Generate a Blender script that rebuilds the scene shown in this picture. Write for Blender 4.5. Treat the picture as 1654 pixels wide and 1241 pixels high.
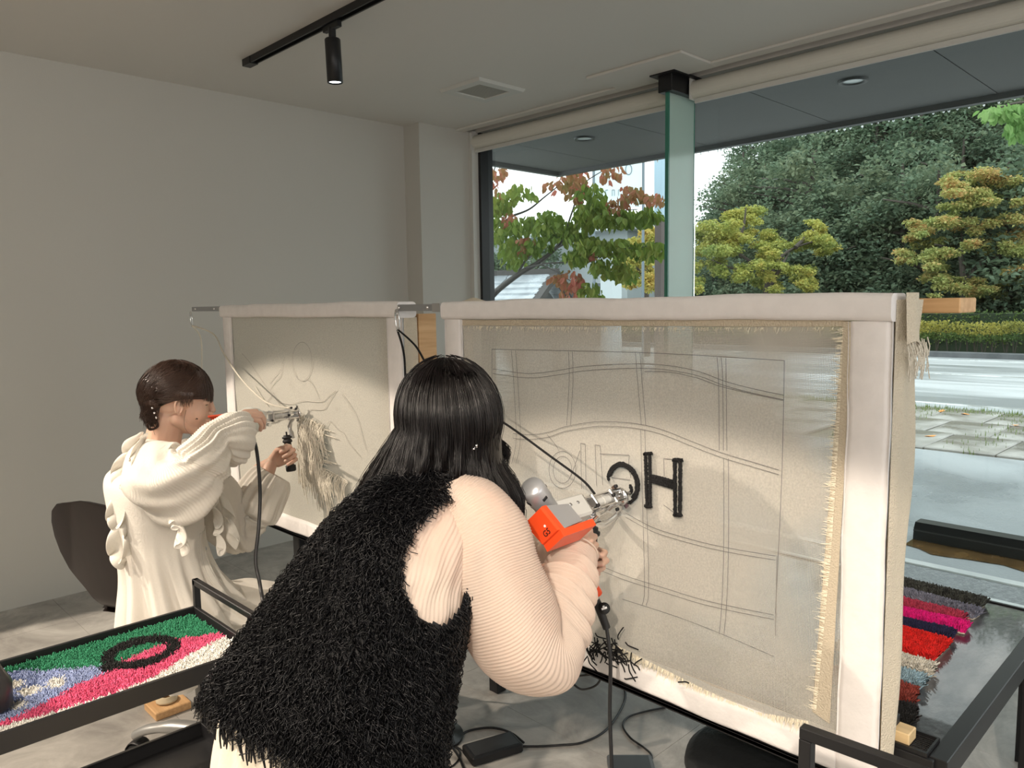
import bpy, bmesh, math, random
import numpy as np
from mathutils import Vector, Matrix, Quaternion, noise as mnoise
from mathutils.bvhtree import BVHTree

for o in list(bpy.data.objects): bpy.data.objects.remove(o)
S = bpy.context.scene
COL = S.collection
rnd = random.Random(7)

# ---------------------------------------------------------------- camera
# room axes: X runs to the window wall, Y along the window wall to the plain wall, Z up. Eye height 1.5 m.
FPX = 1241.0
EYE = Vector((0, 0, 1.5))
RX = Vector((0.71230363, 0.08173108, -0.69709653))
RY = Vector((-0.7017247, 0.06261922, -0.70969098))
RZ = Vector((-0.01435217, 0.99468531, 0.10195661))
cam = bpy.data.cameras.new('camera')
cam.sensor_width = 36.0; cam.sensor_fit = 'HORIZONTAL'
cam.lens = FPX / 1654 * 36.0
cam.clip_start = 0.05; cam.clip_end = 600
camo = bpy.data.objects.new('camera', cam); COL.objects.link(camo)
M3 = Matrix((RX, RY, RZ))
camo.matrix_world = Matrix.Translation(EYE) @ M3.to_4x4()
S.camera = camo

# ---------------------------------------------------------------- world: overcast sky
w = bpy.data.worlds.new('overcast'); S.world = w; w.use_nodes = True
nt = w.node_tree; nt.nodes.clear()
out = nt.nodes.new('ShaderNodeOutputWorld'); bg = nt.nodes.new('ShaderNodeBackground')
tc = nt.nodes.new('ShaderNodeTexCoord'); nz = nt.nodes.new('ShaderNodeTexNoise')
nz.inputs['Scale'].default_value = 2.2; nz.inputs['Detail'].default_value = 4
rp = nt.nodes.new('ShaderNodeValToRGB')
rp.color_ramp.elements[0].position = 0.35; rp.color_ramp.elements[0].color = (0.86, 0.97, 1.0, 1)
rp.color_ramp.elements[1].position = 0.65; rp.color_ramp.elements[1].color = (1.0, 1.0, 1.0, 1)
nt.links.new(tc.outputs['Generated'], nz.inputs['Vector']); nt.links.new(nz.outputs['Fac'], rp.inputs['Fac'])
nt.links.new(rp.outputs['Color'], bg.inputs['Color']); bg.inputs['Strength'].default_value = 1.05
nt.links.new(bg.outputs['Background'], out.inputs['Surface'])

# ---------------------------------------------------------------- room lamps (ceiling spots behind and beside the camera)
def spot_light(name, loc, target, energy, angle, blend=0.3, size=0.03, color=(1, 0.86, 0.68)):
    l = bpy.data.lights.new(name, 'SPOT'); l.energy = energy; l.spot_size = math.radians(angle); l.spot_blend = blend
    l.shadow_soft_size = size; l.color = color
    o = bpy.data.objects.new(name, l); COL.objects.link(o); o.location = loc
    o.rotation_euler = (Vector(target) - Vector(loc)).to_track_quat('-Z', 'Y').to_euler()
    return o
WARM = (1, 0.86, 0.71)
spot_light('track_spot_light', (-1.15, 2.93, 2.68), (1.4, 0.21, -1.46), 120, 50.6, 0.06, 0.03, WARM)
spot_light('track_spot_light', (-1.10, 3.98, 2.68), (1.4, 1.85, -1.48), 200, 55.6, 0.06, 0.03, WARM)
spot_light('track_spot_light', (-0.2, 0.5, 2.68), (0.8, 1.1, 0.9), 32, 44, 0.6, 0.04, WARM)
spot_light('track_spot_light', (-1.55, -0.78, 2.68), (1.4, 1.45, -1.48), 150, 52.9, 0.10, 0.03, WARM)
spot_light('track_spot_light', (-0.5, 1.9, 2.68), (0.6, 2.3, 0.6), 34, 60, 0.5, 0.04, WARM)

def area_light(name, loc, target, energy, sx, sy, color):
    l = bpy.data.lights.new(name, 'AREA'); l.shape = 'RECTANGLE'; l.size = sx; l.size_y = sy; l.energy = energy; l.color = color
    o = bpy.data.objects.new(name, l); COL.objects.link(o); o.location = loc
    o.rotation_euler = (Vector(target) - Vector(loc)).to_track_quat('-Z', 'Y').to_euler(); return o
# unseen fill lights behind the camera, added to raise the room's ambient level
area_light('ceiling_fill_light', (-1.3, -0.6, 2.70), (0.2, 1.2, 0.2), 38, 2.0, 2.4, (1, 0.91, 0.82))
area_light('side_fill_light', (1.4, -2.1, 1.5), (1.2, 3.0, 1.2), 14, 3.0, 2.0, (0.97, 0.98, 1.0))
vs = S.view_settings
vs.view_transform = 'Standard'; vs.look = 'None'; vs.gamma = 1; vs.use_curve_mapping = False
vs.exposure = 1.18
S.cycles.max_bounces = 8; S.cycles.diffuse_bounces = 4; S.cycles.transparent_max_bounces = 24
S.cycles.glossy_bounces = 4; S.cycles.transmission_bounces = 6
S.cycles.sample_clamp_indirect = 4.0

# ---------------------------------------------------------------- geometry from the plan
def ray(px, py):
    d = Vector(((px - 827) / FPX, -(py - 620.5) / FPX, -1.0)); return M3 @ d
def on(ax, v, px, py):
    d = ray(px, py); return EYE + d * ((v - EYE[ax]) / d[ax])
def dep(px, py, d): return EYE + ray(px, py) * d

# ---------------------------------------------------------------- materials
def mat(name, color=(0.8, 0.8, 0.8), rough=0.6, metal=0.0, spec=0.5, emit=None, estr=1.0, noise=None, bump=None,
        trans=0.0, alpha=1.0, sheen=0.0, sub=0.0, color2=None, scale=(1, 1, 1), coat=0.0, ramp=(0.35, 0.65)):
    """Principled material; noise=(scale, amount) tints, color2 mixes by that noise, bump=(scale, strength)."""
    m = bpy.data.materials.new(name); m.use_nodes = True
    t = m.node_tree; b = t.nodes['Principled BSDF']; L = t.links.new
    b.inputs['Base Color'].default_value = (*color, 1); b.inputs['Roughness'].default_value = rough
    b.inputs['Metallic'].default_value = metal; b.inputs['Specular IOR Level'].default_value = spec
    if coat: b.inputs['Coat Weight'].default_value = coat
    if emit: b.inputs['Emission Color'].default_value = (*emit, 1); b.inputs['Emission Strength'].default_value = estr
    if trans: b.inputs['Transmission Weight'].default_value = trans
    if alpha < 1: b.inputs['Alpha'].default_value = alpha
    if sheen: b.inputs['Sheen Weight'].default_value = sheen
    if sub:
        b.inputs['Subsurface Weight'].default_value = sub; b.inputs['Subsurface Radius'].default_value = (0.012, 0.005, 0.003)
        b.inputs['Subsurface Scale'].default_value = 1.0
    tcn = t.nodes.new('ShaderNodeTexCoord'); mp = t.nodes.new('ShaderNodeMapping'); L(tcn.outputs['Object'], mp.inputs['Vector'])
    mp.inputs['Scale'].default_value = scale
    if noise:
        n = t.nodes.new('ShaderNodeTexNoise'); n.inputs['Scale'].default_value = noise[0]; n.inputs['Detail'].default_value = 5
        L(mp.outputs['Vector'], n.inputs['Vector'])
        r = t.nodes.new('ShaderNodeValToRGB'); L(n.outputs['Fac'], r.inputs['Fac'])
        a = noise[1]; c2 = color2 or tuple(c * (1 - a) for c in color)
        r.color_ramp.elements[0].position = ramp[0]; r.color_ramp.elements[0].color = (*c2, 1)
        r.color_ramp.elements[1].position = ramp[1]; r.color_ramp.elements[1].color = (*color, 1)
        L(r.outputs['Color'], b.inputs['Base Color'])
    if bump:
        n2 = t.nodes.new('ShaderNodeTexNoise'); n2.inputs['Scale'].default_value = bump[0]; n2.inputs['Detail'].default_value = 4
        L(mp.outputs['Vector'], n2.inputs['Vector'])
        bp = t.nodes.new('ShaderNodeBump'); bp.inputs['Strength'].default_value = bump[1]; bp.inputs['Distance'].default_value = 0.01
        L(n2.outputs['Fac'], bp.inputs['Height']); L(bp.outputs['Normal'], b.inputs['Normal'])
    return m
MT = {}

# ---------------------------------------------------------------- mesh builder
def V(*a): return Vector(a)
class MB:
    def __init__(s): s.v = []; s.f = []; s.m = []; s.sm = []
    def add(s, vs_, fs, mi=0, smooth=False):
        k = len(s.v); s.v.extend([tuple(p) for p in vs_])
        for f in fs: s.f.append(tuple(k + i for i in f)); s.m.append(mi); s.sm.append(smooth)
        return s
    def box(s, lo, hi, mi=0, mtx=None, bev=0.0):
        x0, y0, z0 = [min(a, b) for a, b in zip(lo, hi)]; x1, y1, z1 = [max(a, b) for a, b in zip(lo, hi)]
        if bev > 0:
            b = min(bev, (x1 - x0) * .45, (y1 - y0) * .45, (z1 - z0) * .45)
            P = {}; vs_ = []; fs = []
            for ix, x in enumerate((x0, x1)):
                for iy, y in enumerate((y0, y1)):
                    for iz, z in enumerate((z0, z1)):
                        sx, sy, sz = (1, -1)[ix], (1, -1)[iy], (1, -1)[iz]
                        for ax, p in enumerate(((x, y + sy * b, z + sz * b), (x + sx * b, y, z + sz * b), (x + sx * b, y + sy * b, z))):
                            P[ix, iy, iz, ax] = len(vs_); vs_.append(p)
                        fs.append([P[ix, iy, iz, k] for k in (0, 1, 2)])
            for i in (0, 1):
                fs.append([P[i, 0, 0, 0], P[i, 1, 0, 0], P[i, 1, 1, 0], P[i, 0, 1, 0]])
                fs.append([P[0, i, 0, 1], P[1, i, 0, 1], P[1, i, 1, 1], P[0, i, 1, 1]])
                fs.append([P[0, 0, i, 2], P[1, 0, i, 2], P[1, 1, i, 2], P[0, 1, i, 2]])
                for j in (0, 1):
                    fs.append([P[0, i, j, 1], P[1, i, j, 1], P[1, i, j, 2], P[0, i, j, 2]])
                    fs.append([P[i, 0, j, 0], P[i, 1, j, 0], P[i, 1, j, 2], P[i, 0, j, 2]])
                    fs.append([P[i, j, 0, 0], P[i, j, 1, 0], P[i, j, 1, 1], P[i, j, 0, 1]])
        else:
            vs_ = [(x, y, z) for x in (x0, x1) for y in (y0, y1) for z in (z0, z1)]
            fs = [(0, 1, 3, 2), (4, 6, 7, 5), (0, 4, 5, 1), (2, 3, 7, 6), (0, 2, 6, 4), (1, 5, 7, 3)]
        if mtx is not None: vs_ = [mtx @ Vector(p) for p in vs_]
        return s.add(vs_, fs, mi)
    def bar(s, a, b, wid, hgt, up=(0, 0, 1), mi=0, bev=0.0):
        """box along a->b, width sideways, height along up"""
        a = Vector(a); b = Vector(b); d = b - a; L_ = d.length; x = d.normalized(); y = Vector(up).cross(x)
        if y.length < 1e-4: y = Vector((0, 1, 0)).cross(x)
        y.normalize(); z = x.cross(y)
        m = Matrix((( x.x, y.x, z.x, a.x), (x.y, y.y, z.y, a.y), (x.z, y.z, z.z, a.z), (0, 0, 0, 1)))
        return s.box((0, -wid / 2, -hgt / 2), (L_, wid / 2, hgt / 2), mi, m, bev)
    def tube(s, pts, r, n=8, mi=0, cap=True, smooth=True, flat=1.0, up=(0, 0, 1), fn=None):
        """swept tube; r number or list (or list of (a,b)); fn(i_frac, ang) -> extra radius"""
        pts = [Vector(p) for p in pts]; K = len(pts)
        if not isinstance(r, (list, tuple)): r = [r] * K
        T = []
        for i in range(K):
            t = pts[min(i + 1, K - 1)] - pts[max(i - 1, 0)]; T.append(t.normalized() if t.length > 1e-9 else Vector((0, 0, 1)))
        u = Vector(up); u = u - T[0] * u.dot(T[0])
        if u.length < 1e-3: u = Vector((1, 0, 0)) - T[0] * T[0].x
        if u.length < 1e-3: u = Vector((0, 1, 0))
        u.normalize(); vs_ = []
        for i in range(K):
            u = u - T[i] * u.dot(T[i])
            if u.length < 1e-6: u = T[i].orthogonal()
            u.normalize(); b = T[i].cross(u)
            ra, rb = r[i] if isinstance(r[i], (list, tuple)) else (r[i], r[i] * flat)
            for k in range(n):
                a = 2 * math.pi * k / n; e = fn(i / (K - 1), a) if fn else 0.0
                vs_.append(pts[i] + u * (math.cos(a) * (ra + e)) + b * (math.sin(a) * (rb + e)))
        fs = [(i * n + k, i * n + (k + 1) % n, (i + 1) * n + (k + 1) % n, (i + 1) * n + k) for i in range(K - 1) for k in range(n)]
        s.add(vs_, fs, mi, smooth)
        if cap:
            s.add(vs_[:n], [tuple(range(n - 1, -1, -1))], mi, False); s.add(vs_[-n:], [tuple(range(n))], mi, False)
        return s
    def cyl(s, a, b, r0, r1=None, n=16, mi=0, smooth=True):
        return s.tube([a, b], [r0, r0 if r1 is None else r1], n, mi, True, smooth)
    def lathe(s, prof, axis_o, axis_d=(0, 0, 1), n=24, mi=0, smooth=True, cap=True):
        """prof: (radius, height) list"""
        o = Vector(axis_o); d = Vector(axis_d).normalized(); u = d.orthogonal().normalized(); b = d.cross(u); vs_ = []
        for (r, h) in prof:
            for k in range(n):
                a = 2 * math.pi * k / n; vs_.append(o + d * h + u * (r * math.cos(a)) + b * (r * math.sin(a)))
        K = len(prof)
        fs = [(i * n + k, i * n + (k + 1) % n, (i + 1) * n + (k + 1) % n, (i + 1) * n + k) for i in range(K - 1) for k in range(n)]
        s.add(vs_, fs, mi, smooth)
        if cap:
            if prof[0][0] > 1e-5: s.add(vs_[:n], [tuple(range(n - 1, -1, -1))], mi)
            if prof[-1][0] > 1e-5: s.add(vs_[-n:], [tuple(range(n))], mi)
        return s
    def ell(s, c, r, rot=None, nu=16, nv=10, mi=0):
        c = Vector(c); vs_ = []; fs = []
        R_ = rot if rot is not None else Matrix.Identity(3)
        for j in range(nv + 1):
            th = math.pi * j / nv
            for i in range(nu):
                a = 2 * math.pi * i / nu
                vs_.append(c + R_ @ Vector((r[0] * math.sin(th) * math.cos(a), r[1] * math.sin(th) * math.sin(a), r[2] * math.cos(th))))
        fs = [(j * nu + i, (j + 1) * nu + i, (j + 1) * nu + (i + 1) % nu, j * nu + (i + 1) % nu) for j in range(nv) for i in range(nu)]
        return s.add(vs_, fs, mi, True)
    def prism(s, poly, a, b, mi=0, smooth=False):
        """poly: 3D points of a planar outline; extruded by vector b-a"""
        d = Vector(b) - Vector(a); n = len(poly); vs_ = [Vector(p) for p in poly] + [Vector(p) + d for p in poly]
        s.add(vs_, [tuple(range(n - 1, -1, -1)), tuple(range(n, 2 * n))], mi)
        s.add(vs_, [(i, (i + 1) % n, n + (i + 1) % n, n + i) for i in range(n)], mi, smooth); return s
    def grid(s, fn, nu, nv, mi=0, smooth=True, loop=False):
        vs_ = [fn(i / nu, j / nv) for j in range(nv + 1) for i in range(nu + (0 if loop else 1))]
        W = nu if loop else nu + 1
        fs = [(j * W + i, j * W + (i + 1) % W, (j + 1) * W + (i + 1) % W, (j + 1) * W + i) for j in range(nv) for i in range(nu)]
        return s.add(vs_, fs, mi, smooth)
    def mesh(s, name, off=(0, 0, 0), mats=()):
        me = bpy.data.meshes.new(name)
        a = np.array(s.v, dtype=np.float64).reshape(-1, 3) - np.array(off)
        me.from_pydata(a.tolist(), [], s.f)
        for m_ in mats: me.materials.append(m_)
        me.polygons.foreach_set('material_index', s.m); me.polygons.foreach_set('use_smooth', s.sm); me.update()
        return me
    def build(s, name, mats, parent=None, **kw):
        if not isinstance(mats, (list, tuple)): mats = [mats]
        me = s.mesh(name, wloc(parent), mats)
        return link(name, me, parent, **kw)
def wloc(o):
    p = Vector((0, 0, 0))
    while o is not None: p += o.location; o = o.parent
    return p
def link(name, me, parent=None, label=None, cat=None, group=None, kind=None):
    o = bpy.data.objects.new(name, me); COL.objects.link(o)
    if parent is not None: o.parent = parent
    return tag(o, label, cat, group, kind)
def tag(o, label=None, cat=None, group=None, kind=None):
    if label: o['label'] = label
    if cat: o['category'] = cat
    if group: o['group'] = group
    if kind: o['kind'] = kind
    return o
def thing(name, label, cat, loc=(0, 0, 0), group=None):
    o = bpy.data.objects.new(name, None); COL.objects.link(o); o.location = loc; o.empty_display_size = 0.05
    return tag(o, label, cat, group)
def struct(name, mb, m, parent=None): return mb.build(name, m, parent, kind='structure' if parent is None else None)
def copy_tree(o, parent=None, label=None, loc=None):
    c = o.copy(); COL.objects.link(c); c.parent = parent
    if label: c['label'] = label
    if loc is not None: c.location = loc
    for ch in list(o.children): copy_tree(ch, c)
    return c
def smooth_path(P, sub=6):
    """Catmull-Rom through points"""
    P = [Vector(p) for p in P]; out_ = []
    for i in range(len(P) - 1):
        p0 = P[max(i - 1, 0)]; p1 = P[i]; p2 = P[i + 1]; p3 = P[min(i + 2, len(P) - 1)]
        for k in range(sub):
            t = k / sub
            out_.append(0.5 * ((2 * p1) + (p2 - p0) * t + (2 * p0 - 5 * p1 + 4 * p2 - p3) * t * t + (3 * p1 - p0 - 3 * p2 + p3) * t ** 3))
    out_.append(P[-1]); return out_
def lerpl(L_, t):
    """interpolate a list of numbers (or tuples) at fraction t"""
    x = t * (len(L_) - 1); i = min(int(x), len(L_) - 2); f = x - i
    a, b = L_[i], L_[i + 1]
    if isinstance(a, (tuple, list)): return tuple(p + (q - p) * f for p, q in zip(a, b))
    return a + (b - a) * f
# ================================================================ materials of the room
MT['wall'] = mat('painted_wall', (0.56, 0.545, 0.50), 0.8, bump=(180, 0.05))
MT['ceil'] = mat('painted_ceiling', (0.68, 0.65, 0.60), 0.7)
MT['trimw'] = mat('white_trim', (0.62, 0.61, 0.57), 0.5)
MT['black'] = mat('black_steel', (0.012, 0.012, 0.013), 0.38, spec=0.4)
MT['blackmatte'] = mat('black_matte', (0.012, 0.012, 0.013), 0.6)
MT['blind'] = mat('blind_fabric', (0.66, 0.64, 0.57), 0.6)
MT['steel'] = mat('zinc_steel', (0.55, 0.55, 0.55), 0.32, metal=0.9)
MT['rail'] = mat('grey_steel_bar', (0.36, 0.37, 0.38), 0.35, metal=0.6)
MT['chrome'] = mat('chrome', (0.8, 0.8, 0.8), 0.12, metal=1.0)
MT['wood'] = mat('pine', (0.72, 0.47, 0.24), 0.55, noise=(6, 0.3), scale=(1, 1, 14), color2=(0.60, 0.36, 0.17))
MT['woody'] = mat('pine_beam', (0.72, 0.45, 0.22), 0.55, noise=(6, 0.3), scale=(14, 1, 14), color2=(0.58, 0.33, 0.15))

ZC = 2.7624; YB = 4.483; XG = 3.95; XW = 3.85
def concrete(name, c1, c2, c3, rough=0.45, sc=3.2):
    m = bpy.data.materials.new(name); m.use_nodes = True; t = m.node_tree; b = t.nodes['Principled BSDF']; L = t.links.new
    tcn = t.nodes.new('ShaderNodeTexCoord'); n = t.nodes.new('ShaderNodeTexNoise'); n.inputs['Scale'].default_value = sc
    n.inputs['Detail'].default_value = 9; n.inputs['Roughness'].default_value = 0.68; n.inputs['Distortion'].default_value = 1.2
    L(tcn.outputs['Object'], n.inputs['Vector'])
    r = t.nodes.new('ShaderNodeValToRGB'); r.color_ramp.elements[0].position = 0.33; r.color_ramp.elements[0].color = (*c1, 1)
    r.color_ramp.elements[1].position = 0.52; r.color_ramp.elements[1].color = (*c2, 1)
    e = r.color_ramp.elements.new(0.66); e.color = (*c3, 1)
    L(n.outputs['Fac'], r.inputs['Fac']); L(r.outputs['Color'], b.inputs['Base Color'])
    n2 = t.nodes.new('ShaderNodeTexNoise'); n2.inputs['Scale'].default_value = 9; n2.inputs['Detail'].default_value = 6
    L(tcn.outputs['Object'], n2.inputs['Vector'])
    mr = t.nodes.new('ShaderNodeMapRange'); mr.inputs['To Min'].default_value = rough - 0.12; mr.inputs['To Max'].default_value = rough + 0.2
    L(n2.outputs['Fac'], mr.inputs['Value']); L(mr.outputs['Result'], b.inputs['Roughness'])
    bp = t.nodes.new('ShaderNodeBump'); bp.inputs['Strength'].default_value = 0.08; bp.inputs['Distance'].default_value = 0.01
    L(n2.outputs['Fac'], bp.inputs['Height']); L(bp.outputs['Normal'], b.inputs['Normal'])
    return m
MT['floor'] = concrete('mortar_floor', (0.27, 0.255, 0.235), (0.40, 0.38, 0.35), (0.52, 0.50, 0.46), 0.45)

# floor tiles: large mortar-look tiles with fine joints
fl = thing('floor', None, None); fl['kind'] = 'structure'
for k in ('label', 'category'):
    if k in fl: del fl[k]
b = MB(); b.box((-2.6, -2.2, -0.06), (XG + 0.05, YB + 0.1, -0.006)); b.build('floor_bed', mat('grout', (0.22, 0.21, 0.20), 0.8), fl)
tx = [-2.6 + 0.9 * i for i in range(9)]; ty = [-2.2 + 0.9 * i for i in range(9)]
tile_mesh = {}
for i in range(8):
    for j in range(8):
        x0, x1 = tx[i], min(tx[i + 1], XG + 0.05); y0, y1 = ty[j], min(ty[j + 1], YB)
        if x1 - x0 < 0.02 or y1 - y0 < 0.02: continue
        b = MB(); b.box((x0 + 0.0007, y0 + 0.0007, -0.006), (x1 - 0.0007, y1 - 0.0007, 0.0)); b.build('floor_tile', MT['floor'], fl)

b = MB(); b.box((-2.6, YB, 0), (XG + 0.25, YB + 0.12, ZC + 0.02)); struct('wall_back', b, MT['wall'])
b = MB(); b.box((-2.72, -2.2, 0), (-2.6, YB + 0.12, ZC + 0.02)); struct('wall_left', b, MT['wall'])
b = MB(); b.box((-2.72, -2.32, 0), (XG + 0.25, -2.2, ZC + 0.02)); struct('wall_front', b, MT['wall'])
b = MB(); b.box((3.37, 4.31, 0), (XG + 0.02, YB, ZC)); struct('wall_pilaster', b, MT['wall'])
# ceiling with a slot for the blinds
b = MB(); b.box((-2.72, -2.32, ZC), (3.80, YB + 0.12, ZC + 0.1)); b.box((3.80, -2.32, ZC + 0.05), (3.86, YB, ZC + 0.1), 1)
b.box((3.86, -2.32, ZC - 0.01), (XG + 0.12, YB, ZC + 0.1)); struct('ceiling', b, [MT['ceil'], MT['blackmatte']])
b = MB(); b.box((3.70, -2.2, ZC - 0.012), (3.775, YB - 0.17, ZC + 0.001), bev=0.003); struct('trim_1', b, MT['ceil'])
b = MB(); b.box((3.42, 2.24, ZC - 0.014), (3.775, 2.86, ZC + 0.001), bev=0.004); struct('trim_2', b, MT['ceil'])
# thin shadow line where wall and ceiling meet
b = MB(); b.box((-2.6, YB - 0.006, ZC - 0.012), (0.95, YB, ZC - 0.006)); struct('trim_3', b, MT['trimw'])

# ---------------------------------------------------------------- glazing
def glass_mat(name, tint, refl=0.09):
    m = bpy.data.materials.new(name); m.use_nodes = True; t = m.node_tree; t.nodes.clear(); L = t.links.new
    o = t.nodes.new('ShaderNodeOutputMaterial'); tr = t.nodes.new('ShaderNodeBsdfTransparent'); g = t.nodes.new('ShaderNodeBsdfGlossy')
    tr.inputs['Color'].default_value = (*tint, 1); g.inputs['Roughness'].default_value = 0.02
    lw = t.nodes.new('ShaderNodeFresnel'); lw.inputs['IOR'].default_value = 1.3
    mx = t.nodes.new('ShaderNodeMixShader'); L(lw.outputs[0], mx.inputs[0]); L(tr.outputs[0], mx.inputs[1]); L(g.outputs[0], mx.inputs[2])
    L(mx.outputs[0], o.inputs['Surface']); return m
MT['pane'] = glass_mat('window_glass', (0.93, 0.97, 0.96))
for k, (y0, y1) in enumerate(((2.515, 4.27), (-2.2, 2.485))):
    wn = thing('window_%d' % (k + 1), None, None); wn['kind'] = 'structure'
    b = MB(); b.box((XG - 0.004, y0, 0.03), (XG + 0.004, y1, ZC - 0.02)); b.build('pane', MT['pane'], wn)
    b = MB(); b.box((XG - 0.04, y0, 0.0), (XG + 0.04, y1, 0.035)); b.box((XG - 0.03, y0, ZC - 0.03), (XG + 0.03, y1, ZC)); b.build('window_frame', MT['black'], wn)
    if k == 0:
        p = on(1, 4.29, 769, 300); q = on(1, 4.29, 790, 300)
        b = MB(); b.box((XG - 0.07, 4.245, 0), (XG + 0.05, 4.30, ZC)); b.build('window_post', MT['black'], wn)
        b = MB(); b.box((XG - 0.13, 4.27, 0), (XG - 0.07, 4.31, ZC)); b.build('window_jamb', MT['trimw'], wn)
# green glass fin stiffening the glazing
fin = thing('glass_fin', None, None); fin['kind'] = 'structure'
m = bpy.data.materials.new('fin_glass'); m.use_nodes = True; t = m.node_tree; t.nodes.clear(); L = t.links.new
o_ = t.nodes.new('ShaderNodeOutputMaterial'); tl = t.nodes.new('ShaderNodeBsdfTranslucent'); df = t.nodes.new('ShaderNodeBsdfDiffuse'); gl = t.nodes.new('ShaderNodeBsdfGlossy')
tr = t.nodes.new('ShaderNodeBsdfTransparent'); tr.inputs['Color'].default_value = (0.55, 0.8, 0.72, 1)
tl.inputs['Color'].default_value = (0.84, 0.98, 0.94, 1); df.inputs['Color'].default_value = (0.80, 0.95, 0.90, 1); gl.inputs['Roughness'].default_value = 0.12
m1 = t.nodes.new('ShaderNodeMixShader'); m1.inputs[0].default_value = 0.45; L(tl.outputs[0], m1.inputs[1]); L(df.outputs[0], m1.inputs[2])
m2 = t.nodes.new('ShaderNodeMixShader'); m2.inputs[0].default_value = 0.10; L(m1.outputs[0], m2.inputs[1]); L(gl.outputs[0], m2.inputs[2])
m3 = t.nodes.new('ShaderNodeMixShader'); m3.inputs[0].default_value = 0.12; L(m2.outputs[0], m3.inputs[1]); L(tr.outputs[0], m3.inputs[2])
L(m3.outputs[0], o_.inputs['Surface']); MT['fin'] = m
MT['finedge'] = mat('green_glass_edge', (0.05, 0.22, 0.16), 0.15)
b = MB(); b.box((3.695, 2.49, 0.02), (3.94, 2.51, ZC - 0.11)); b.build('glass_plate', MT['fin'], fin)
b = MB(); b.box((3.683, 2.489, 0.02), (3.694, 2.511, ZC - 0.11)); b.box((3.941, 2.489, 0.02), (3.948, 2.511, ZC - 0.11)); b.build('polished_edge', MT['finedge'], fin)
b = MB(); b.box((3.66, 2.455, ZC - 0.11), (3.93, 2.545, ZC - 0.012), bev=0.004); b.box((3.63, 2.42, ZC - 0.022), (3.95, 2.58, ZC - 0.010)); b.build('bracket', MT['black'], fin)

# roller blinds, rolled up
for k, (y0, y1) in enumerate(((2.56, 4.28), (-2.2, 2.44))):
    rb = thing('roller_blind', ['cream roller blind rolled up over the narrow window left of the green glass fin',
                                'cream roller blind rolled up over the wide window right of the green glass fin'][k], 'blind', (3.85, (y0 + y1) / 2, ZC - 0.06), 'rolled up blinds over the windows')
    b = MB(); prof = []
    for i in range(13):
        a = math.radians(90 + 180 * i / 12); prof.append((3.862 + 0.045 * math.cos(a), ZC - 0.078 + 0.05 * math.sin(a)))
    prof += [(3.90, ZC - 0.128), (3.90, ZC - 0.028)]
    b.prism([(x, y0, z) for x, z in prof], (0, y0, 0), (0, y1, 0), smooth=False); b.build('fabric_roll', MT['blind'], rb)
    b = MB(); b.box((3.845, y0 + 0.01, ZC - 0.155), (3.858, y1 - 0.01, ZC - 0.128), bev=0.003); b.build('bottom_rail', MT['trimw'], rb)
    for ya in (y0 - 0.004, y1):
        b = MB(); b.box((3.815, ya, ZC - 0.135), (3.905, ya + 0.004, ZC - 0.012)); b.build('end_bracket', MT['trimw'], rb)

# ceiling vent
vt = thing('ceiling_vent', 'square off-white ceiling vent with a fine grey grille', 'vent', (3.16, 3.43, ZC))
b = MB()
x0, x1, y0, y1 = 2.975, 3.345, 3.255, 3.605
def ring(b, x0, x1, y0, y1, x2, x3, y2, y3, za, zb):
    vs_ = [(x0, y0, za), (x1, y0, za), (x1, y1, za), (x0, y1, za), (x2, y2, zb), (x3, y2, zb), (x3, y3, zb), (x2, y3, zb)]
    b.add(vs_, [(0, 1, 5, 4), (1, 2, 6, 5), (2, 3, 7, 6), (3, 0, 4, 7)])
ring(b, x0, x1, y0, y1, x0 + .01, x1 - .01, y0 + .01, y1 - .01, ZC, ZC - 0.016)
ring(b, x0 + .01, x1 - .01, y0 + .01, y1 - .01, x0 + .065, x1 - .065, y0 + .065, y1 - .065, ZC - 0.016, ZC - 0.016)
ring(b, x0 + .065, x1 - .065, y0 + .065, y1 - .065, x0 + .075, x1 - .075, y0 + .075, y1 - .075, ZC - 0.016, ZC - 0.006)
b.build('frame', MT['trimw'], vt)
b = MB()
MT['grille'] = mat('vent_grille', (0.30, 0.29, 0.25), 0.6)
b.box((x0 + .07, y0 + .07, ZC - 0.004), (x1 - .07, y1 - .07, ZC - 0.001))
b.build('backing', MT['grille'], vt)
b = MB(); n = 18
for i in range(n):
    yy = y0 + .072 + (y1 - y0 - .144) * (i + .5) / n; b.box((x0 + .07, yy - .0025, ZC - 0.012), (x1 - .07, yy + .0025, ZC - 0.004))
g = b.build('grille', mat('vent_slats', (0.42, 0.40, 0.35), 0.5), vt, kind='stuff')

# track and spot
tr_ = thing('lighting_track', 'black lighting track along the ceiling carrying one spot lamp', 'track', (1.9, 2.6, ZC))
b = MB(); b.box((1.88, 0.9, ZC - 0.032), (1.888, 3.80, ZC)); b.box((1.912, 0.9, ZC - 0.032), (1.92, 3.80, ZC)); b.box((1.888, 0.9, ZC - 0.014), (1.912, 3.80, ZC)); b.build('track_rail', MT['black'], tr_)
b = MB(); b.box((1.877, 3.75, ZC - 0.035), (1.923, 3.835, ZC), bev=0.002); b.build('end_cap', MT['black'], tr_)
sp = thing('spot_lamp', 'black cylindrical spot lamp hanging from the ceiling track', 'lamp', (1.9, 3.02, ZC - 0.03))
b = MB(); b.box((1.890, 2.96, ZC - 0.058), (1.910, 3.08, ZC - 0.0325)); b.cyl((1.9, 3.02, ZC - 0.05), (1.9, 3.02, ZC - 0.10), 0.016); b.build('track_adapter', MT['black'], sp)
hd = Vector((0.03, 0.0, -1)).normalized(); top = Vector((1.9, 3.02, ZC - 0.095))
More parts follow.
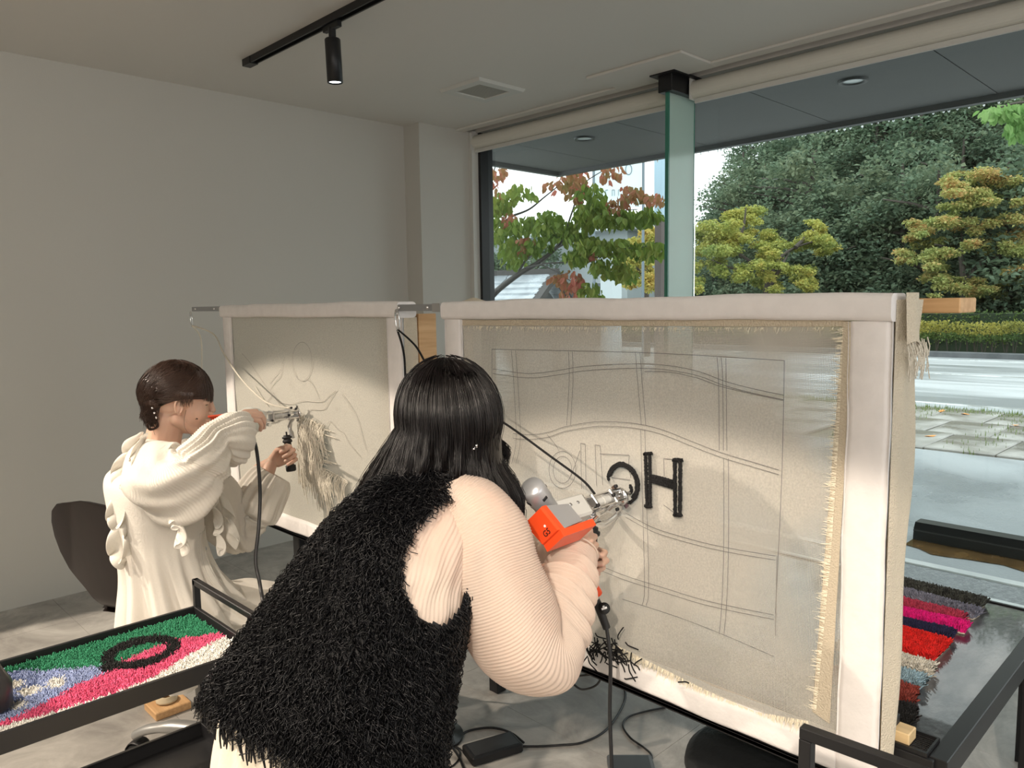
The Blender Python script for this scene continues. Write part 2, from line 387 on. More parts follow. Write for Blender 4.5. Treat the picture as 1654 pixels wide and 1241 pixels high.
b = MB(); b.lathe([(0.0, 0), (0.030, 0.0), (0.034, 0.004), (0.034, 0.185), (0.030, 0.186), (0.028, 0.176), (0.0, 0.174)], top, hd, 28); b.build('lamp_head', MT['black'], sp)
b = MB(); b.lathe([(0.0, 0.1795), (0.027, 0.1795)], top, hd, 24, cap=False); b.build('lens', mat('lit_lens', (1, 1, 1), 0.3, emit=(0.85, 0.92, 1.0), estr=3.0), sp)
# ================================================================ OUTSIDE
def wet(name, c1, c2, r0, r1, sc=0.6, bumpS=0.15, scale=(1, 1, 1), bsc=60):
    m = bpy.data.materials.new(name); m.use_nodes = True; t = m.node_tree; b = t.nodes['Principled BSDF']; L = t.links.new
    tcn = t.nodes.new('ShaderNodeTexCoord'); mp = t.nodes.new('ShaderNodeMapping'); mp.inputs['Scale'].default_value = scale
    L(tcn.outputs['Object'], mp.inputs['Vector'])
    n = t.nodes.new('ShaderNodeTexNoise'); n.inputs['Scale'].default_value = sc; n.inputs['Detail'].default_value = 6; n.inputs['Distortion'].default_value = 0.6
    L(mp.outputs['Vector'], n.inputs['Vector'])
    r = t.nodes.new('ShaderNodeValToRGB'); r.color_ramp.elements[0].position = 0.4; r.color_ramp.elements[0].color = (*c1, 1)
    r.color_ramp.elements[1].position = 0.62; r.color_ramp.elements[1].color = (*c2, 1)
    L(n.outputs['Fac'], r.inputs['Fac']); L(r.outputs['Color'], b.inputs['Base Color'])
    mr = t.nodes.new('ShaderNodeMapRange'); mr.inputs['From Min'].default_value = 0.38; mr.inputs['From Max'].default_value = 0.62
    mr.inputs['To Min'].default_value = r0; mr.inputs['To Max'].default_value = r1
    L(n.outputs['Fac'], mr.inputs['Value']); L(mr.outputs['Result'], b.inputs['Roughness'])
    n2 = t.nodes.new('ShaderNodeTexNoise'); n2.inputs['Scale'].default_value = bsc; n2.inputs['Detail'].default_value = 3
    L(tcn.outputs['Object'], n2.inputs['Vector'])
    bp = t.nodes.new('ShaderNodeBump'); bp.inputs['Strength'].default_value = bumpS; bp.inputs['Distance'].default_value = 0.01
    L(n2.outputs['Fac'], bp.inputs['Height']); L(bp.outputs['Normal'], b.inputs['Normal'])
    b.inputs['Specular IOR Level'].default_value = 0.8
    return m
MT['asphalt'] = wet('wet_asphalt_sky_glare', (0.24, 0.262, 0.28), (0.35, 0.375, 0.39), 0.2, 0.5, 0.7, 0.5)  # base colour paled to paint in the sky reflected by the wet ground
MT['road'] = wet('wet_road_sky_glare', (0.27, 0.285, 0.295), (0.50, 0.515, 0.525), 0.30, 0.6, 0.8, 0.25, (1, 0.12, 1))  # lightened too, the bright sky reflection is put into the road colour
MT['kerb'] = wet('pale_kerb', (0.62, 0.64, 0.64), (0.75, 0.76, 0.75), 0.3, 0.5, 3)
MT['gravel'] = wet('washed_gravel', (0.20, 0.21, 0.22), (0.36, 0.37, 0.38), 0.3, 0.6, 40, 0.8, bsc=120)
MT['paving'] = wet('paving_stone', (0.26, 0.24, 0.215), (0.42, 0.40, 0.37), 0.2, 0.5, 1.3)
MT['joint'] = wet('mossy_joint', (0.10, 0.085, 0.06), (0.16, 0.17, 0.09), 0.5, 0.8, 4)
MT['kerbdark'] = wet('dark_kerb', (0.05, 0.055, 0.06), (0.10, 0.105, 0.11), 0.3, 0.6, 2)

b = MB(); b.box((XG + 0.04, -14, -0.12), (4.27, 16, -0.03)); struct('ground_inner', b, MT['gravel'])
b = MB(); b.box((4.27, -14, -0.12), (4.33, 16, 0.0), bev=0.006); struct('kerb', b, MT['kerb'])
b = MB(); b.box((4.33, -14, -0.12), (4.60, 16, -0.006)); struct('ground_gravel', b, MT['gravel'])
b = MB(); b.box((4.60, -14, -0.12), (4.68, 16, 0.002), bev=0.006); struct('kerb', b, MT['kerb'])
b = MB(); b.box((4.68, -14, -0.12), (4.98, 16, -0.004)); struct('ground_strip', b, MT['asphalt'])
b = MB(); b.box((4.98, -14, -0.12), (8.3, 40, -0.004)); struct('ground_parking', b, MT['asphalt'])
b = MB(); b.box((8.3, -14, -0.12), (11.6, 40, -0.03)); struct('ground_verge', b, MT['joint'])
b = MB(); b.box((11.6, -14, -0.12), (22.0, 60, -0.01)); struct('ground_road', b, MT['road'])
MT['paint'] = wet('white_paint', (0.55, 0.56, 0.56), (0.80, 0.82, 0.82), 0.15, 0.4, 2)
for k, xx in enumerate((12.1, 17.0, 21.2)):
    b = MB(); b.box((xx, -14, -0.011), (xx + 0.16, 60, -0.006)); struct('trim_%d' % (10 + k), b, MT['paint'])
b = MB(); b.box((22.0, -14, -0.12), (22.25, 60, 0.14), bev=0.02); struct('kerb', b, MT['kerbdark'])

# paved footway between the car park and the road
fw = thing('footway', None, None); fw['kind'] = 'structure'
stone = []
for v in range(3):
    mb = MB(); mb.box((-0.515, -0.312, -0.03), (0.515, 0.312, 0.012 + 0.004 * v), bev=0.012); stone.append(mb.mesh('paving_stone', mats=[MT['paving']]))
r2 = random.Random(3)
for i in range(3):
    for j in range(28):
        y = -1.6 + j * 0.64 + (0.32 if i % 2 else 0)
        if r2.random() < 0.08: continue
        o = link('paving_stone', stone[r2.randrange(3)], fw); o.location = (8.85 + i * 1.06, y, r2.uniform(-0.006, 0.004))
        o.rotation_euler = (0, r2.uniform(-.01, .01), r2.uniform(-.015, .015))
# grass tufts in the verge
def blades(pts, h, wd, r, lean=0.4):
    mb = MB()
    for (x, y, z) in pts:
        a = r.uniform(0, 6.28); dx, dy = math.cos(a), math.sin(a); hh = h * r.uniform(.5, 1.2); l = r.uniform(0, lean) * hh
        mb.add([(x - dy * wd, y + dx * wd, z), (x + dy * wd, y - dx * wd, z), (x + dx * l, y + dy * l, z + hh)], [(0, 1, 2)])
    return mb
pts = [(r2.uniform(11.1, 11.65), r2.uniform(-1, 7), -0.03) for _ in range(3500)] + [(r2.uniform(8.3, 11.5), r2.choice([0.4, 2.2, 3.3, 5.0]) + r2.gauss(0, .12), -0.03) for _ in range(900)]
blades(pts, 0.09, 0.008, r2).build('verge_grass', mat('grass', (0.16, 0.22, 0.05), 0.6), label='short grass along the far edge of the paved footway', cat='grass', kind='stuff')
# fallen leaves
lm = mat('fallen_leaf_orange', (0.75, 0.30, 0.06), 0.5)
lf = MB(); lf.add([(-.06, 0, 0), (-.02, -.045, .012), (.04, -.03, .005), (.075, 0, .02), (.04, .035, .012), (-.02, .04, .0)], [(0, 1, 2, 3), (0, 3, 4, 5)])
lme = lf.mesh('leaf', mats=[lm])
for k, (px, py) in enumerate(((1521, 667), (1453, 659), (1560, 672), (1640, 690), (1500, 708))):
    p = on(2, 0.0, px, py); p.z = 0.018
    o = link('fallen_leaf', lme, None, 'small orange fallen leaf lying on the wet paving outside', 'leaf', 'fallen leaves on the wet paving'); o.location = p; o.rotation_euler = (0, 0, k * 1.3)

# rubber wheel stop with its puddle
ws = thing('wheel_stop', 'low black rubber wheel stop on the wet ground outside the window', 'wheel stop', (5.2, 0.8, 0))
b = MB(); prof = [(-.085, 0.0), (-.075, .07), (-.05, .105), (.05, .105), (.075, .07), (.085, 0.0)]
ya, yb = 1.60, -0.35; xa = 5.17
b.prism([(xa + x, ya, z) for x, z in prof], (0, ya, 0), (0, yb, 0)); b.build('stop_body', mat('wet_rubber', (0.018, 0.018, 0.018), 0.3), ws)
b = MB(); b.box((xa - .083, yb, .055), (xa - .078, ya, .062)); b.build('side_groove', mat('groove', (0.06, 0.06, 0.06), 0.5), ws)
# brown puddle between wheel stop and kerb
def blob_poly(cx, cy, rx, ry, z, n, seed, jag=0.25):
    r = random.Random(seed); ph = [r.uniform(0, 6.28) for _ in range(5)]
    return [(cx + rx * math.cos(a) * (1 + jag * sum(math.sin(k * a + ph[k]) / k for k in (2, 3, 4))), cy + ry * math.sin(a) * (1 + jag * sum(math.sin(k * a + ph[k]) / k for k in (2, 3, 4))), z) for a in [2 * math.pi * i / n for i in range(n)]]
r5 = random.Random(5); ed = [(4.90 - .03 * math.sin(q * .9) - r5.uniform(0, .025) - (.0 if 1 < q < 29 else -.06), 1.60 - q * .088, -0.003) for q in range(31)]
b = MB(); b.prism(ed + [(5.082, -1.04, -0.003), (5.082, 1.60, -0.003)], (0, 0, 0), (0, 0, 0.004))
b.build('puddle', mat('muddy_water', (0.20, 0.115, 0.045), 0.08, spec=0.7, noise=(9, 0.5)), label='shallow muddy brown puddle along the black wheel stop', cat='puddle')

# ---------------------------------------------------------------- soffit
MT['soffit'] = mat('soffit_board', (0.125, 0.122, 0.118), 0.62, noise=(3, 0.06))
so = thing('soffit', None, None); so['kind'] = 'structure'
ZS = 2.76; ys = [-3.7, -2.66, -1.64, -0.63, 0.38, 1.375, 2.395, 3.41, 4.40, 5.02]
for i in range(len(ys) - 1):
    for (xa_, xb_) in ((4.0, 5.60),):
        b = MB(); b.box((xa_, ys[i] + .003, ZS), (xb_, ys[i + 1] - .003, ZS + 0.02)); b.build('soffit_panel', MT['soffit'], so)
b = MB(); b.box((3.93, -3.7, ZS + 0.021), (5.62, 5.03, ZS + 0.06)); b.box((3.93, -3.7, ZS - 0.0), (3.998, 5.02, ZS + 0.06)); b.build('soffit_frame', mat('dark_gap', (0.02, 0.02, 0.02), 0.8), so)
b = MB(); b.box((5.605, -3.7, ZS - 0.035), (5.66, 5.08, ZS + 0.35)); b.box((3.9, 5.03, ZS - 0.035), (5.605, 5.08, ZS + 0.35)); b.build('fascia', mat('fascia', (0.10, 0.10, 0.10), 0.5), so)
b = MB(); b.box((2.0, 4.65, 0), (3.93, 5.0, 3.1)); b.box((3.93, 4.6, 0), (4.0, 5.0, 3.1)); struct('wall_outside', b, mat('outer_wall', (0.4, 0.4, 0.38), 0.8))
b = MB(); b.box((-3, -4, ZC + 0.14), (5.62, 5.08, ZC + 0.36)); struct('roof', b, MT['blackmatte'])
# drops of rain hanging along the eave
dm = mat('water_drop', (0.9, 0.95, 0.95), 0.02, trans=1.0)
mb = MB(); r2 = random.Random(4)
y = 0.6
while y < 3.9:
    y += r2.uniform(.03, .09); s_ = r2.uniform(.004, .008)
    mb.lathe([(0, 0), (s_, -s_ * 1.6), (s_ * .8, -s_ * 2.6), (0, -s_ * 3.2)], (5.64 + r2.uniform(-.01, .01), y, ZS - 0.035), n=6, cap=False)
mb.build('raindrops', dm, label='row of clear raindrops hanging along the edge of the eave', cat='water', kind='stuff')
for k, (x, y) in enumerate(((4.626, 1.871), (4.626, 3.884))):
    d = thing('downlight', ['round recessed downlight in the soffit right of the green glass fin', 'round recessed downlight in the soffit left of the green glass fin'][k], 'light', (x, y, ZS), 'soffit downlights')
    b = MB(); b.lathe([(0.082, 0.0), (0.080, -0.012), (0.058, -0.010), (0.056, 0.0)], (x, y, ZS), n=32, cap=False); b.build('trim_ring', mat('dark_ring', (0.05, 0.05, 0.05), 0.4), d)
    b = MB(); b.lathe([(0.0, -0.003), (0.057, -0.003)], (x, y, ZS), n=32, cap=False); b.build('lens', mat('lens_glass', (0.75, 0.78, 0.78), 0.15), d)

# ---------------------------------------------------------------- foliage
def leafmat(name, cols, trans=0.35, rough=0.6):
    """leaf colour varies from clump to clump and plant to plant"""
    m = bpy.data.materials.new(name); m.use_nodes = True; t = m.node_tree; t.nodes.clear(); L = t.links.new
    o = t.nodes.new('ShaderNodeOutputMaterial'); geo = t.nodes.new('ShaderNodeNewGeometry'); oi = t.nodes.new('ShaderNodeObjectInfo')
    tcn = t.nodes.new('ShaderNodeTexCoord'); n = t.nodes.new('ShaderNodeTexNoise'); n.inputs['Scale'].default_value = 0.9; n.inputs['Detail'].default_value = 2
    L(tcn.outputs['Object'], n.inputs['Vector'])
    a1 = t.nodes.new('ShaderNodeMath'); a1.operation = 'MULTIPLY_ADD'; a1.inputs[1].default_value = 0.35; L(geo.outputs['Random Per Island'], a1.inputs[0])
    s1 = t.nodes.new('ShaderNodeMath'); s1.operation = 'MULTIPLY_ADD'; s1.inputs[1].default_value = 1.5; s1.inputs[2].default_value = -0.45; L(n.outputs['Fac'], s1.inputs[0])
    L(s1.outputs[0], a1.inputs[2])
    s2 = t.nodes.new('ShaderNodeMath'); s2.operation = 'MULTIPLY_ADD'; s2.inputs[1].default_value = 0.3; L(oi.outputs['Random'], s2.inputs[0]); L(a1.outputs[0], s2.inputs[2])
    r = t.nodes.new('ShaderNodeValToRGB'); e = r.color_ramp.elements
    e[0].position = 0.05; e[0].color = (*cols[0], 1); e[1].position = 1.0; e[1].color = (*cols[-1], 1)
    for k, c in enumerate(cols[1:-1]): q = e.new(0.05 + 0.95 * (k + 1) / (len(cols) - 1)); q.color = (*c, 1)
    L(s2.outputs[0], r.inputs['Fac'])
    d = t.nodes.new('ShaderNodeBsdfPrincipled'); d.inputs['Roughness'].default_value = rough; d.inputs['Specular IOR Level'].default_value = 0.3
    tl = t.nodes.new('ShaderNodeBsdfTranslucent'); L(r.outputs['Color'], d.inputs['Base Color']); L(r.outputs['Color'], tl.inputs['Color'])
    mx = t.nodes.new('ShaderNodeMixShader'); mx.inputs[0].default_value = trans; L(d.outputs[0], mx.inputs[1]); L(tl.outputs[0], mx.inputs[2]); L(mx.outputs[0], o.inputs['Surface'])
    return m
def leaves(clumps, n, size, r, droop=0.0, shape='diamond', flat=0.6):
    """clumps: (centre, (rx,ry,rz)) ellipsoids; leaves scattered mostly near their surfaces"""
    wts = [c[1][0] * c[1][1] + c[1][0] * c[1][2] for c in clumps]; tot = sum(wts); vs_ = []; fs = []
    for (c, rr), wgt in zip(clumps, wts):
        for _ in range(max(4, int(n * wgt / tot))):
            d = Vector((r.gauss(0, 1), r.gauss(0, 1), r.gauss(0, 1))).normalized(); q = r.uniform(0.55, 1.05) if r.random() < .8 else r.uniform(0, .6)
            p = Vector(c) + Vector((d.x * rr[0], d.y * rr[1], d.z * rr[2])) * q
            ax = Vector((r.gauss(0, 1), r.gauss(0, 1), r.gauss(0, .5) - droop)).normalized()
            nn = Vector((r.gauss(0, flat), r.gauss(0, flat), 1)).normalized(); sd = ax.cross(nn)
            if sd.length < .05: continue
            sd.normalize(); L_ = size * r.uniform(.6, 1.3); wd = L_ * .33; k = len(vs_)
            up = sd.cross(ax) * (L_ * .12)
            vs_ += [p, p + ax * L_ * .5 + sd * wd + up, p + ax * L_, p + ax * L_ * .5 - sd * wd + up]; fs.append((k, k + 1, k + 2, k + 3))
    mb = MB(); mb.add(vs_, fs); return mb
MT['bark'] = mat('bark', (0.075, 0.06, 0.05), 0.85, bump=(20, 0.4))
MT['barkwet'] = mat('wet_bark', (0.05, 0.043, 0.04), 0.5, bump=(30, 0.4))
MT['leaf_forest'] = leafmat('hazed_forest_leaves', [(0.085, 0.135, 0.095), (0.125, 0.185, 0.12), (0.17, 0.23, 0.145), (0.21, 0.25, 0.15)])  # leaves paled and greyed, painting in the haze over the hill
MT['leaf_yellow'] = leafmat('yellow_green_leaves', [(0.20, 0.27, 0.08), (0.36, 0.40, 0.11), (0.52, 0.49, 0.13), (0.62, 0.45, 0.13)])
MT['leaf_right'] = leafmat('olive_orange_leaves', [(0.19, 0.27, 0.09), (0.32, 0.38, 0.13), (0.45, 0.45, 0.16), (0.66, 0.40, 0.17)])
MT['leaf_dogwood'] = leafmat('dogwood_leaves', [(0.05, 0.11, 0.03), (0.10, 0.19, 0.04), (0.20, 0.24, 0.05), (0.42, 0.16, 0.07), (0.6, 0.12, 0.08)])
MT['leaf_hedge'] = leafmat('hedge_leaves', [(0.05, 0.09, 0.03), (0.11, 0.17, 0.05), (0.2, 0.24, 0.06)])
MT['leaf_hedge_y'] = leafmat('hedge_top_leaves', [(0.16, 0.18, 0.05), (0.33, 0.31, 0.07), (0.5, 0.42, 0.10)])

# wooded hill
def sst(x): x = min(max(x, 0), 1); return x * x * (3 - 2 * x)
def hill_z(x, y): return 15 * sst((x - 27) / 30) * sst((34 - y) / 17) * sst((.72 - y / max(x, 1)) / .22) + 0.3 * math.sin(x * .5) * sst((x - 26) / 6) - 0.02
b = MB(); b.grid(lambda u, v: (22.2 + u * 60, -14 + v * 74, hill_z(22.2 + u * 60, -14 + v * 74)), 60, 70)
struct('ground_hill', b, mat('forest_floor', (0.035, 0.05, 0.025), 0.9, noise=(1.5, 0.5)))
def forest_tree(seed, h):
    r = random.Random(seed); cl = []
    lv = 6
    for i in range(lv):
        z = h * (0.28 + 0.68 * i / (lv - 1)); rad = h * 0.30 * (1 - 0.62 * (i / (lv - 1)) ** 1.4)
        for k in range(5 if i < lv - 1 else 1):
            a = r.uniform(0, 6.28); q = rad * r.uniform(.5, .95) if i < lv - 1 else 0
            cl.append(((q * math.cos(a), q * math.sin(a), z + r.uniform(-.3, .3)), (rad * .62, rad * .62, h * .075)))
    lmesh = leaves(cl, 8500, 0.19, r).mesh('crown', mats=[MT['leaf_forest']])
    t_ = MB(); t_.tube([(0, 0, -0.5), (.1, 0, h * .4), (0, .1, h * .9)], [h * .028, h * .02, h * .006], 7)
    for i in range(7):
        a = r.uniform(0, 6.28); z = h * r.uniform(.3, .75); q = h * .25
        t_.tube([(0, 0, z), (q * .5 * math.cos(a), q * .5 * math.sin(a), z + .3), (q * math.cos(a), q * math.sin(a), z + .5)], [.07, .05, .02], 5)
    return lmesh, t_.mesh('trunk', mats=[MT['bark']])
protos = [forest_tree(s_, h) for s_, h in ((1, 6.5), (2, 7.2), (3, 5.6), (5, 8.0))]
r2 = random.Random(21); nt_ = 0
for i in range(15):
    for j in range(24):
        x = 30.5 + i * 2.2 + r2.uniform(-.8, .8); y = 3.0 + j * 1.9 + r2.uniform(-.8, .8)
        if not (0.12 * x < y < 0.80 * x) : continue
        z = hill_z(x, y)
        if y > 0.60 * x and r2.random() < .45: continue
        c_, t_ = protos[r2.randrange(4)]
        if nt_ >= 230: continue
        o = thing('forest_tree', 'dense green tree growing on the wooded hill', 'tree', (x, y, z - 1.3), 'trees covering the wooded hill'); nt_ += 1
        cr = link('crown', c_, o); tk = link('trunk', t_, o)
        for q in (cr, tk): q.rotation_euler = (0, 0, 0)
        o.rotation_euler = (0, 0, r2.uniform(0, 6.28)); s_ = r2.uniform(.8, 1.2) * (1 - .45 * sst((y / x - .5) / .15)); o.scale = (s_, s_, s_ * r2.uniform(.9, 1.1))

def branchy(base, limbs, r0, bm):
    """limbs: list of polylines starting at given points with start radius"""
    for pl, ra, rb in limbs:
        P = smooth_path(pl, 5); n = len(P); bm.tube(P, [ra + (rb - ra) * i / (n - 1) for i in range(n)], 8)
def road_tree(name, label, D, trunk_px, limbs_px, clumps_px, lm_, n, size, r_seed, r0, group=None):
    r = random.Random(r_seed); base = dep(*trunk_px[0], D)
    g = thing(name, label, 'tree', (base.x, base.y, 0.0), group)
    bm = MB(); P = [dep(px, py, D) for px, py in trunk_px]; P[0].z = -0.05
    branchy(None, [(P, r0, r0 * .6)], r0, bm)
    tips = []
    for k, pl in enumerate(limbs_px):
        q = [dep(px, py, D + (0.0 if i == 0 else r.uniform(-1, 1) * (1.2 * i / len(pl)))) for i, (px, py) in enumerate(pl)]
        branchy(None, [(q, r0 * .5, r0 * .1)], r0, bm); tips += q[1:]
    bm.build('trunk', MT['bark'], g)
    cl = []
    for (px, py, rx, ry) in clumps_px:
        for _ in range(8):
            dd = D + r.uniform(-1.5, 1.5) * D / 25; c = dep(px + r.uniform(-.75, .75) * rx, py + r.uniform(-.7, .7) * ry, dd); q = r.uniform(.28, .60)
            cl.append((c, (rx * D / FPX * q, rx * D / FPX * q, ry * D / FPX * q * .75)))
    leaves(cl, n, size, r, droop=.3).build('crown', lm_, g)
    return g
road_tree('roadside_tree', 'spreading yellow-green tree just right of the green glass fin, across the road', 26,
    [(1240, 520), (1238, 480), (1246, 440)],
    [[(1244, 450), (1215, 425), (1185, 405), (1155, 395)], [(1246, 440), (1262, 415), (1285, 400), (1330, 385)], [(1240, 470), (1262, 430), (1275, 408)], [(1185, 405), (1200, 370), (1205, 335)], [(1215, 425), (1190, 435), (1150, 420)], [(1285, 400), (1310, 375), (1325, 362)]],
    [(1200, 345, 34, 26), (1165, 372, 40, 24), (1140, 392, 32, 24), (1185, 400, 42, 22), (1225, 385, 34, 22), (1260, 400, 34, 22), (1310, 395, 34, 20), (1322, 368, 22, 16), (1340, 396, 18, 12), (1210, 440, 26, 22), (1240, 455, 30, 22), (1290, 440, 24, 20), (1300, 458, 22, 14), (1160, 430, 20, 20), (1125, 460, 16, 22), (1120, 420, 16, 26), (1250, 425, 26, 16)],
    MT['leaf_yellow'], 34000, 0.10, 3, 0.16)
road_tree('roadside_tree', 'large olive-green and orange tree at the right edge behind the hedges', 25,
    [(1562, 530), (1560, 480), (1556, 450)],
    [[(1558, 460), (1575, 435), (1600, 425), (1640, 430), (1665, 440)], [(1556, 450), (1550, 410), (1530, 400), (1510, 395)], [(1575, 435), (1600, 405), (1615, 375)], [(1556, 450), (1552, 400), (1560, 350)], [(1600, 425), (1630, 400), (1660, 390)]],
    [(1535, 345, 40, 24), (1500, 375, 38, 24), (1470, 415, 24, 14), (1520, 395, 40, 22), (1560, 360, 36, 26), (1605, 355, 40, 26), (1640, 370, 30, 28), (1560, 310, 36, 20), (1600, 290, 40, 20), (1640, 290, 30, 22), (1545, 290, 24, 14), (1590, 320, 34, 18), (1620, 400, 36, 24), (1580, 405, 26, 18), (1515, 440, 28, 18), (1530, 465, 30, 20), (1600, 465, 40, 20), (1645, 450, 30, 24), (1500, 425, 24, 14), (1660, 410, 24, 26), (1650, 330, 26, 24)],
    MT['leaf_right'], 50000, 0.10, 5, 0.20)
road_tree('roadside_tree', 'yellowish tree seen between the dogwood and the green glass fin', 22,
    [(1045, 520), (1043, 470), (1040, 440)],
    [[(1042, 450), (1025, 430), (1010, 415)], [(1040, 440), (1050, 415), (1062, 400)]],
    [(1040, 395, 26, 20), (1020, 420, 24, 18), (1050, 420, 24, 20), (1030, 450, 30, 20), (1058, 450, 18, 22), (1010, 455, 20, 18), (1045, 380, 16, 12)],
    MT['leaf_yellow'], 14000, 0.10, 9, 0.12)

# hedges
def hedge(name, label, x0, x1, z0, z1, m, n, size, y0=-3, y1=24, stems=True, top=None):
    g = thing(name, label, 'hedge', ((x0 + x1) / 2, (y0 + y1) / 2, 0)); r = random.Random(int(x0 * 7))
    vs_ = []; fs = []
    zm = z0 + (z1 - z0) * (.35 if top else 1.0)
    def lv(n, za, zb, mat_, nm):
        vv = []; ff = []
        for _ in range(n):
            p = Vector((r.uniform(x0, x1), r.uniform(y0, y1), r.uniform(za, zb)))
            if r.random() < .5: p.x = x0 + abs(r.gauss(0, .05))
            p.z += 0.03 * math.sin(p.y * 3)
            ax = Vector((r.gauss(0, 1), r.gauss(0, 1), r.gauss(0, 1))).normalized(); sd = ax.cross(Vector((r.gauss(0, 1), r.gauss(0, 1), r.gauss(0, 1)))).normalized()
            L_ = size * r.uniform(.6, 1.3); k = len(vv); vv += [p, p + ax * L_ * .5 + sd * L_ * .33, p + ax * L_, p + ax * L_ * .5 - sd * L_ * .33]; ff.append((k, k + 1, k + 2, k + 3))
        q = MB(); q.add(vv, ff); q.build(nm, mat_, g)
    lv(n, z0, zm if top else z1, m, 'foliage')
    if top: lv(int(n * 1.3), zm, z1, top, 'top_growth')
    if stems:
        bm = MB(); y = y0
        while y < y1:
            y += r.uniform(.18, .32); xx = (x0 + x1) / 2 - .1 + r.uniform(-.1, .1)
            for _ in range(3):
                a, c = r.uniform(-.16, .16), r.uniform(-.1, .1); bm.tube([(xx, y, -.05), (xx + c * .5, y + a * .5, z0 * .8), (xx + c, y + a, z1 * .8)], [.014, .011, .006], 4)
        bm.build('stems', MT['bark'], g, kind='stuff')
    return g
hedge('hedge', 'clipped front hedge with yellow top and bare stems beside the road', 22.5, 23.2, 0.42, 0.88, MT['leaf_hedge'], 11000, 0.075, y0=0, y1=22, top=MT['leaf_hedge_y'])
hedge('hedge', 'dark green clipped hedge behind the yellow-topped one', 24.2, 25.0, 0.2, 1.16, MT['leaf_hedge'], 16000, 0.08, y0=0, y1=24, stems=False)
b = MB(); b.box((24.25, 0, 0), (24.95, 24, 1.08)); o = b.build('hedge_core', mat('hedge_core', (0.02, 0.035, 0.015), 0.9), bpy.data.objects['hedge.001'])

# dogwood just outside the narrow window
dg = thing('dogwood', 'dogwood with drooping green and red autumn leaves outside the narrow left window', 'tree', (dep(770, 520, 8.6).x, dep(770, 520, 8.6).y, 0))
bm = MB(); r = random.Random(12)
def q_(px, py, d): return dep(px, py, d)
bt = q_(762, 700, 8.6); bt.z = -0.05
limbs = [([bt, q_(768, 520, 8.5), q_(795, 478, 8.4), q_(835, 445, 8.3), q_(868, 425, 8.2), (q_(897, 402, 8.1)), q_(912, 380, 8.0)], .045, .014),
         ([q_(835, 445, 8.3), q_(850, 420, 8.5), q_(872, 405, 8.7), q_(892, 398, 8.8)], .016, .008),
         ([q_(897, 402, 8.1), q_(925, 390, 7.9), q_(955, 400, 7.8), q_(1000, 402, 7.6), q_(1050, 398, 7.5)], .013, .004),
         ([q_(850, 432, 8.2), q_(880, 426, 8.0), q_(920, 423, 7.9), q_(990, 412, 7.8)], .010, .004),
         ([q_(830, 348, 8.8), q_(855, 338, 8.7), q_(880, 318, 8.6), q_(905, 298, 8.5)], .014, .006),
         ([bt, q_(745, 480, 8.9), q_(780, 390, 8.9), q_(830, 348, 8.8)], .03, .014),
         ([q_(790, 305, 8.7), q_(798, 275, 8.7), q_(806, 255, 8.7)], .010, .005),
         ([q_(912, 380, 8.0), q_(940, 360, 7.9), q_(975, 345, 7.8), q_(1030, 338, 7.7)], .012, .004),
         ([q_(912, 380, 8.0), q_(925, 340, 8.0), q_(940, 300, 8.0), q_(975, 275, 8.0)], .012, .004),
         ([q_(815, 395, 8.6), q_(840, 400, 8.5), q_(850, 412, 8.4)], .008, .004),
         ([q_(868, 425, 8.2), q_(900, 440, 8.0), q_(930, 460, 7.9)], .008, .003)]
for pl, ra, rb in limbs:
    P = smooth_path(pl, 6); n = len(P); bm.tube(P, [ra + (rb - ra) * i / (n - 1) for i in range(n)], 8)
bm.build('trunk', MT['barkwet'], dg)
def droop_leaves(spec, r, size=0.075):
    mb = MB()
    for (px, py, rx, ry, n, d0) in spec:
        for _ in range(int(n * 2.1)):
            a = r.uniform(0, 6.28); q = math.sqrt(r.random()); p = dep(px + rx * q * math.cos(a), py + ry * q * math.sin(a), d0 + r.uniform(-.35, .35))
            ax = Vector((r.gauss(0, .5), r.gauss(0, .5), -1.0)).normalized(); sd = Vector((r.gauss(0, 1), r.gauss(0, 1), r.gauss(0, .3))); sd = (sd - ax * sd.dot(ax)).normalized(); nn = ax.cross(sd)
            L_ = size * r.uniform(.7, 1.35); W_ = L_ * .30
            mb.add([p, p + ax * L_ * .3 + sd * W_ + nn * L_ * .08, p + ax * L_ * .7 + sd * W_ * .8 + nn * L_ * .06, p + ax * L_ + nn * L_ * -.08, p + ax * L_ * .7 - sd * W_ * .8 + nn * L_ * .06, p + ax * L_ * .3 - sd * W_ + nn * L_ * .08], [(0, 1, 2, 3), (0, 3, 4, 5)])
    return mb
gs = [(812, 325, 22, 16, 42, 8.6), (835, 308, 16, 12, 26, 8.6), (858, 312, 5, 14, 8, 8.5), (800, 345, 12, 25, 34, 8.6), (815, 375, 26, 20, 60, 8.5), (850, 362, 30, 14, 60, 8.3), (885, 355, 26, 16, 60, 8.1), (915, 372, 34, 16, 80, 8.0), (955, 345, 30, 20, 70, 7.9), (955, 318, 26, 24, 66, 7.9),
      (990, 350, 34, 14, 70, 7.8), (1030, 350, 30, 12, 46, 7.7), (955, 392, 30, 12, 60, 7.8), (1000, 398, 36, 14, 80, 7.7), (1050, 402, 26, 14, 60, 7.6), (985, 430, 34, 14, 66, 7.8), (1010, 440, 20, 10, 28, 7.7), (930, 412, 26, 12, 44, 7.9), (830, 408, 24, 22, 56, 8.4), (870, 395, 24, 14, 40, 8.2), (950, 470, 24, 16, 40, 7.8), (1050, 345, 18, 14, 26, 7.7)]
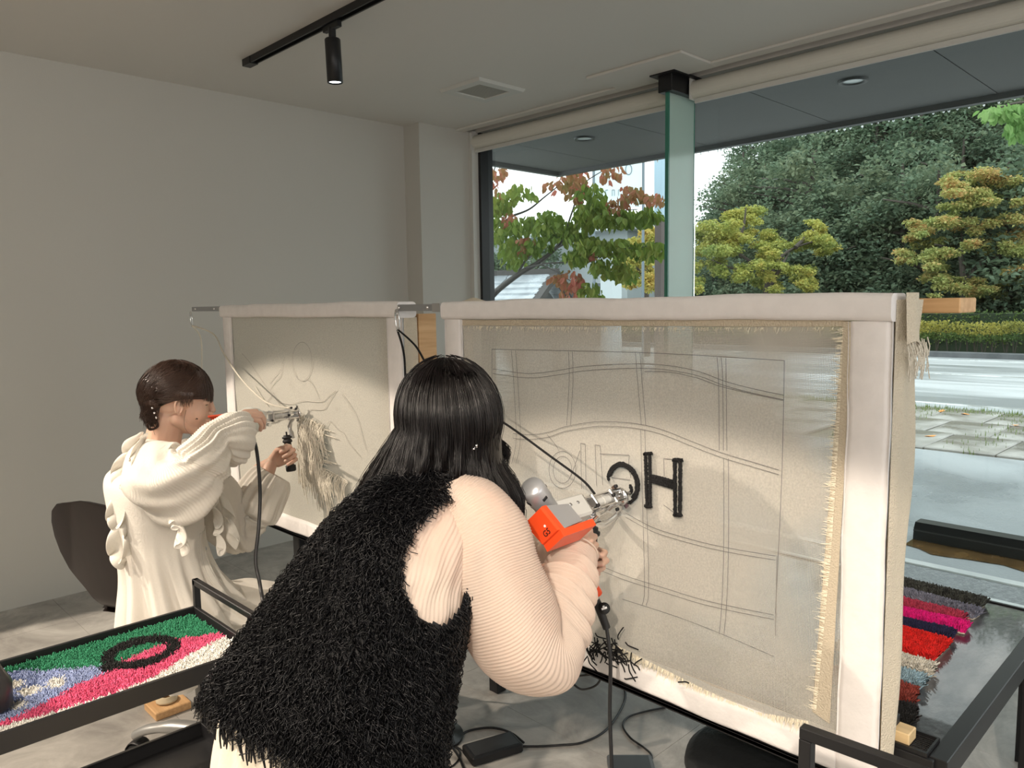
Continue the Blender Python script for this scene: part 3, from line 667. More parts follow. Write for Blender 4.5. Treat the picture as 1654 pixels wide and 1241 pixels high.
rs = [(805, 275, 16, 14, 12, 8.7), (822, 352, 12, 12, 14, 8.5), (893, 300, 12, 10, 12, 8.5), (925, 285, 26, 20, 46, 8.0), (988, 278, 20, 14, 26, 8.0), (1020, 312, 24, 14, 36, 7.8), (1055, 320, 20, 9, 24, 7.7), (932, 305, 22, 16, 30, 8.0), (800, 300, 10, 20, 10, 8.7), (850, 390, 14, 12, 14, 8.3), (920, 450, 22, 16, 34, 7.9), (925, 470, 20, 12, 22, 7.9), (895, 447, 8, 6, 8, 8.0), (950, 405, 14, 10, 10, 7.9), (845, 400, 10, 12, 10, 8.4), (1000, 330, 22, 12, 22, 7.8)]
droop_leaves(gs, r, 0.085).build('green_leaves', leafmat('dogwood_green', [(0.05, 0.10, 0.02), (0.10, 0.17, 0.03), (0.17, 0.24, 0.04), (0.26, 0.28, 0.06)], .45), dg, kind='stuff')
droop_leaves(rs, r, 0.075).build('red_leaves', leafmat('dogwood_red', [(0.09, 0.13, 0.03), (0.18, 0.16, 0.05), (0.32, 0.15, 0.07), (0.48, 0.14, 0.11)], .45), dg, kind='stuff')

# a near branch reaching in at the upper right corner
nb = thing('maple_branch', 'bright green leafy branch hanging in at the upper right corner outside', 'tree', (dep(1720, 200, 9).x, dep(1720, 200, 9).y, 0))
bm = MB(); r = random.Random(2)
tb = q_(1800, 500, 9.2); tb.z = -.05
for pl, ra, rb in [([tb, q_(1790, 300, 9.2), q_(1740, 180, 9.1), q_(1660, 165, 9.0), q_(1600, 178, 9.0)], .06, .005), ([q_(1700, 172, 9.1), q_(1670, 190, 9.0), q_(1640, 215, 9)], .012, .004)]:
    P = smooth_path(pl, 6); n = len(P); bm.tube(P, [ra + (rb - ra) * i / (n - 1) for i in range(n)], 7)
bm.build('stem', MT['bark'], nb)
droop_leaves([(1600, 180, 18, 8, 30, 9), (1625, 178, 24, 12, 50, 9), (1650, 180, 22, 14, 60, 9), (1640, 205, 16, 16, 40, 9), (1670, 200, 24, 24, 60, 9), (1700, 180, 30, 20, 60, 9)], r, 0.11).build('leaves', leafmat('maple_green', [(0.12, 0.26, 0.08), (0.22, 0.38, 0.12), (0.32, 0.46, 0.18)], .5), nb, kind='stuff')

# small tiled roof beyond the dogwood
D = 14.0
hs = thing('roadside_shelter', 'small dark timber shelter with a wet slate roof beyond the narrow window', 'shelter', (on(0, 13.0, 850, 500).x, on(0, 13.0, 850, 500).y, 0))
c0 = dep(770, 484, D); e1 = dep(905, 484, D)
ez = 1.52; rz_ = dep(880, 447, D + .9).z
gx = dep(896, 470, D)      # gable end plan position
MT['slate'] = wet('wet_slate', (0.28, 0.31, 0.34), (0.42, 0.46, 0.50), 0.12, 0.3, 3)
MT['timber'] = mat('dark_timber', (0.055, 0.05, 0.048), 0.6)
dirl = Vector((-0.30, 0.95, 0)).normalized(); perp = Vector((0.95, 0.30, 0))
ridge = dep(893, 443, D + .3); ridge.z = dep(893, 441, D + .3).z
e_front = ridge - perp * 1.05; e_front.z = ridge.z - 0.62
e_back = ridge + perp * 1.05; e_back.z = ridge.z - 0.62
rows = 6
for side, eb in (('f', e_front), ('b', e_back)):
    for i in range(rows):
        a0 = eb.lerp(ridge, i / rows) ; a1 = eb.lerp(ridge, (i + 1.25) / rows if i < rows - 1 else 1.0)
        for j in range(5):
            s0 = dirl * (j * 0.9); s1 = dirl * (j * 0.9 + 0.88); dz0 = Vector((0, 0, 0.045)); dz1 = Vector((0, 0, 0.010))
            mb = MB(); mb.add([a0 + s0 + dz0, a0 + s1 + dz0, a1 + s1 + dz1, a1 + s0 + dz1, a0 + s0, a0 + s1, a1 + s1 - dz1, a1 + s0 - dz1], [(0, 1, 2, 3), (7, 6, 5, 4), (0, 4, 5, 1), (1, 5, 6, 2), (2, 6, 7, 3), (3, 7, 4, 0)])
            mb.build('slate_sheet', MT['slate'], hs)
mb = MB()
for eb in (e_front, e_back):
    mb.bar(eb - dirl * .05 + V(0, 0, -.04), ridge - dirl * .05 + V(0, 0, -.02), .10, .16, up=dirl)
mb.build('barge_board', MT['timber'], hs, kind='stuff')
mb = MB(); mb.bar(ridge - dirl * .1 + V(0, 0, .03), ridge + dirl * 4.5 + V(0, 0, .03), .16, .10); mb.build('ridge_cap', MT['timber'], hs)
for (q0, kk) in ((e_front, 1), (e_back, -1)):
    for s_ in (0.3, 4.1):
        p = q0 + perp * .25 * kk + dirl * s_; mb = MB(); mb.box((p.x - .06, p.y - .06, -.05), (p.x + .06, p.y + .06, p.z + .1)); mb.build('post', MT['timber'], hs)
mb = MB(); a, b2, c2 = e_front + dirl * .3 + perp * .2 + V(0, 0, .05), e_back + dirl * .3 - perp * .2 + V(0, 0, .05), ridge + dirl * .3 - V(0, 0, .08); mb.prism([a, b2, c2], (0, 0, 0), dirl * .06); mb.build('gable_board', mat('gable_board', (0.12, 0.12, 0.12), .6), hs)

# posts and sign by the road
pp = on(1, 6.6, 1066, 480)
g = thing('sign_post', 'dark brown post beside the left edge of the green glass fin', 'post', (dep(1066, 480, 9).x, dep(1066, 480, 9).y, 0))
p = dep(1066, 480, 9); mb = MB(); mb.box((p.x - .045, p.y - .045, -.05), (p.x + .045, p.y + .045, 2.45)); mb.build('post', mat('brown_post', (0.10, 0.075, 0.07), 0.5), g)
mb = MB(); mb.box((p.x - .055, p.y - .055, 2.45), (p.x + .055, p.y + .055, 3.4), bev=.005); mb.build('upper_sleeve', mat('pale_blue_sleeve', (0.40, 0.55, 0.66), 0.4), g)
g = thing('banner_sign', 'pale blue-white banner sign with a ring mark above the dogwood leaves', 'sign', (dep(1010, 480, 13).x, dep(1010, 480, 13).y, 0))
bl = dep(962, 340, 13); br = dep(1036, 340, 13); zt = dep(1000, 240, 13).z; zb = dep(1000, 335, 13).z
sd_ = (br - bl); sd_.z = 0; sd_.normalize(); nrm = Vector((-sd_.y, sd_.x, 0));  nrm = nrm if nrm.dot(Vector((1, 1, 0))) < 0 else -nrm
w_ = (br - bl).length; bl.z = 0
mb = MB(); mb.prism([bl + V(0, 0, zb), bl + sd_ * w_ + V(0, 0, zb), bl + sd_ * w_ + V(0, 0, zt + .8), bl + V(0, 0, zt + .8)], (0, 0, 0), -nrm * .03); mb.build('banner', mat('banner', (0.70, 0.80, 0.84), .7), g)
mb = MB(); c = bl + sd_ * (w_ * .72) + V(0, 0, dep(1016, 275, 13).z) + nrm * .006
P = [c + sd_ * (.052 * math.cos(a)) + V(0, 0, .085 * math.sin(a)) for a in [2 * math.pi * i / 28 for i in range(29)]]
mb.tube(P, .007, 5); mb.build('ring_mark', mat('mark_grey', (0.2, 0.24, 0.27), .7), g)
mb = MB(); r = random.Random(8)
for k, ch in enumerate((0, 1, 2, 3)):     # small blurred letter strokes
    cx_ = bl + sd_ * (w_ * (.22 + .14 * k)) + V(0, 0, dep(1000, 312, 13).z) + nrm * .006
    mb.tube([cx_ + V(0, 0, .05), cx_ - V(0, 0, .05)], .006, 4); mb.tube([cx_ + V(0, 0, .05), cx_ + V(0, 0, .05) + sd_ * .04], .006, 4)
    if k % 2: mb.tube([cx_ + V(0, 0, .05) + sd_ * .04, cx_ - V(0, 0, .05) + sd_ * .04], .006, 4)
mb.build('lettering', mat('mark_grey2', (0.3, 0.34, 0.37), .7), g, kind='stuff')
for k in (0, 1):
    q = bl + sd_ * (w_ * (k * 1.0) + (.03 if k else -.03)); mb = MB(); mb.cyl((q.x, q.y, -.05), (q.x, q.y, zt + .85), .025, n=10); mb.build('banner_pole', mat('banner_pole', (0.16, 0.20, 0.23), .4), g)
# pale pillar and far canopy
p = dep(987, 480, 17); g = thing('roadside_pillar', 'pale grey square pillar below the dogwood leaves', 'pillar', (p.x, p.y, 0))
mb = MB(); mb.box((p.x - .17, p.y - .17, -.05), (p.x + .17, p.y + .17, 2.2), bev=.01); mb.build('shaft', mat('pale_pillar', (0.55, 0.6, 0.62), .5), g)
mb = MB(); mb.box((p.x - .21, p.y - .21, 2.2), (p.x + .21, p.y + .21, 2.3), bev=.01); mb.build('capital', mat('pale_pillar2', (0.45, 0.5, 0.52), .5), g)
p = dep(1000, 470, 34); g = thing('far_building', 'pale low building with a flat projecting roof far behind the dogwood', 'building', (p.x, p.y, 0))
zr = dep(1000, 366, 34).z
mb = MB(); mb.box((p.x - 1.0, p.y - 1.2, -.05), (p.x + 3, p.y + 9, zr - .35)); mb.build('wall', mat('far_wall', (0.42, 0.46, 0.48), .8), g)
mb = MB(); mb.box((p.x - 1.8, p.y - 1.8, zr - .35), (p.x + 3.5, p.y + 8.5, zr), bev=.02); mb.build('roof', mat('far_roof', (0.6, 0.63, 0.65), .6), g)
for k in range(5):
    mb = MB(); yy = p.y - .6 + 2.0 * k; mb.box((p.x - 1.05, yy, 1.0), (p.x - .98, yy + 1.2, 2.4)); mb.build('window', mat('far_window%d' % k, (0.08, 0.1, 0.12), .15), g)
for k, (px, py, d) in enumerate(((800, 430, 30), (830, 425, 30), (770, 420, 28), (860, 420, 34))):
    p = dep(px, py, d); o = thing('far_tree', 'grey-green tree showing low behind the dogwood and shelter', 'tree', (p.x, p.y, -1.6), 'trees behind the dogwood')
    link('crown', protos[k % 4][0], o); link('trunk', protos[k % 4][1], o); o.scale = (.8, .8, .8)
# ================================================================ TUFTING FRAMES
XF = 1.40
MT['foam'] = mat('white_foam', (0.88, 0.85, 0.83), 0.75, noise=(30, 0.05), bump=(90, 0.12), sub=0.0)
MT['pencil'] = mat('pencil_line', (0.20, 0.19, 0.18), 0.9)
MT['pencil_faint'] = mat('faint_pencil_line', (0.46, 0.43, 0.38), 0.9)
MT['yarnblack'] = mat('black_yarn', (0.008, 0.008, 0.009), 0.85, bump=(400, 0.6))
MT['yarnwhite'] = mat('cream_yarn', (0.78, 0.73, 0.62), 0.85, bump=(300, 0.6))
MT['clothwrap'] = mat('cream_cloth', (0.74, 0.66, 0.52), 0.9, bump=(350, 0.7))
def weave_mat(name, col, pitch, holes, trans, patchy=True):
    """plain weave: threads crossing at the pitch, pinholes between them where the cloth is loose"""
    m = bpy.data.materials.new(name); m.use_nodes = True; t = m.node_tree; t.nodes.clear(); L = t.links.new
    o = t.nodes.new('ShaderNodeOutputMaterial'); tcn = t.nodes.new('ShaderNodeTexCoord'); sep = t.nodes.new('ShaderNodeSeparateXYZ'); L(tcn.outputs['Object'], sep.inputs[0])
    def M(op, a, b=None, c=None):
        n = t.nodes.new('ShaderNodeMath'); n.operation = op
        for k, q in enumerate((a, b, c)):
            if q is None: continue
            if isinstance(q, (int, float)): n.inputs[k].default_value = q
            else: L(q, n.inputs[k])
        return n.outputs[0]
    n1 = t.nodes.new('ShaderNodeTexNoise'); n1.inputs['Scale'].default_value = 4.0; n1.inputs['Detail'].default_value = 2; L(tcn.outputs['Object'], n1.inputs['Vector'])
    yy = M('MULTIPLY_ADD', n1.outputs['Fac'], 0.01, sep.outputs['Y']); zz = M('MULTIPLY_ADD', n1.outputs['Fac'], 0.012, sep.outputs['Z'])
    k = 2 * math.pi / pitch
    sy = M('SINE', M('MULTIPLY', yy, k)); sz = M('SINE', M('MULTIPLY', zz, k))
    prod = M('MULTIPLY', M('ABSOLUTE', M('SINE', M('MULTIPLY', yy, k / 2))), M('ABSOLUTE', M('SINE', M('MULTIPLY', zz, k / 2))))
    n2 = t.nodes.new('ShaderNodeTexNoise'); n2.inputs['Scale'].default_value = 2.2; n2.inputs['Detail'].default_value = 3; L(tcn.outputs['Object'], n2.inputs['Vector'])
    mr = t.nodes.new('ShaderNodeMapRange'); mr.inputs['From Min'].default_value = 0.42; mr.inputs['From Max'].default_value = 0.62
    mr.inputs['To Min'].default_value = holes[0]; mr.inputs['To Max'].default_value = holes[1]; L(n2.outputs['Fac'], mr.inputs['Value'])
    edge = mr.outputs['Result']
    if holes[1] > 0:      # the weave is slacker towards the top and the right-hand edge
        ga = t.nodes.new('ShaderNodeMapRange'); ga.inputs['From Min'].default_value = 1.22; ga.inputs['From Max'].default_value = 1.40; ga.inputs['To Max'].default_value = 0.20; tg = t.nodes.new('ShaderNodeTexCoord')
        sw = t.nodes.new('ShaderNodeSeparateXYZ'); gp_ = t.nodes.new('ShaderNodeNewGeometry'); L(gp_.outputs['Position'], sw.inputs[0]); L(sw.outputs['Z'], ga.inputs['Value'])
        gb_ = t.nodes.new('ShaderNodeMapRange'); gb_.inputs['From Min'].default_value = 0.78; gb_.inputs['From Max'].default_value = 0.66; gb_.inputs['To Max'].default_value = 0.26; L(sw.outputs['Y'], gb_.inputs['Value'])
        edge = M('ADD', edge, M('MULTIPLY', M('MAXIMUM', ga.outputs['Result'], gb_.outputs['Result']), M('MULTIPLY', mr.outputs['Result'], 3.0)))
    hole = M('GREATER_THAN', prod, M('SUBTRACT', 1.0, edge))
    n3 = t.nodes.new('ShaderNodeTexNoise'); n3.inputs['Scale'].default_value = 260; L(tcn.outputs['Object'], n3.inputs['Vector'])
    r = t.nodes.new('ShaderNodeValToRGB'); r.color_ramp.elements[0].position = 0.3; r.color_ramp.elements[0].color = (*[c * .82 for c in col], 1); r.color_ramp.elements[1].position = 0.7; r.color_ramp.elements[1].color = (*col, 1)
    L(n3.outputs['Fac'], r.inputs['Fac'])
    d = t.nodes.new('ShaderNodeBsdfDiffuse'); tl = t.nodes.new('ShaderNodeBsdfTranslucent'); tp = t.nodes.new('ShaderNodeBsdfTransparent')
    L(r.outputs['Color'], d.inputs['Color']); L(r.outputs['Color'], tl.inputs['Color'])
    bp = t.nodes.new('ShaderNodeBump'); bp.inputs['Strength'].default_value = 0.7; bp.inputs['Distance'].default_value = 0.0012
    L(M('ADD', M('MULTIPLY', M('MULTIPLY', sy, sz), 0.5), M('MULTIPLY', n3.outputs['Fac'], 0.8)), bp.inputs['Height']); L(bp.outputs[0], d.inputs['Normal'])
    m1 = t.nodes.new('ShaderNodeMixShader'); m1.inputs[0].default_value = trans; L(d.outputs[0], m1.inputs[1]); L(tl.outputs[0], m1.inputs[2])
    m2 = t.nodes.new('ShaderNodeMixShader'); L(hole, m2.inputs[0]); L(m1.outputs[0], m2.inputs[1]); L(tp.outputs[0], m2.inputs[2]); L(m2.outputs[0], o.inputs['Surface'])
    return m
MT['weave'] = weave_mat('open_weave_cloth', (0.80, 0.755, 0.67), 0.0030, (0.02, 0.44), 0.30)
MT['weave_dense'] = weave_mat('dense_cloth', (0.82, 0.79, 0.70), 0.0022, (-0.2, -0.1), 0.25)
def zc(u, v): return (680 + u / 1.939, 460 + v / 1.939)          # reading scale of the enlarged view
def onX(p, x): return on(0, x, *p)
def ribbon(mb, pts, x, wd, sub=4):
    P = smooth_path([onX(p, x) for p in pts], sub) if len(pts) > 2 else [onX(p, x) for p in pts]
    mb.tube(P, [(wd, wd * .35)] * len(P), 4, up=(0, 0, 1), smooth=False)
def foam_strip(b, lo, hi, seed):
    """soft square-section strip with slightly wavy edges"""
    ax = max(range(3), key=lambda i: hi[i] - lo[i]); n = 26; r = random.Random(seed)
    oth = [i for i in range(3) if i != ax]
    sec = []; bv = 0.012
    a0, a1 = lo[oth[0]], hi[oth[0]]; c0, c1 = lo[oth[1]], hi[oth[1]]
    for (cx_, cy_, s0) in ((a1 - bv, c1 - bv, 0), (a0 + bv, c1 - bv, 90), (a0 + bv, c0 + bv, 180), (a1 - bv, c0 + bv, 270)):
        for k in range(4): an = math.radians(s0 + 30 * k); sec.append((cx_ + bv * math.cos(an), cy_ + bv * math.sin(an)))
    ph = r.uniform(0, 6)
    def fn(u, v):
        q = sec[int(round(u * len(sec))) % len(sec)]; p = [0, 0, 0]; p[ax] = lo[ax] + (hi[ax] - lo[ax]) * v
        e = 0.0018 * math.sin(v * 13 + ph) + 0.001 * math.sin(v * 37 + ph)
        p[oth[0]] = q[0] + (e if oth[0] != 0 else e * .6); p[oth[1]] = q[1] + e * (1 if q[1] > (c0 + c1) / 2 else .6); return tuple(p)
    b.grid(fn, len(sec), n, loop=True)
    W = len(sec); b.add([fn(i / W, 0) for i in range(W)], [tuple(range(W))]); b.add([fn(i / W, 1) for i in range(W)], [tuple(range(W - 1, -1, -1))])

def frame(name, label, y0, y1, z0, z1, weave, holes_bot=0.06):
    g = thing(name, label, 'frame', (XF + .03, (y0 + y1) / 2, z0))
    w_ = 0.058
    # wooden bars
    for nm, lo, hi, m_ in (('side_bar', (XF + .012, y0 + .012, z0 + .03), (XF + .062, y0 + .05, z1 - .01), MT['wood']), ('side_bar', (XF + .012, y1 - .05, z0 + .03), (XF + .062, y1 - .012, z1 - .01), MT['wood']),
                       ('top_bar', (XF + .012, y0 + .052, z1 - .045), (XF + .062, y1 - .052, z1 - .012), MT['woody']), ('bottom_bar', (XF + .012, y0 + .052, z0 + .012), (XF + .062, y1 - .052, z0 + .05), MT['woody'])):
        b = MB(); b.box(lo, hi, bev=.002); b.build(nm, m_, g)
    # foam covers
    for k, (lo, hi) in enumerate((((XF - .012, y0 - .004, z1 - .050), (XF + .06, y1 + .004, z1)), ((XF - .002, y0 - .003, z0 + .002), (XF + .012, y0 + .072, z1 - .051)),
                   ((XF - .002, y1 - .068, z0 + .002), (XF + .012, y1 + .004, z1 - .051)), ((XF - .004, y0 + .073, z0), (XF + .05, y1 - .069, z0 + holes_bot)))):
        b = MB(); foam_strip(b, lo, hi, k); b.build(('top_foam', 'side_foam', 'side_foam', 'bottom_foam')[k], MT['foam'], g)
    # cloth stretched between the bars
    def cl(u, v):
        y = y0 + .040 + (y1 - y0 - .08) * u; z = z0 + .045 + (z1 - z0 - .085) * v
        return (XF + .0075 + 0.0015 * math.sin(u * 21) * math.sin(v * 17) , y, z)
    b = MB(); b.grid(cl, 60, 44); c = b.build('canvas', weave, g)
    return g, c
fr_r, cv_r = frame('tufting_easel', 'large foam-edged tufting frame on the right with the HELLO drawing in mirror writing', 0.489, 1.692, 0.602, 1.514, MT['weave'])
fr_l, cv_l = frame('tufting_easel', 'smaller foam-edged tufting frame on the left with the loose curved pencil drawing', 1.905, 3.142, 0.650, 1.518, MT['weave_dense'])

# doubled, frayed hem of the right cloth
def fringe(mb, line, direction, n, L0, r, th=0.0006, sag=0.0):
    for _ in range(n):
        t = r.random(); p = lerp3(line, t); L_ = L0 * r.uniform(.35, 1.25); d = Vector(direction) + Vector((r.uniform(-.3, 0), r.uniform(-.35, .35), r.uniform(-.35, .35)))
        q = p + d * L_ * .5 + Vector((-.001, r.uniform(-.002, .002), 0)); e = p + d * L_ + Vector((-.001, r.uniform(-.004, .004), -sag * L_))
        mb.tube([p, q, e], [th, th, th * .6], 3, smooth=False, cap=False)
def lerp3(pl, t):
    x = t * (len(pl) - 1); i = min(int(x), len(pl) - 2); return pl[i].lerp(pl[i + 1], x - i)
r = random.Random(5)
MT['hem'] = mat('doubled_cloth', (0.62, 0.54, 0.41), 0.9, bump=(300, 0.5))
hb = MB()
def hemquad(p0, p1, p2, p3, x):
    P = [onX(p, x) for p in (p0, p1, p2, p3)]
    def f(u, v): return P[0].lerp(P[1], u).lerp(P[3].lerp(P[2], u), v)
    hb.grid(f, 12, 12)
hemquad((738, 517), (1372, 516), (1372, 528), (738, 526), XF + .0042)
hemquad((1362, 520), (1378, 520), (1340, 1170), (1312, 1150), XF + .0026)
hb.build('doubled_hem', MT['hem'], cv_r)
mb = MB()
fringe(mb, [onX(p, XF + .002) for p in ((990, 1040), (1060, 1075), (1140, 1115), (1220, 1150), (1305, 1165))], (0, 0, -1), 520, .020, r)
fringe(mb, [onX(p, XF + .002) for p in ((1362, 530), (1355, 700), (1342, 900), (1318, 1150))], (0, 1, 0), 420, .014, r)
fringe(mb, [onX(p, XF + .002) for p in ((745, 527), (1000, 529), (1360, 529))], (0, 0, -1), 260, .010, r)
mb.build('frayed_threads', mat('frayed_thread', (0.85, 0.78, 0.62), 0.9), cv_r, kind='stuff')

# pencil drawing on the right cloth
lines = []
def dbl(pts, du, dv): lines.append(pts); lines.append([(u + du, v + dv) for u, v in pts])
lines += [[(222, 202), (700, 213), (1138, 238)], [(1138, 238), (1130, 600), (1110, 1030)], [(222, 202), (223, 340), (226, 480)]]
dbl([(225, 264), (330, 278), (420, 270), (500, 257), (600, 250), (700, 248), (780, 254), (870, 272), (950, 302), (1040, 326), (1135, 346)], 0, 14)
lines.append([(700, 272), (780, 274), (870, 294), (950, 322), (1135, 363)])
dbl([(288, 466), (340, 470), (400, 462), (450, 445), (540, 430), (620, 430), (690, 438), (760, 456), (850, 492), (940, 526), (1040, 556), (1120, 580)], 0, 15)
dbl([(283, 206), (290, 300), (298, 480), (284, 560)], 13, 0); dbl([(462, 210), (464, 300), (456, 440)], 12, 0)
dbl([(672, 214), (678, 300), (690, 440)], 14, 0); dbl([(688, 455), (692, 620), (700, 940), (692, 1005)], 13, 0)
dbl([(927, 228), (932, 300), (934, 520)], 13, 0); lines.append([(955, 230), (958, 520)]); dbl([(948, 545), (948, 820), (942, 1000), (934, 1095)], 15, 0)
dbl([(640, 715), (720, 758), (800, 785), (900, 812), (1000, 832), (1110, 850)], 0, 13)
dbl([(300, 775), (340, 790), (560, 880), (640, 912), (760, 950), (900, 992), (1105, 1035)], 0, 14)
lines.append([(630, 985), (800, 1040), (950, 1098), (1105, 1165)]); lines.append([(1115, 850), (1110, 1100)])
mb = MB()
for l in lines: ribbon(mb, [zc(*p) for p in l], XF + .003, 0.0006)
mb.build('pencil_grid', MT['pencil'], cv_r, kind='stuff')
mb = MB()
def ellp(cu, cv, ru, rv, a0=0, a1=360, n=22): return [(cu + ru * math.cos(math.radians(a0 + (a1 - a0) * i / n)), cv + rv * math.sin(math.radians(a0 + (a1 - a0) * i / n))) for i in range(n + 1)]
for l in (ellp(443, 580, 42, 58), ellp(443, 580, 29, 42), [(500, 497), (514, 499)], [(500, 497), (503, 640)], [(514, 499), (517, 636)], [(545, 502), (561, 504)], [(545, 502), (550, 630)], [(561, 504), (569, 628)],
          [(395, 470), (420, 500), (432, 520)], [(470, 600), (498, 520)], [(560, 530), (652, 534)], [(652, 534), (650, 570)], [(598, 604), (655, 612)], ellp(627, 605, 30, 34, 180, 360, 12), [(760, 545), (800, 548)], [(760, 545), (762, 600)], [(760, 690), (800, 720)]):
    ribbon(mb, [zc(*p) for p in l], XF + .003, 0.0007, 2)
mb.build('pencil_letters', MT['pencil'], cv_r, kind='stuff')
# tufted black letters, one object each
def tuft_rows(rows, rad, r):
    mb = MB()
    for l in rows:
        P = smooth_path([onX(zc(*p), XF - .003) for p in l], 5) if len(l) > 2 else [onX(zc(*l[0]), XF - .003).lerp(onX(zc(*l[1]), XF - .003), i / 24) for i in range(25)]
        Q = []
        for i in range(len(P) - 1):
            for k in range(3): Q.append(P[i].lerp(P[i + 1], k / 3))
        Q.append(P[-1]); Q = [q + V(0, r.uniform(-.0006, .0006), r.uniform(-.0006, .0006)) for q in Q]
        mb.tube(Q, [rad * r.uniform(.8, 1.2) for _ in Q], 6)
    return mb
tuft_rows([[(703, 530), (708, 695)], [(716, 529), (718, 697)], [(699, 531), (721, 529)], [(703, 694), (720, 696)]], .0042, r).build('yarn_stroke', MT['yarnblack'], cv_r, label='black yarn upright nearest the e')
tuft_rows([[(795, 550), (796, 722)], [(812, 550), (811, 723)], [(792, 550), (816, 550)], [(794, 721), (813, 722)]], .0046, r).build('yarn_stroke', MT['yarnblack'], cv_r, label='outer black yarn upright of the H')
tuft_rows([[(722, 600), (792, 618)], [(722, 608), (794, 627)], [(722, 615), (794, 636)]], .0046, r).build('yarn_stroke', MT['yarnblack'], cv_r, label='black yarn crossbar of the H')
tuft_rows([[(588, 612), (587, 596), (600, 572), (626, 560), (652, 570), (672, 592), (681, 622), (678, 650), (666, 674), (652, 683)], [(590, 600), (604, 578), (626, 566), (650, 576), (668, 598), (675, 625), (672, 650), (662, 668)], [(655, 630), (660, 645), (654, 654)]], .0040, r).build('yarn_stroke', MT['yarnblack'], cv_r, label='round black yarn letter e in mirror writing')

# pencil drawing on the left cloth
def z4(u, v): return (300 + u / 2.698, 460 + v / 2.698)
mb = MB()
for l in (ellp(507, 335, 43, 84, -260, 110), [(520, 410), (548, 430), (570, 470), (580, 500)], [(245, 300), (280, 340), (330, 420), (400, 510), (415, 540)], [(432, 315), (420, 350), (412, 400), (385, 430), (370, 460), (385, 490), (415, 520)], [(365, 430), (390, 400), (415, 370)],
          [(415, 515), (460, 522), (510, 508), (590, 512), (625, 485), (655, 462)], [(535, 560), (545, 545), (600, 545), (625, 510), (655, 462)], [(615, 615), (630, 595), (660, 630), (690, 650), (710, 690), (760, 750)], [(680, 480), (710, 520), (745, 580), (765, 650), (785, 720)], [(345, 520), (380, 480)], [(380, 470), (400, 500), (440, 540)], [(560, 580), (605, 615)], [(505, 320), (510, 335)], [(450, 425), (452, 440)], [(655, 535), (655, 548)]):
    ribbon(mb, [z4(*p) for p in l], XF + .003, 0.0010, 4)
mb.build('pencil_drawing', MT['pencil_faint'], cv_l, kind='stuff')
# loose cream yarn hanging where it has been tufted
mb = MB(); r = random.Random(9)
for (u0, v0, u1, v1, n, dr, sp) in ((505, 570, 610, 620, 70, .10, 1), (500, 600, 600, 660, 60, .12, 1), (500, 680, 600, 760, 70, .16, 1), (540, 780, 700, 860, 80, .09, 1), (575, 800, 640, 830, 40, .14, 1), (500, 640, 520, 760, 40, .16, 1)):
    for _ in range(n):
        t = r.random(); p = onX(z4(u0 + (u1 - u0) * t + r.uniform(-10, 10), v0 + (v1 - v0) * t + r.uniform(-12, 12)), XF - .002); L_ = dr * r.uniform(.4, 1.1); s_ = r.uniform(-.4, .25)
        mb.tube(smooth_path([p, p + V(-.012, -.02 * s_ + .015 * s_, -.25 * L_), p + V(-.010, L_ * s_ * .4, -.65 * L_), p + V(-.006, L_ * s_ * .45 + r.uniform(-.01, .01), -L_)], 3), .0014, 4, cap=False)
for _ in range(26):      # rows of stitches
    t = r.random(); u0 = r.uniform(505, 560); v0 = 575 + 180 * t
    mb.tube([onX(z4(u0, v0), XF - .004), onX(z4(u0 + 45, v0 + 16), XF - .006), onX(z4(u0 + 80 + r.uniform(-20, 30), v0 + 34), XF - .004)], .0016, 4)
for k in range(3): mb.tube(smooth_path([onX(z4(520, 770 + 8 * k), XF - .004), onX(z4(600, 800 + 9 * k), XF - .005), onX(z4(705, 856 + 5 * k), XF - .004)], 5), .0016, 4)
mb.build('cream_yarn_tufts', MT['yarnwhite'], cv_l, kind='stuff')
mb = MB(); ribbon(mb, [z4(298, 440), z4(330, 490), z4(356, 530)], XF + .002, .0016, 3); mb.build('yarn_stitch', MT['yarnwhite'], cv_l)

# surplus cloth wrapped round the outer side and hanging behind the right frame
def drape(u, v):
    wd = .088 - .030 * sst((v - .15) * 1.3); z = 1.500 - v * 0.89
    x = XF + .010 + wd * u; y = 0.4845 - .008 * math.sin(math.pi * u) - .006 * math.sin(u * 6 + v * 5) * u - .004 * u
    if v < .16: x += .010 * math.sin(u * 9) * (1 - v / .16); y -= .012 * (1 - v / .16) * u
    return (x + .003 * math.sin(v * 11) * u, y + .003 * math.sin(v * 14) * u, z)
b = MB(); b.grid(drape, 14, 60); cw = b.build('surplus_cloth', MT['clothwrap'], fr_r)
mb = MB(); r = random.Random(6)
for k in range(46):
    t = r.random(); x = XF + .015 + .085 * t; p = V(x, .466 - .006 * t, 1.425 + r.uniform(-.02, .01)); L_ = r.uniform(.02, .055)
    mb.tube([p, p + V(r.uniform(-.006, .006), -.004, -L_ * .5), p + V(r.uniform(-.012, .012), -.004, -L_)], .0011, 4, cap=False)
mb.build('cloth_fringe', MT['yarnwhite'], fr_r, kind='stuff')
def flap(u, v): return (XF + .012 + .088 * u, .470 - .010 * math.sin(u * 5) - .004 * v, 1.512 - .09 * v + .006 * math.sin(u * 8) * v)
b = MB(); b.grid(flap, 12, 8); b.build('cloth_flap', MT['clothwrap'], fr_r)
b = MB(); b.grid(lambda u, v: (XF + .02 + .06 * u, 1.60 + .05 * v, 1.513 + .010 * math.sin(v * 3.1) * math.sin(u * 3.1)), 6, 8); b.build('cloth_tuck', MT['clothwrap'], fr_r)

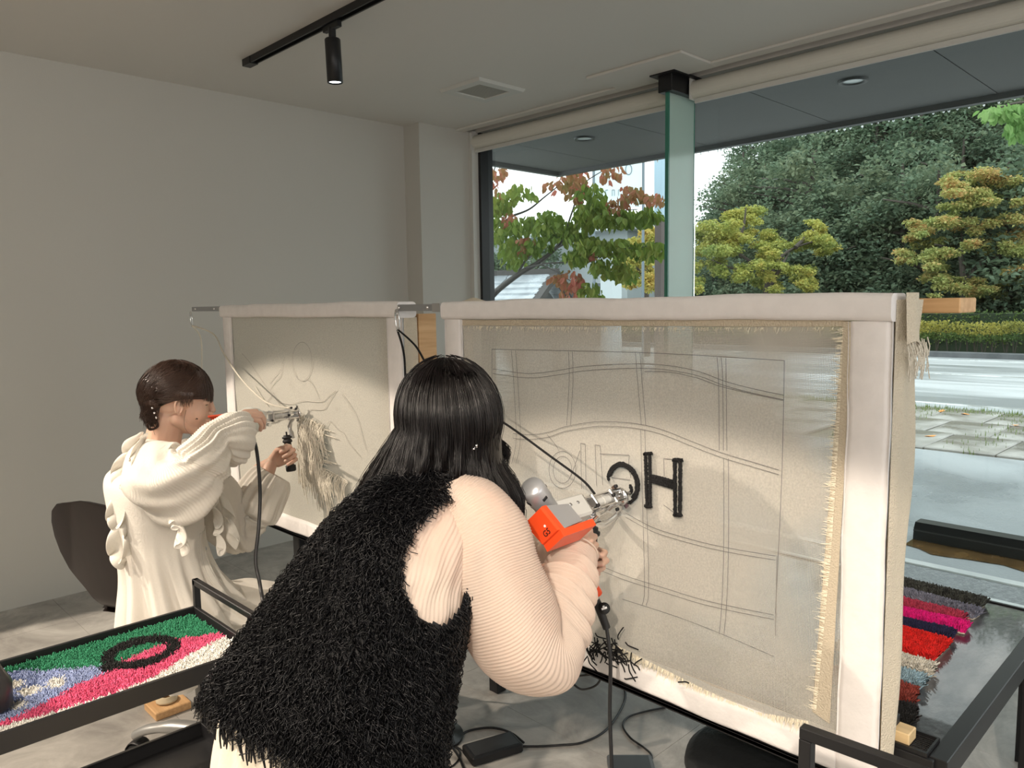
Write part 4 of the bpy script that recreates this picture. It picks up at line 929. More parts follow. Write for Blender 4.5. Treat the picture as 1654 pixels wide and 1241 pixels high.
# wooden beam behind, clamp bars between the frames, post behind the left frame
b = MB(); b.box((1.572, .430, 1.474), (1.672, 1.80, 1.502), bev=.002); tb_ = b.build('wooden_beam', MT['woody'], label='pine beam lying level behind the right frame, its sawn end sticking out', cat='beam')
for k, (ya, yb, lb) in enumerate(((1.697, 1.925, 'flat grey steel bar bridging the gap between the two frames'), (3.147, 3.43, 'flat grey steel bar sticking out left of the left frame'))):
    b = MB(); zz = 1.487 + .006 * k; b.box((1.388, ya, zz), (1.402, yb, zz + .020), bev=.002)
    g = b.build('steel_bar', MT['rail'], label=lb, cat='bar', group='steel bars at the top of the frames')
    for yy in ((ya + .06, yb - .03) if k == 0 else (ya + .05, yb - .04)):
        q = MB(); q.lathe([(.0, -.004), (.0035, -.004), (.005, 0)], (1.388, yy, zz + .010), (1, 0, 0), 10); q.build('screw', MT['chrome'], g)
    if k == 0:
        q = MB(); q.box((1.385, ya + .0, zz - .003), (1.388, ya + .035, zz + .022)); q.build('bracket_plate', MT['steel'], g)
def carabiner(y, label, lean=0.0):
    zt = 1.492; P = []
    for i in range(25):
        a = 2 * math.pi * i / 24; wd = .0085 if math.sin(a) < 0 else .0105
        P.append(V(1.372, y + wd * math.cos(a) + lean * (-.03 + .03 * math.sin(a)), zt - .032 + .032 * math.sin(a)))
    b = MB(); b.tube(P, .0024, 8); g = b.build('carabiner', MT['chrome'], label=label, cat='carabiner', group='carabiners holding the yarn')
    q = MB(); q.lathe([(.0, 0), (.004, 0), (.004, .014), (0, .014)], P[7] + V(0, 0, -.004), (0, 0, -1), 10); q.build('gate_sleeve', MT['steel'], g)
    return V(1.372, y - lean * .06, zt - .060)
c1 = carabiner(1.885, 'steel carabiner hanging from the bar between the two frames', .1)
c2 = carabiner(3.405, 'steel carabiner at the far left end of the left bar', .1)

# tables that carry the frames
MT['tabletop'] = mat('black_ash_sky_glare', (0.20, 0.20, 0.205), 0.28, noise=(7, 0.5), scale=(1, 2.2, 1), color2=(0.028, 0.029, 0.031), bump=(40, 0.15), coat=0.6, ramp=(.42, .72))  # pale mottling paints the sky's glare onto the black wood
def table(label, x0, x1, y0, y1, z, legs, loc_y):
    g = thing('work_table', label, 'table', ((x0 + x1) / 2, loc_y, 0))
    b = MB(); b.box((x0 + .012, y0 + .012, z - .022), (x1 - .012, y1 - .012, z), bev=.001); b.build('table_top', MT['tabletop'], g)
    for lo, hi in (((x0, y0, z - .05), (x0 + .012, y1, z + .004)), ((x1 - .012, y0, z - .05), (x1, y1, z + .004)), ((x0 + .012, y0 - .02, z - .045), (x1 - .012, y0 + .012, z + .006)), ((x0 + .012, y1 - .012, z - .05), (x1 - .012, y1, z + .004))):
        b = MB(); b.box(lo, hi, bev=.0015); b.build('rim', MT['black'], g)
    for (x, y) in legs:
        b = MB(); b.box((x - .024, y - .024, 0), (x + .024, y + .024, z - .022), bev=.003); b.build('leg', MT['black'], g)
    return g
tb_r = table('black ash table behind the right frame carrying the rug samples', 1.478, 2.42, .415, 2.03, .650, ((1.51, .43), (2.38, .43), (1.52, 1.99), (2.38, 1.99)), 1.2)
tb_l = table('black steel table behind the left frame', 1.478, 2.0, 2.045, 3.22, .650, ((1.505, 2.76), (1.96, 2.76), (1.505, 2.10), (1.96, 2.10)), 2.6)
# carrying rail under the frames (the black edge below the foam)
for k, (ya, yb, zz, lb) in enumerate(((.50, 1.69, .602, 'thin black steel ledge under the right frame'), (1.91, 3.14, .650, 'thin black steel ledge under the left frame'))):
    b = MB(); b.box((1.396, ya, zz - .010), (1.476, yb, zz - .001), bev=.001); b.box((1.396, ya, zz - .012), (1.402, yb, zz - .001))
    b.build('steel_ledge', MT['black'], label=lb, cat='ledge', group='ledges under the frames')

b = MB(); b.grid(lambda u, v: (XF + .010 + .052 * u, 1.9035 - .002 * math.sin(u * 6 + v * 9), 1.468 - .80 * v), 8, 40); b.build('cloth_edge', MT['clothwrap'], fr_l)
b = MB(); b.box((1.468, 1.903, 0.665), (1.476, 1.99, 1.478)); b.box((1.476, 1.905, .665), (1.54, 1.93, 1.478), bev=.002); b.build('upright_board', MT['wood'], fr_l)
# hanging yarns
def yarn(name, pts, rad, m_, label, group=None, n=6, sub=8):
    b = MB(); b.tube(smooth_path(pts, sub), rad, n); return b.build(name, m_, label=label, cat='yarn', group=group)
# ================================================================ PEOPLE: tools
MT['skin'] = mat('skin', (0.68, 0.44, 0.33), 0.5, sub=0.25, noise=(14, 0.08))
MT['lips'] = mat('lips', (0.45, 0.17, 0.15), 0.4)
MT['lash'] = mat('lashes_and_brows', (0.04, 0.025, 0.02), 0.7)
MT['nail'] = mat('nails', (0.70, 0.46, 0.38), 0.3)
MT['hairblack'] = mat('black_hair', (0.006, 0.004, 0.004), 0.33, spec=0.42)
MT['hairbrown'] = mat('dark_brown_hair', (0.048, 0.025, 0.017), 0.34, spec=0.5)
def cloth_mat(name, col, trans, alpha, bump=(250, 0.3), rough=0.85, col2=None):
    m = bpy.data.materials.new(name); m.use_nodes = True; t = m.node_tree; t.nodes.clear(); L = t.links.new
    o = t.nodes.new('ShaderNodeOutputMaterial'); d = t.nodes.new('ShaderNodeBsdfPrincipled'); d.inputs['Base Color'].default_value = (*col, 1)
    d.inputs['Roughness'].default_value = rough; d.inputs['Specular IOR Level'].default_value = 0.25; d.inputs['Sheen Weight'].default_value = 0.15
    tl = t.nodes.new('ShaderNodeBsdfTranslucent'); tl.inputs['Color'].default_value = (*col, 1); tp = t.nodes.new('ShaderNodeBsdfTransparent')
    tcn = t.nodes.new('ShaderNodeTexCoord'); n = t.nodes.new('ShaderNodeTexNoise'); n.inputs['Scale'].default_value = bump[0]; L(tcn.outputs['Object'], n.inputs['Vector'])
    bp = t.nodes.new('ShaderNodeBump'); bp.inputs['Strength'].default_value = bump[1]; bp.inputs['Distance'].default_value = 0.002; L(n.outputs['Fac'], bp.inputs['Height']); L(bp.outputs[0], d.inputs['Normal'])
    m1 = t.nodes.new('ShaderNodeMixShader'); m1.inputs[0].default_value = trans; L(d.outputs[0], m1.inputs[1]); L(tl.outputs[0], m1.inputs[2])
    m2 = t.nodes.new('ShaderNodeMixShader'); m2.inputs[0].default_value = 1 - alpha; L(m1.outputs[0], m2.inputs[1]); L(tp.outputs[0], m2.inputs[2]); L(m2.outputs[0], o.inputs['Surface'])
    return m
MT['sheer'] = cloth_mat('sheer_crinkled_blouse', (0.88, 0.745, 0.64), 0.35, 0.82)
MT['innerwear'] = cloth_mat('white_underblouse', (0.86, 0.80, 0.72), 0.2, 1.0)
MT['dress'] = cloth_mat('cream_linen_dress', (0.80, 0.765, 0.69), 0.22, 1.0, (160, 0.5))
MT['skirt'] = cloth_mat('cream_skirt', (0.84, 0.76, 0.62), 0.15, 1.0)
MT['vest'] = mat('black_shaggy_knit', (0.006, 0.006, 0.007), 0.7)
MT['vestyarn'] = mat('black_glossy_yarn', (0.0035, 0.0035, 0.0045), 0.40, spec=0.35)

def remeshed(prims, voxel, smooth=4, fac=0.5):
    """union of closed shapes as one smooth skin -> (verts, faces)"""
    mb = MB()
    for p in prims:
        k = p[0]
        if k == 'c':      # tapered capsule p0 r0 p1 r1
            _, a, r0, b, r1 = p; a = Vector(a); b = Vector(b); d = (b - a); L_ = max(d.length, 1e-5); d.normalize(); prof = []
            for i in range(6): an = math.pi / 2 * i / 5; prof.append((max(r0 * math.sin(an), 1e-6), -r0 * math.cos(an)))
            for i in range(6): an = math.pi / 2 * i / 5; prof.append((max(r1 * math.cos(an), 1e-6), L_ + r1 * math.sin(an)))
            mb.lathe(prof, a, d, 16, cap=False)
        elif k == 'e':    # ellipsoid centre radii rot
            mb.ell(p[1], p[2], p[3] if len(p) > 3 else None, 24, 14)
    me = mb.mesh('tmp'); bm = bmesh.new(); bm.from_mesh(me); bmesh.ops.remove_doubles(bm, verts=bm.verts, dist=1e-5); bmesh.ops.recalc_face_normals(bm, faces=bm.faces); bm.to_mesh(me); bm.free()
    o = bpy.data.objects.new('tmp', me); COL.objects.link(o)
    m = o.modifiers.new('r', 'REMESH'); m.mode = 'VOXEL'; m.voxel_size = voxel
    if smooth: q = o.modifiers.new('s', 'SMOOTH'); q.iterations = smooth; q.factor = fac
    dg_ = bpy.context.evaluated_depsgraph_get(); dg_.update(); ev = o.evaluated_get(dg_); em = ev.to_mesh()
    n = len(em.vertices); co = np.empty(n * 3); em.vertices.foreach_get('co', co); fs = [tuple(p.vertices) for p in em.polygons]
    co = co.reshape(-1, 3); ev.to_mesh_clear(); bpy.data.objects.remove(o); bpy.data.meshes.remove(me)
    return co, fs
def frame_of(f, u):
    f = Vector(f).normalized(); u = Vector(u); u = (u - f * u.dot(f)).normalized(); s = u.cross(f)   # s: the figure's left
    return f, u, s
def hand_prims(W, f, n, thumb, spread=0.019, curl=(50, 60, 40), size=1.0, thumb_dir=None, rel=(0, 4, 8, 14)):
    """W wrist, f towards the knuckles, n the way the fingers curl, thumb: side of the thumb"""
    f = Vector(f).normalized(); n = Vector(n); n = (n - f * n.dot(f)).normalized(); s = Vector(thumb); s = (s - f * s.dot(f) - n * s.dot(n)).normalized()
    W = Vector(W); P = []; k = size
    P.append(('c', W - f * .06 * k, .024 * k, W, .022 * k))
    for i in range(4):
        off = (1.5 - i) * spread * k; kn = W + f * (.082 - abs(i - 1) * .004) * k + s * off
        P.append(('c', W + f * .012 * k + s * off * .55, .015 * k, kn, .0098 * k))
        lens = [(.040, .024, .020), (.044, .028, .021), (.041, .026, .020), (.032, .020, .018)][i]
        d = f; ang = 0; p = kn
        for j in range(3):
            ang += curl[j] + (rel[i] if j == 0 else 0); a = math.radians(ang); d = f * math.cos(a) + n * math.sin(a)
            q = p + d * lens[j] * k; P.append(('c', p, (.0092, .0084, .0076)[j] * k, q, (.0084, .0076, .0066)[j] * k)); p = q
    tb = W + f * .022 * k + s * .022 * k + n * .008 * k
    td = Vector(thumb_dir).normalized() if thumb_dir is not None else (f * .7 + s * .45 + n * .6).normalized()
    q = tb + td * .036 * k; P.append(('c', W + s * .008 * k, .017 * k, tb, .014 * k)); P.append(('c', tb, .0135 * k, q, .0105 * k))
    td2 = (td + f * .25 - s * .35).normalized(); q2 = q + td2 * .028 * k; P.append(('c', q, .0102 * k, q2, .0088 * k))
    td3 = (td2 + f * .1 - s * .3).normalized(); P.append(('c', q2, .0088 * k, q2 + td3 * .018 * k, .0072 * k))
    return P
def head_prims(H, f, u, s, neck=None, k=1.0):
    def p(a, b, c): return H + (f * a + s * b + u * c) * k
    R_ = Matrix((f, s, u)).transposed()
    P = [('e', p(-.014, 0, .026), (.094 * k, .072 * k, .084 * k), R_), ('e', p(.028, 0, -.022), (.058 * k, .058 * k, .080 * k), R_), ('e', p(.032, 0, .030), (.052 * k, .060 * k, .056 * k), R_),
         ('e', p(.066, 0, -.094), (.016 * k, .020 * k, .015 * k), R_), ('e', p(.062, 0, -.078), (.022 * k, .030 * k, .022 * k), R_)]
    for b in (1, -1):
        P += [('c', p(-.012, .046 * b, -.052), .020 * k, p(.050, .020 * b, -.090), .018 * k), ('e', p(.052, .036 * b, -.030), (.024 * k, .022 * k, .030 * k), R_),
              ('c', p(.082, .006 * b, .022), .008 * k, p(.070, .042 * b, .022), .008 * k),
              ('e', p(.070, .031 * b, .002), (.013 * k, .016 * k, .011 * k), R_),
              ('e', p(.090, .011 * b, -.035), (.010 * k, .008 * k, .007 * k), R_)]
    P += [('c', p(.084, 0, .014), .0075 * k, p(.099, 0, -.026), .0088 * k), ('e', p(.084, 0, -.056), (.012 * k, .024 * k, .0062 * k), R_), ('e', p(.081, 0, -.067), (.012 * k, .021 * k, .0068 * k), R_)]
    if neck is not None: P += [('c', p(-.030, 0, -.050), .050 * k, neck, .056 * k)]
    return P
def paint(me, tests):
    """tests: (slot, centre, radius-vector in frame R) -> faces inside get that material slot"""
    for slot, c, rr, R_ in tests:
        Rt = R_.transposed()
        for p in me.polygons:
            d = Rt @ (p.center - c)
            if (d.x / rr[0]) ** 2 + (d.y / rr[1]) ** 2 + (d.z / rr[2]) ** 2 < 1: p.material_index = slot
def strand_mesh(paths, rad, n=3, taper=0.35):
    vs_ = []; fs = []
    for P in paths:
        K = len(P); k0 = len(vs_); r0 = rad * rnd.uniform(.7, 1.25)
        for i, p in enumerate(P):
            t = (P[min(i + 1, K - 1)] - P[max(i - 1, 0)]).normalized(); u = t.orthogonal().normalized(); b = t.cross(u); rr = r0 * (1 - (1 - taper) * (i / (K - 1)) ** 2)
            for k in range(n): a = 2 * math.pi * k / n; vs_.append(p + u * (rr * math.cos(a)) + b * (rr * math.sin(a)))
        fs += [(k0 + i * n + k, k0 + i * n + (k + 1) % n, k0 + (i + 1) * n + (k + 1) % n, k0 + (i + 1) * n + k) for i in range(K - 1) for k in range(n)]
    mb = MB(); mb.add(vs_, fs, 0, True); return mb
def ring_loft(rings, nseg, nrow, disp=None):
    """rings: list of (centre, axis_a vector, axis_b vector); disp(t, ang, p) -> outward metres"""
    C_ = smooth_path([r[0] for r in rings], 8); A_ = smooth_path([r[1] for r in rings], 8); B_ = smooth_path([r[2] for r in rings], 8); N = len(C_)
    cum = [0.0]
    for i in range(N - 1): cum.append(cum[-1] + (C_[i + 1] - C_[i]).length)
    idx = np.interp(np.linspace(0, cum[-1], 2001), cum, np.arange(N))
    def at(L_, t): x = float(idx[int(min(max(t, 0), 1) * 2000 + .5)]); i = min(int(x), N - 2); return L_[i].lerp(L_[i + 1], x - i)
    def fn(u, v):
        a = 2 * math.pi * u; c, A, B = at(C_, v), at(A_, v), at(B_, v)
        d = A * math.cos(a) + B * math.sin(a)
        e = disp(v, a) if disp else 0
        return c + d + d.normalized() * e
    mb = MB(); mb.grid(fn, nseg, nrow, loop=True); return mb, fn
def ruffle(edge, depth_vec, amp, waves, rows=6, seg=220, seed=0, wdir=None):
    """a gathered strip hanging from edge polyline"""
    r = random.Random(seed); E_ = smooth_path(edge, 8); N = len(E_); ph = r.uniform(0, 6)
    def fn(u, v):
        x = u * (N - 1); i = min(int(x), N - 2); p = E_[i].lerp(E_[i + 1], x - i); t = (E_[i + 1] - E_[i]).normalized()
        dv = Vector(depth_vec(u)) if callable(depth_vec) else Vector(depth_vec); nn = t.cross(dv).normalized()
        w_ = math.sin(u * waves * 6.283 + ph + 1.3 * math.sin(u * waves * 1.7)) ; w2 = math.cos(u * waves * 6.283 * 1.0 + ph + 1.3 * math.sin(u * waves * 1.7))
        return p + dv * v * (1 + .15 * w2) + nn * (amp * w_ * v ** .8) + t * (amp * .7 * w2 * v)
    mb = MB(); mb.grid(fn, seg, rows); return mb
# ================================================================ the woman at the right frame (seen from behind)
WA_loc = Vector((0.60, 1.10, 0.0))
nk = V(.915, 1.180, 1.205)                 # nape
hd_c = V(.965, 1.150, 1.278)               # head centre
Rsh = dep(768, 838, 1.40); Lsh = V(.955, 1.325, 1.085)
Rel = dep(846, 1050, 1.37); Rwr = dep(926, 918, 1.585)
Lel = V(1.08, 1.42, .885); Lwr = dep(905, 902, 1.745)
pel = V(.62, 1.10, .80)
f, u, s = frame_of((1, -.05, -.38), (0.35, 0, 1))
hpA = head_prims(hd_c, f, u, s, nk + V(-.01, 0, -.02))
headA = remeshed(hpA, .0035, 5)
gripA = (dep(968, 968, 1.66) - dep(915, 890, 1.60)).normalized()       # rear grip axis of the pistol
# right hand round the rear grip, left hand round the front handle
Rf = (dep(958, 893, 1.655) - Rwr).normalized()
RT = V(.712, -.702, 0); AW = V(.70, .71, 0)
Rwr2 = dep(912, 908, 1.59)
h1 = hand_prims(Rwr2, RT * .72 + V(0, 0, .30) + AW * .40, AW * .9 - RT * .25 + V(0, 0, -.35), V(0, 0, .8) - RT * .6, curl=(40, 62, 40), size=.88)
h2 = hand_prims(dep(908, 900, 1.745), RT * .95 + V(0, 0, -.05) - AW * .1, -AW * .95 - RT * .1, (0, 0, 1), curl=(42, 66, 48), size=.88)
hA1 = remeshed(h1, .0024, 4, .4); hA2 = remeshed(h2, .0024, 4, .4)
body = [('c', nk + V(-.02, 0, -.03), .055, V(.86, 1.175, 1.10), .10), ('e', V(.85, 1.175, 1.04), (.10, .13, .11), Matrix.Rotation(math.radians(40), 3, 'Y')),
        ('e', V(.75, 1.14, .95), (.09, .12, .14), Matrix.Rotation(math.radians(35), 3, 'Y')), ('e', pel, (.09, .125, .11)),
        ('c', V(.88, 1.10, 1.10), .075, Rsh, .060), ('e', V(.83, 1.08, 1.04), (.12, .10, .12)), ('c', V(.90, 1.25, 1.08), .055, Lsh, .048),
        ('c', Rsh, .048, Rel, .038), ('c', Rel, .037, Rwr, .022), ('c', Rwr - Rf * .05, .024, Rwr, .021),
        ('c', Lsh, .048, Lel, .038), ('c', Lel, .037, Lwr, .022),
        ('c', V(.62, 1.045, .76), .068, V(.64, 1.03, .44), .055), ('c', V(.64, 1.03, .44), .055, V(.58, 1.00, .09), .036),
        ('c', V(.62, 1.155, .76), .068, V(.64, 1.18, .44), .055), ('c', V(.64, 1.18, .44), .055, V(.58, 1.20, .09), .036),
        ('c', V(.57, 1.00, .045), .038, V(.73, 1.00, .030), .026), ('c', V(.57, 1.20, .045), .038, V(.73, 1.20, .030), .026)]
bodyA = remeshed(body, .009, 6)
mb = MB()
for co, fs in (bodyA, headA, hA1, hA2): mb.add(co, fs, 0, True)
me = mb.mesh('person', WA_loc, [MT['skin'], MT['lips'], MT['lash'], MT['nail']])
wa = link('person', me, None, 'person bending to the right frame in a black shaggy vest over a sheer cream blouse', 'person'); wa.location = WA_loc
# ---- hair: falls from a crown parting to the shoulders
r = random.Random(31)
RH = (.104, .094, .112)
def hair_paths(n, spread=1.0):
    out_ = []
    for i in range(n):
        ph = r.uniform(0, 2 * math.pi); th0 = math.radians(r.uniform(2, 62)); lay = r.uniform(.93, 1.04) * spread
        cph, sph = math.cos(ph), math.sin(ph)
        # how far below the equator the lock hangs and how it flares, by direction round the head
        back = max(0, math.cos(ph - math.radians(180))); left = max(0, math.cos(ph - math.radians(125))); right = max(0, math.cos(ph - math.radians(-50)))
        L_ = .085 + .03 * back + .085 * left + .150 * right ** 1.5; L_ *= r.uniform(.8, 1.06)
        fl = .012 + .100 * left ** 1.0 + .040 * right ** 3 - .004 * back
        if -0.35 < ((ph + math.pi) % (2 * math.pi)) - math.pi < 1.0: L_ *= .5
        P = []; wv = r.uniform(-.004, .004); wv2 = r.uniform(0, 6); clp = math.floor(ph * 9) * 2.4
        part = V(0, .012, 0)
        for k in range(8):
            th = th0 + (math.radians(97) - th0) * k / 7
            P.append(hd_c + V(-.006, 0, .006) + part * (1 - k / 7) + V(RH[0] * lay * math.sin(th) * cph, RH[1] * lay * math.sin(th) * sph, RH[2] * lay * math.cos(th)))
        e = P[-1]
        for k in range(1, 9):
            q = k / 8; o = fl * q ** .95 - .026 * right ** 2 * math.sin(math.pi * min(q * 1.5, 1)) - .012 * max(0, q - .75) * 4 * (.5 + right)
            P.append(e + V(cph * (o + wv * q), sph * (o + wv * q), -L_ * q) + V(.006 * math.sin(clp + q * 6), .006 * math.cos(clp + q * 5), 0) * q + V(.002 * math.sin(wv2 + q * 9), .002 * math.cos(wv2 * 2 + q * 8), 0) * q)
        out_.append(P)
    return out_
b = MB(); b.ell(hd_c + V(-.006, 0, .005), (RH[0] * .975, RH[1] * .975, RH[2] * .975), None, 32, 20)
for q in (.25, .5, .75, 1.0): pass
def cap_fn(u, v):
    ph = math.radians(50) + u * math.radians(270); P = V(RH[0] * .94 * math.cos(ph), RH[1] * .94 * math.sin(ph), .004)
    left = max(0, math.cos(ph - math.radians(125))); rt = max(0, math.cos(ph - math.radians(310)))
    return hd_c + P * (1 + .05 * v) + V(0, 0, -(.075 + .03 * left + .055 * rt) * v)
b.grid(cap_fn, 40, 8); b.build('hair_underlayer', MT['hairblack'], wa)
hb_ = strand_mesh(hair_paths(5200) + hair_paths(260, 1.06), .00075).build('hair', MT['hairblack'], wa, kind='stuff')
# earring
ep = dep(767, 723, 1.43)
b = MB()
for k in range(7): a = k * 2.4; b.ell(ep + V(.0035 * math.cos(a), .0035 * math.sin(a), .004 * math.sin(a * 1.7)), (.0025, .0025, .0025), None, 8, 6)
b.build('earring', MT['chrome'], wa)
b = MB(); b.tube([dep(765, 735, 1.47), dep(766, 770, 1.47), dep(766, 800, 1.46)], .006, 6); b.build('side_hair_lock', mat('reddish_lock', (0.10, 0.03, 0.02), .5), wa)

# ---- vest body
def vring(px, py, d, a, b_, tilt, lat=0.0):
    """ring across the bent back: a = half width along Y, b = half depth; tilt = how far the back leans"""
    c = dep(px, py, d); t_ = math.radians(tilt)
    return (c, V(lat, a, 0), V(b_ * math.cos(t_), 0, -b_ * math.sin(t_)))
vr = [vring(706, 782, 1.470, .058, .056, 50), vring(698, 812, 1.455, .092, .078, 50), vring(680, 850, 1.43, .138, .108, 48), vring(644, 910, 1.395, .165, .135, 45), vring(606, 988, 1.36, .180, .148, 38),
      vring(566, 1070, 1.325, .197, .163, 28), vring(540, 1128, 1.30, .210, .178, 27), vring(526, 1166, 1.295, .218, .190, 29), vring(520, 1186, 1.29, .222, .195, 31)]
def vdisp(t, a): return .004 * math.sin(a * 5 + t * 9)
vb, vfn = ring_loft(vr, 96, 80, vdisp)
# armhole on the near (-Y) side: angle 270 deg is -Y; cut it out of the shell
def in_hole(u, v):
    a = 360 * u; da = ((a - 196 + 180) % 360) - 180     # centre of the opening
    return ((da) / 31) ** 2 + ((v - .275) / .235) ** 2 < 1
N = 96; keepf = []; mi = 0
for j in range(80):
    for i in range(N):
        if not in_hole((i + .5) / N, (j + .5) / 80): keepf.append((j * N + i, j * N + (i + 1) % N, (j + 1) * N + (i + 1) % N, (j + 1) * N + i))
vest = MB(); vest.add(vb.v, keepf, 0, True); vo = vest.build('vest', MT['vest'], wa)
# shaggy yarn ends
r = random.Random(77); paths = []
while len(paths) < 36000:
    u_, v_ = r.random(), r.random() ** .85
    if in_hole(u_, v_): continue
    p = vfn(u_, v_); e1 = vfn(u_ + .004, v_) - p; e2 = vfn(u_, min(v_ + .004, 1)) - p if v_ < .99 else p - vfn(u_, v_ - .004)
    nn = e1.cross(e2).normalized(); c0 = p; 
    if nn.dot(p - (vr[0][0].lerp(vr[-1][0], v_))) < 0: nn = -nn
    g = V(0, 0, -1); g = (g - nn * g.dot(nn)); g = g.normalized() if g.length > .1 else e2.normalized()
    sd = nn.cross(g); L_ = r.uniform(.010, .026); cu = r.uniform(-1.6, 1.6); lf_ = r.uniform(.05, .55); g = (g + sd * r.gauss(0, .30)).normalized()
    P = [p, p + nn * L_ * lf_ + g * L_ * .25, p + nn * L_ * lf_ * 1.3 + g * L_ * .62 + sd * cu * L_ * .22, p + nn * L_ * lf_ * .9 + g * L_ * .95 + sd * cu * L_ * .05, p + nn * L_ * (lf_ * .6 + .15) + g * L_ * 1.15 - sd * cu * L_ * .22]
    paths.append(P)
strand_mesh(paths, .00105, 3, .7).build('shaggy_yarn', MT['vestyarn'], vo, kind='stuff')
# loose longer ends hanging at the hem and the armhole
paths = []
for _ in range(420):
    u_ = r.random(); v_ = 1.0 if r.random() < .8 else r.uniform(.4, .9)
    if in_hole(u_, v_): continue
    p = vfn(u_, v_) + V(0, 0, .006); L_ = r.uniform(.025, .06); q = r.uniform(0, 6.28)
    paths.append([p + V(.003 * math.cos(q + k), .003 * math.sin(q + k * 1.3), -L_ * k / 5) for k in range(6)])
for (pp, n_) in ((((668, 830), (678, 850), (672, 868)), 3), (((745, 1010), (752, 1060), (735, 1110)), 14)):
    for _ in range(n_):
        t = r.random(); p = dep(*(np.array(pp[0]) * (1 - t) + np.array(pp[2]) * t), 1.30 if n_ == 3 else 1.32); L_ = r.uniform(.02, .045)
        paths.append([p + V(.002 * math.sin(k), .002 * math.cos(k * 2), -L_ * k / 4) for k in range(5)])
strand_mesh(paths, .0021, 4, .6).build('loose_yarn_ends', MT['vestyarn'], vo, kind='stuff')

# ---- blouse: back panel under the vest and two sleeves
br_ = [(c, A * .93, B * .90) for c, A, B in vr[1:7]]
b, _ = ring_loft(br_, 420, 120, lambda t, a: .004 * math.sin(a * 7 + 3.5 * math.sin(t * 7)) + .0014 * math.sin(a * 19 - 9 * t + 3 * math.sin(t * 9 + a)) + .0008 * math.sin(a * 90 + 14 * math.sin(t * 5 + a)))
bl_ = b.build('blouse', MT['sheer'], wa)
iw = [(c, A * .85, B * .81) for c, A, B in vr[3:7]]
b, _ = ring_loft(iw, 120, 90, lambda t, a: .0045 * math.sin(a * 6 + 3.0 * math.sin(t * 6)) + .002 * math.sin(a * 23 + 4 * math.sin(t * 5)))
b.build('underblouse', MT['innerwear'], wa)
def sleeve(parent, rings, crinkle, name='sleeve', nrow=760, seg=96, mat_='sheer', folds=None):
    """rings: (centre, half width a, half width b, reference up)"""
    cs = [Vector(q[0]) for q in rings]; R_ = []
    for i, q in enumerate(rings):
        t = (cs[min(i + 1, len(cs) - 1)] - cs[max(i - 1, 0)]).normalized(); up = Vector(q[3]); up = (up - t * up.dot(t)).normalized(); sd = t.cross(up)
        R_.append((cs[i], up * q[1], sd * q[2]))
    Ltot = sum((cs[i + 1] - cs[i]).length for i in range(len(cs) - 1))
    def dsp(t, a):
        e = crinkle * math.sin(2 * math.pi * (t * Ltot / .0046 + .9 * math.sin(a * 2 + 1) + .35 * math.sin(a * 5 + t * 9)))
        return e + (folds(t, a) if folds else 0)
    mb, fn_ = ring_loft(R_, seg, nrow, dsp); return mb.build(name, MT[mat_], parent), fn_
# direction pointing out of the picture plane to the camera, for oriented rings
def fo1(t, a):
    e = 0
    if t > .60: e += .010 * math.sin((t - .60) * 85 + 1.2 * math.sin(a)) * sst((t - .60) * 8) * sst((1.0 - t) * 9)
    e += .006 * math.sin(a * 3 + t * 8) * sst(t * 5) * (1 - sst((t - .7) * 4)); return e
UPR = (0.7, -0.7, 0.15)
slR, _ = sleeve(bl_, [(dep(728, 800, 1.435), .050, .060, UPR), (dep(752, 822, 1.425), .070, .080, UPR), (dep(778, 868, 1.40), .082, .080, UPR), (dep(792, 925, 1.385), .085, .078, UPR), (dep(815, 985, 1.37), .090, .080, UPR),
      (dep(846, 1042, 1.365), .082, .080, UPR), (dep(868, 1058, 1.385), .078, .078, (1, -.6, .9)), (dep(888, 1022, 1.43), .066, .066, (1, -.6, .9)), (dep(903, 980, 1.485), .056, .058, (.9, -.6, .6)), (dep(916, 945, 1.54), .052, .052, (.9, -.6, .5)), (dep(927, 908, 1.588), .047, .047, (.8, -.6, .5)), (dep(931, 893, 1.605), .044, .044, (.8, -.6, .5))],
      .0011, folds=fo1)
# seam ring and cuff edge
q0 = [dep(740, 775, 1.405), dep(712, 790, 1.375), dep(695, 815, 1.35), dep(690, 850, 1.335), dep(700, 890, 1.325), dep(716, 925, 1.32), dep(735, 955, 1.325)]
b = MB(); b.tube(smooth_path(q0, 6), .0028, 6); b.build('shoulder_seam', MT['sheer'], bl_)
cc = dep(931, 892, 1.606); ax = (dep(927, 908, 1.588) - dep(916, 945, 1.54)).normalized(); uu = ax.orthogonal().normalized(); vv = ax.cross(uu)
b = MB(); b.tube([cc + uu * .0455 * math.cos(a) + vv * .0455 * math.sin(a) for a in [2 * math.pi * i / 32 for i in range(33)]], .0020, 6, cap=False); b.build('cuff_hem', MT['sheer'], slR)
slL, _ = sleeve(bl_, [(V(.93, 1.27, 1.09), .05, .05, (0, 0, 1)), (Lsh, .062, .06, (0, 0, 1)), (Lsh.lerp(Lel, .5), .075, .07, (1, 0, .3)), (Lel, .072, .070, (1, 0, 1)), (Lel.lerp(Lwr, .4) , .060, .055, (0, 0, 1)), (Lel.lerp(Lwr, .8), .050, .048, (0, 0, 1)), (Lel.lerp(Lwr, .97), .044, .044, (0, 0, 1))], .0010, nrow=300, seg=64, folds=fo1)

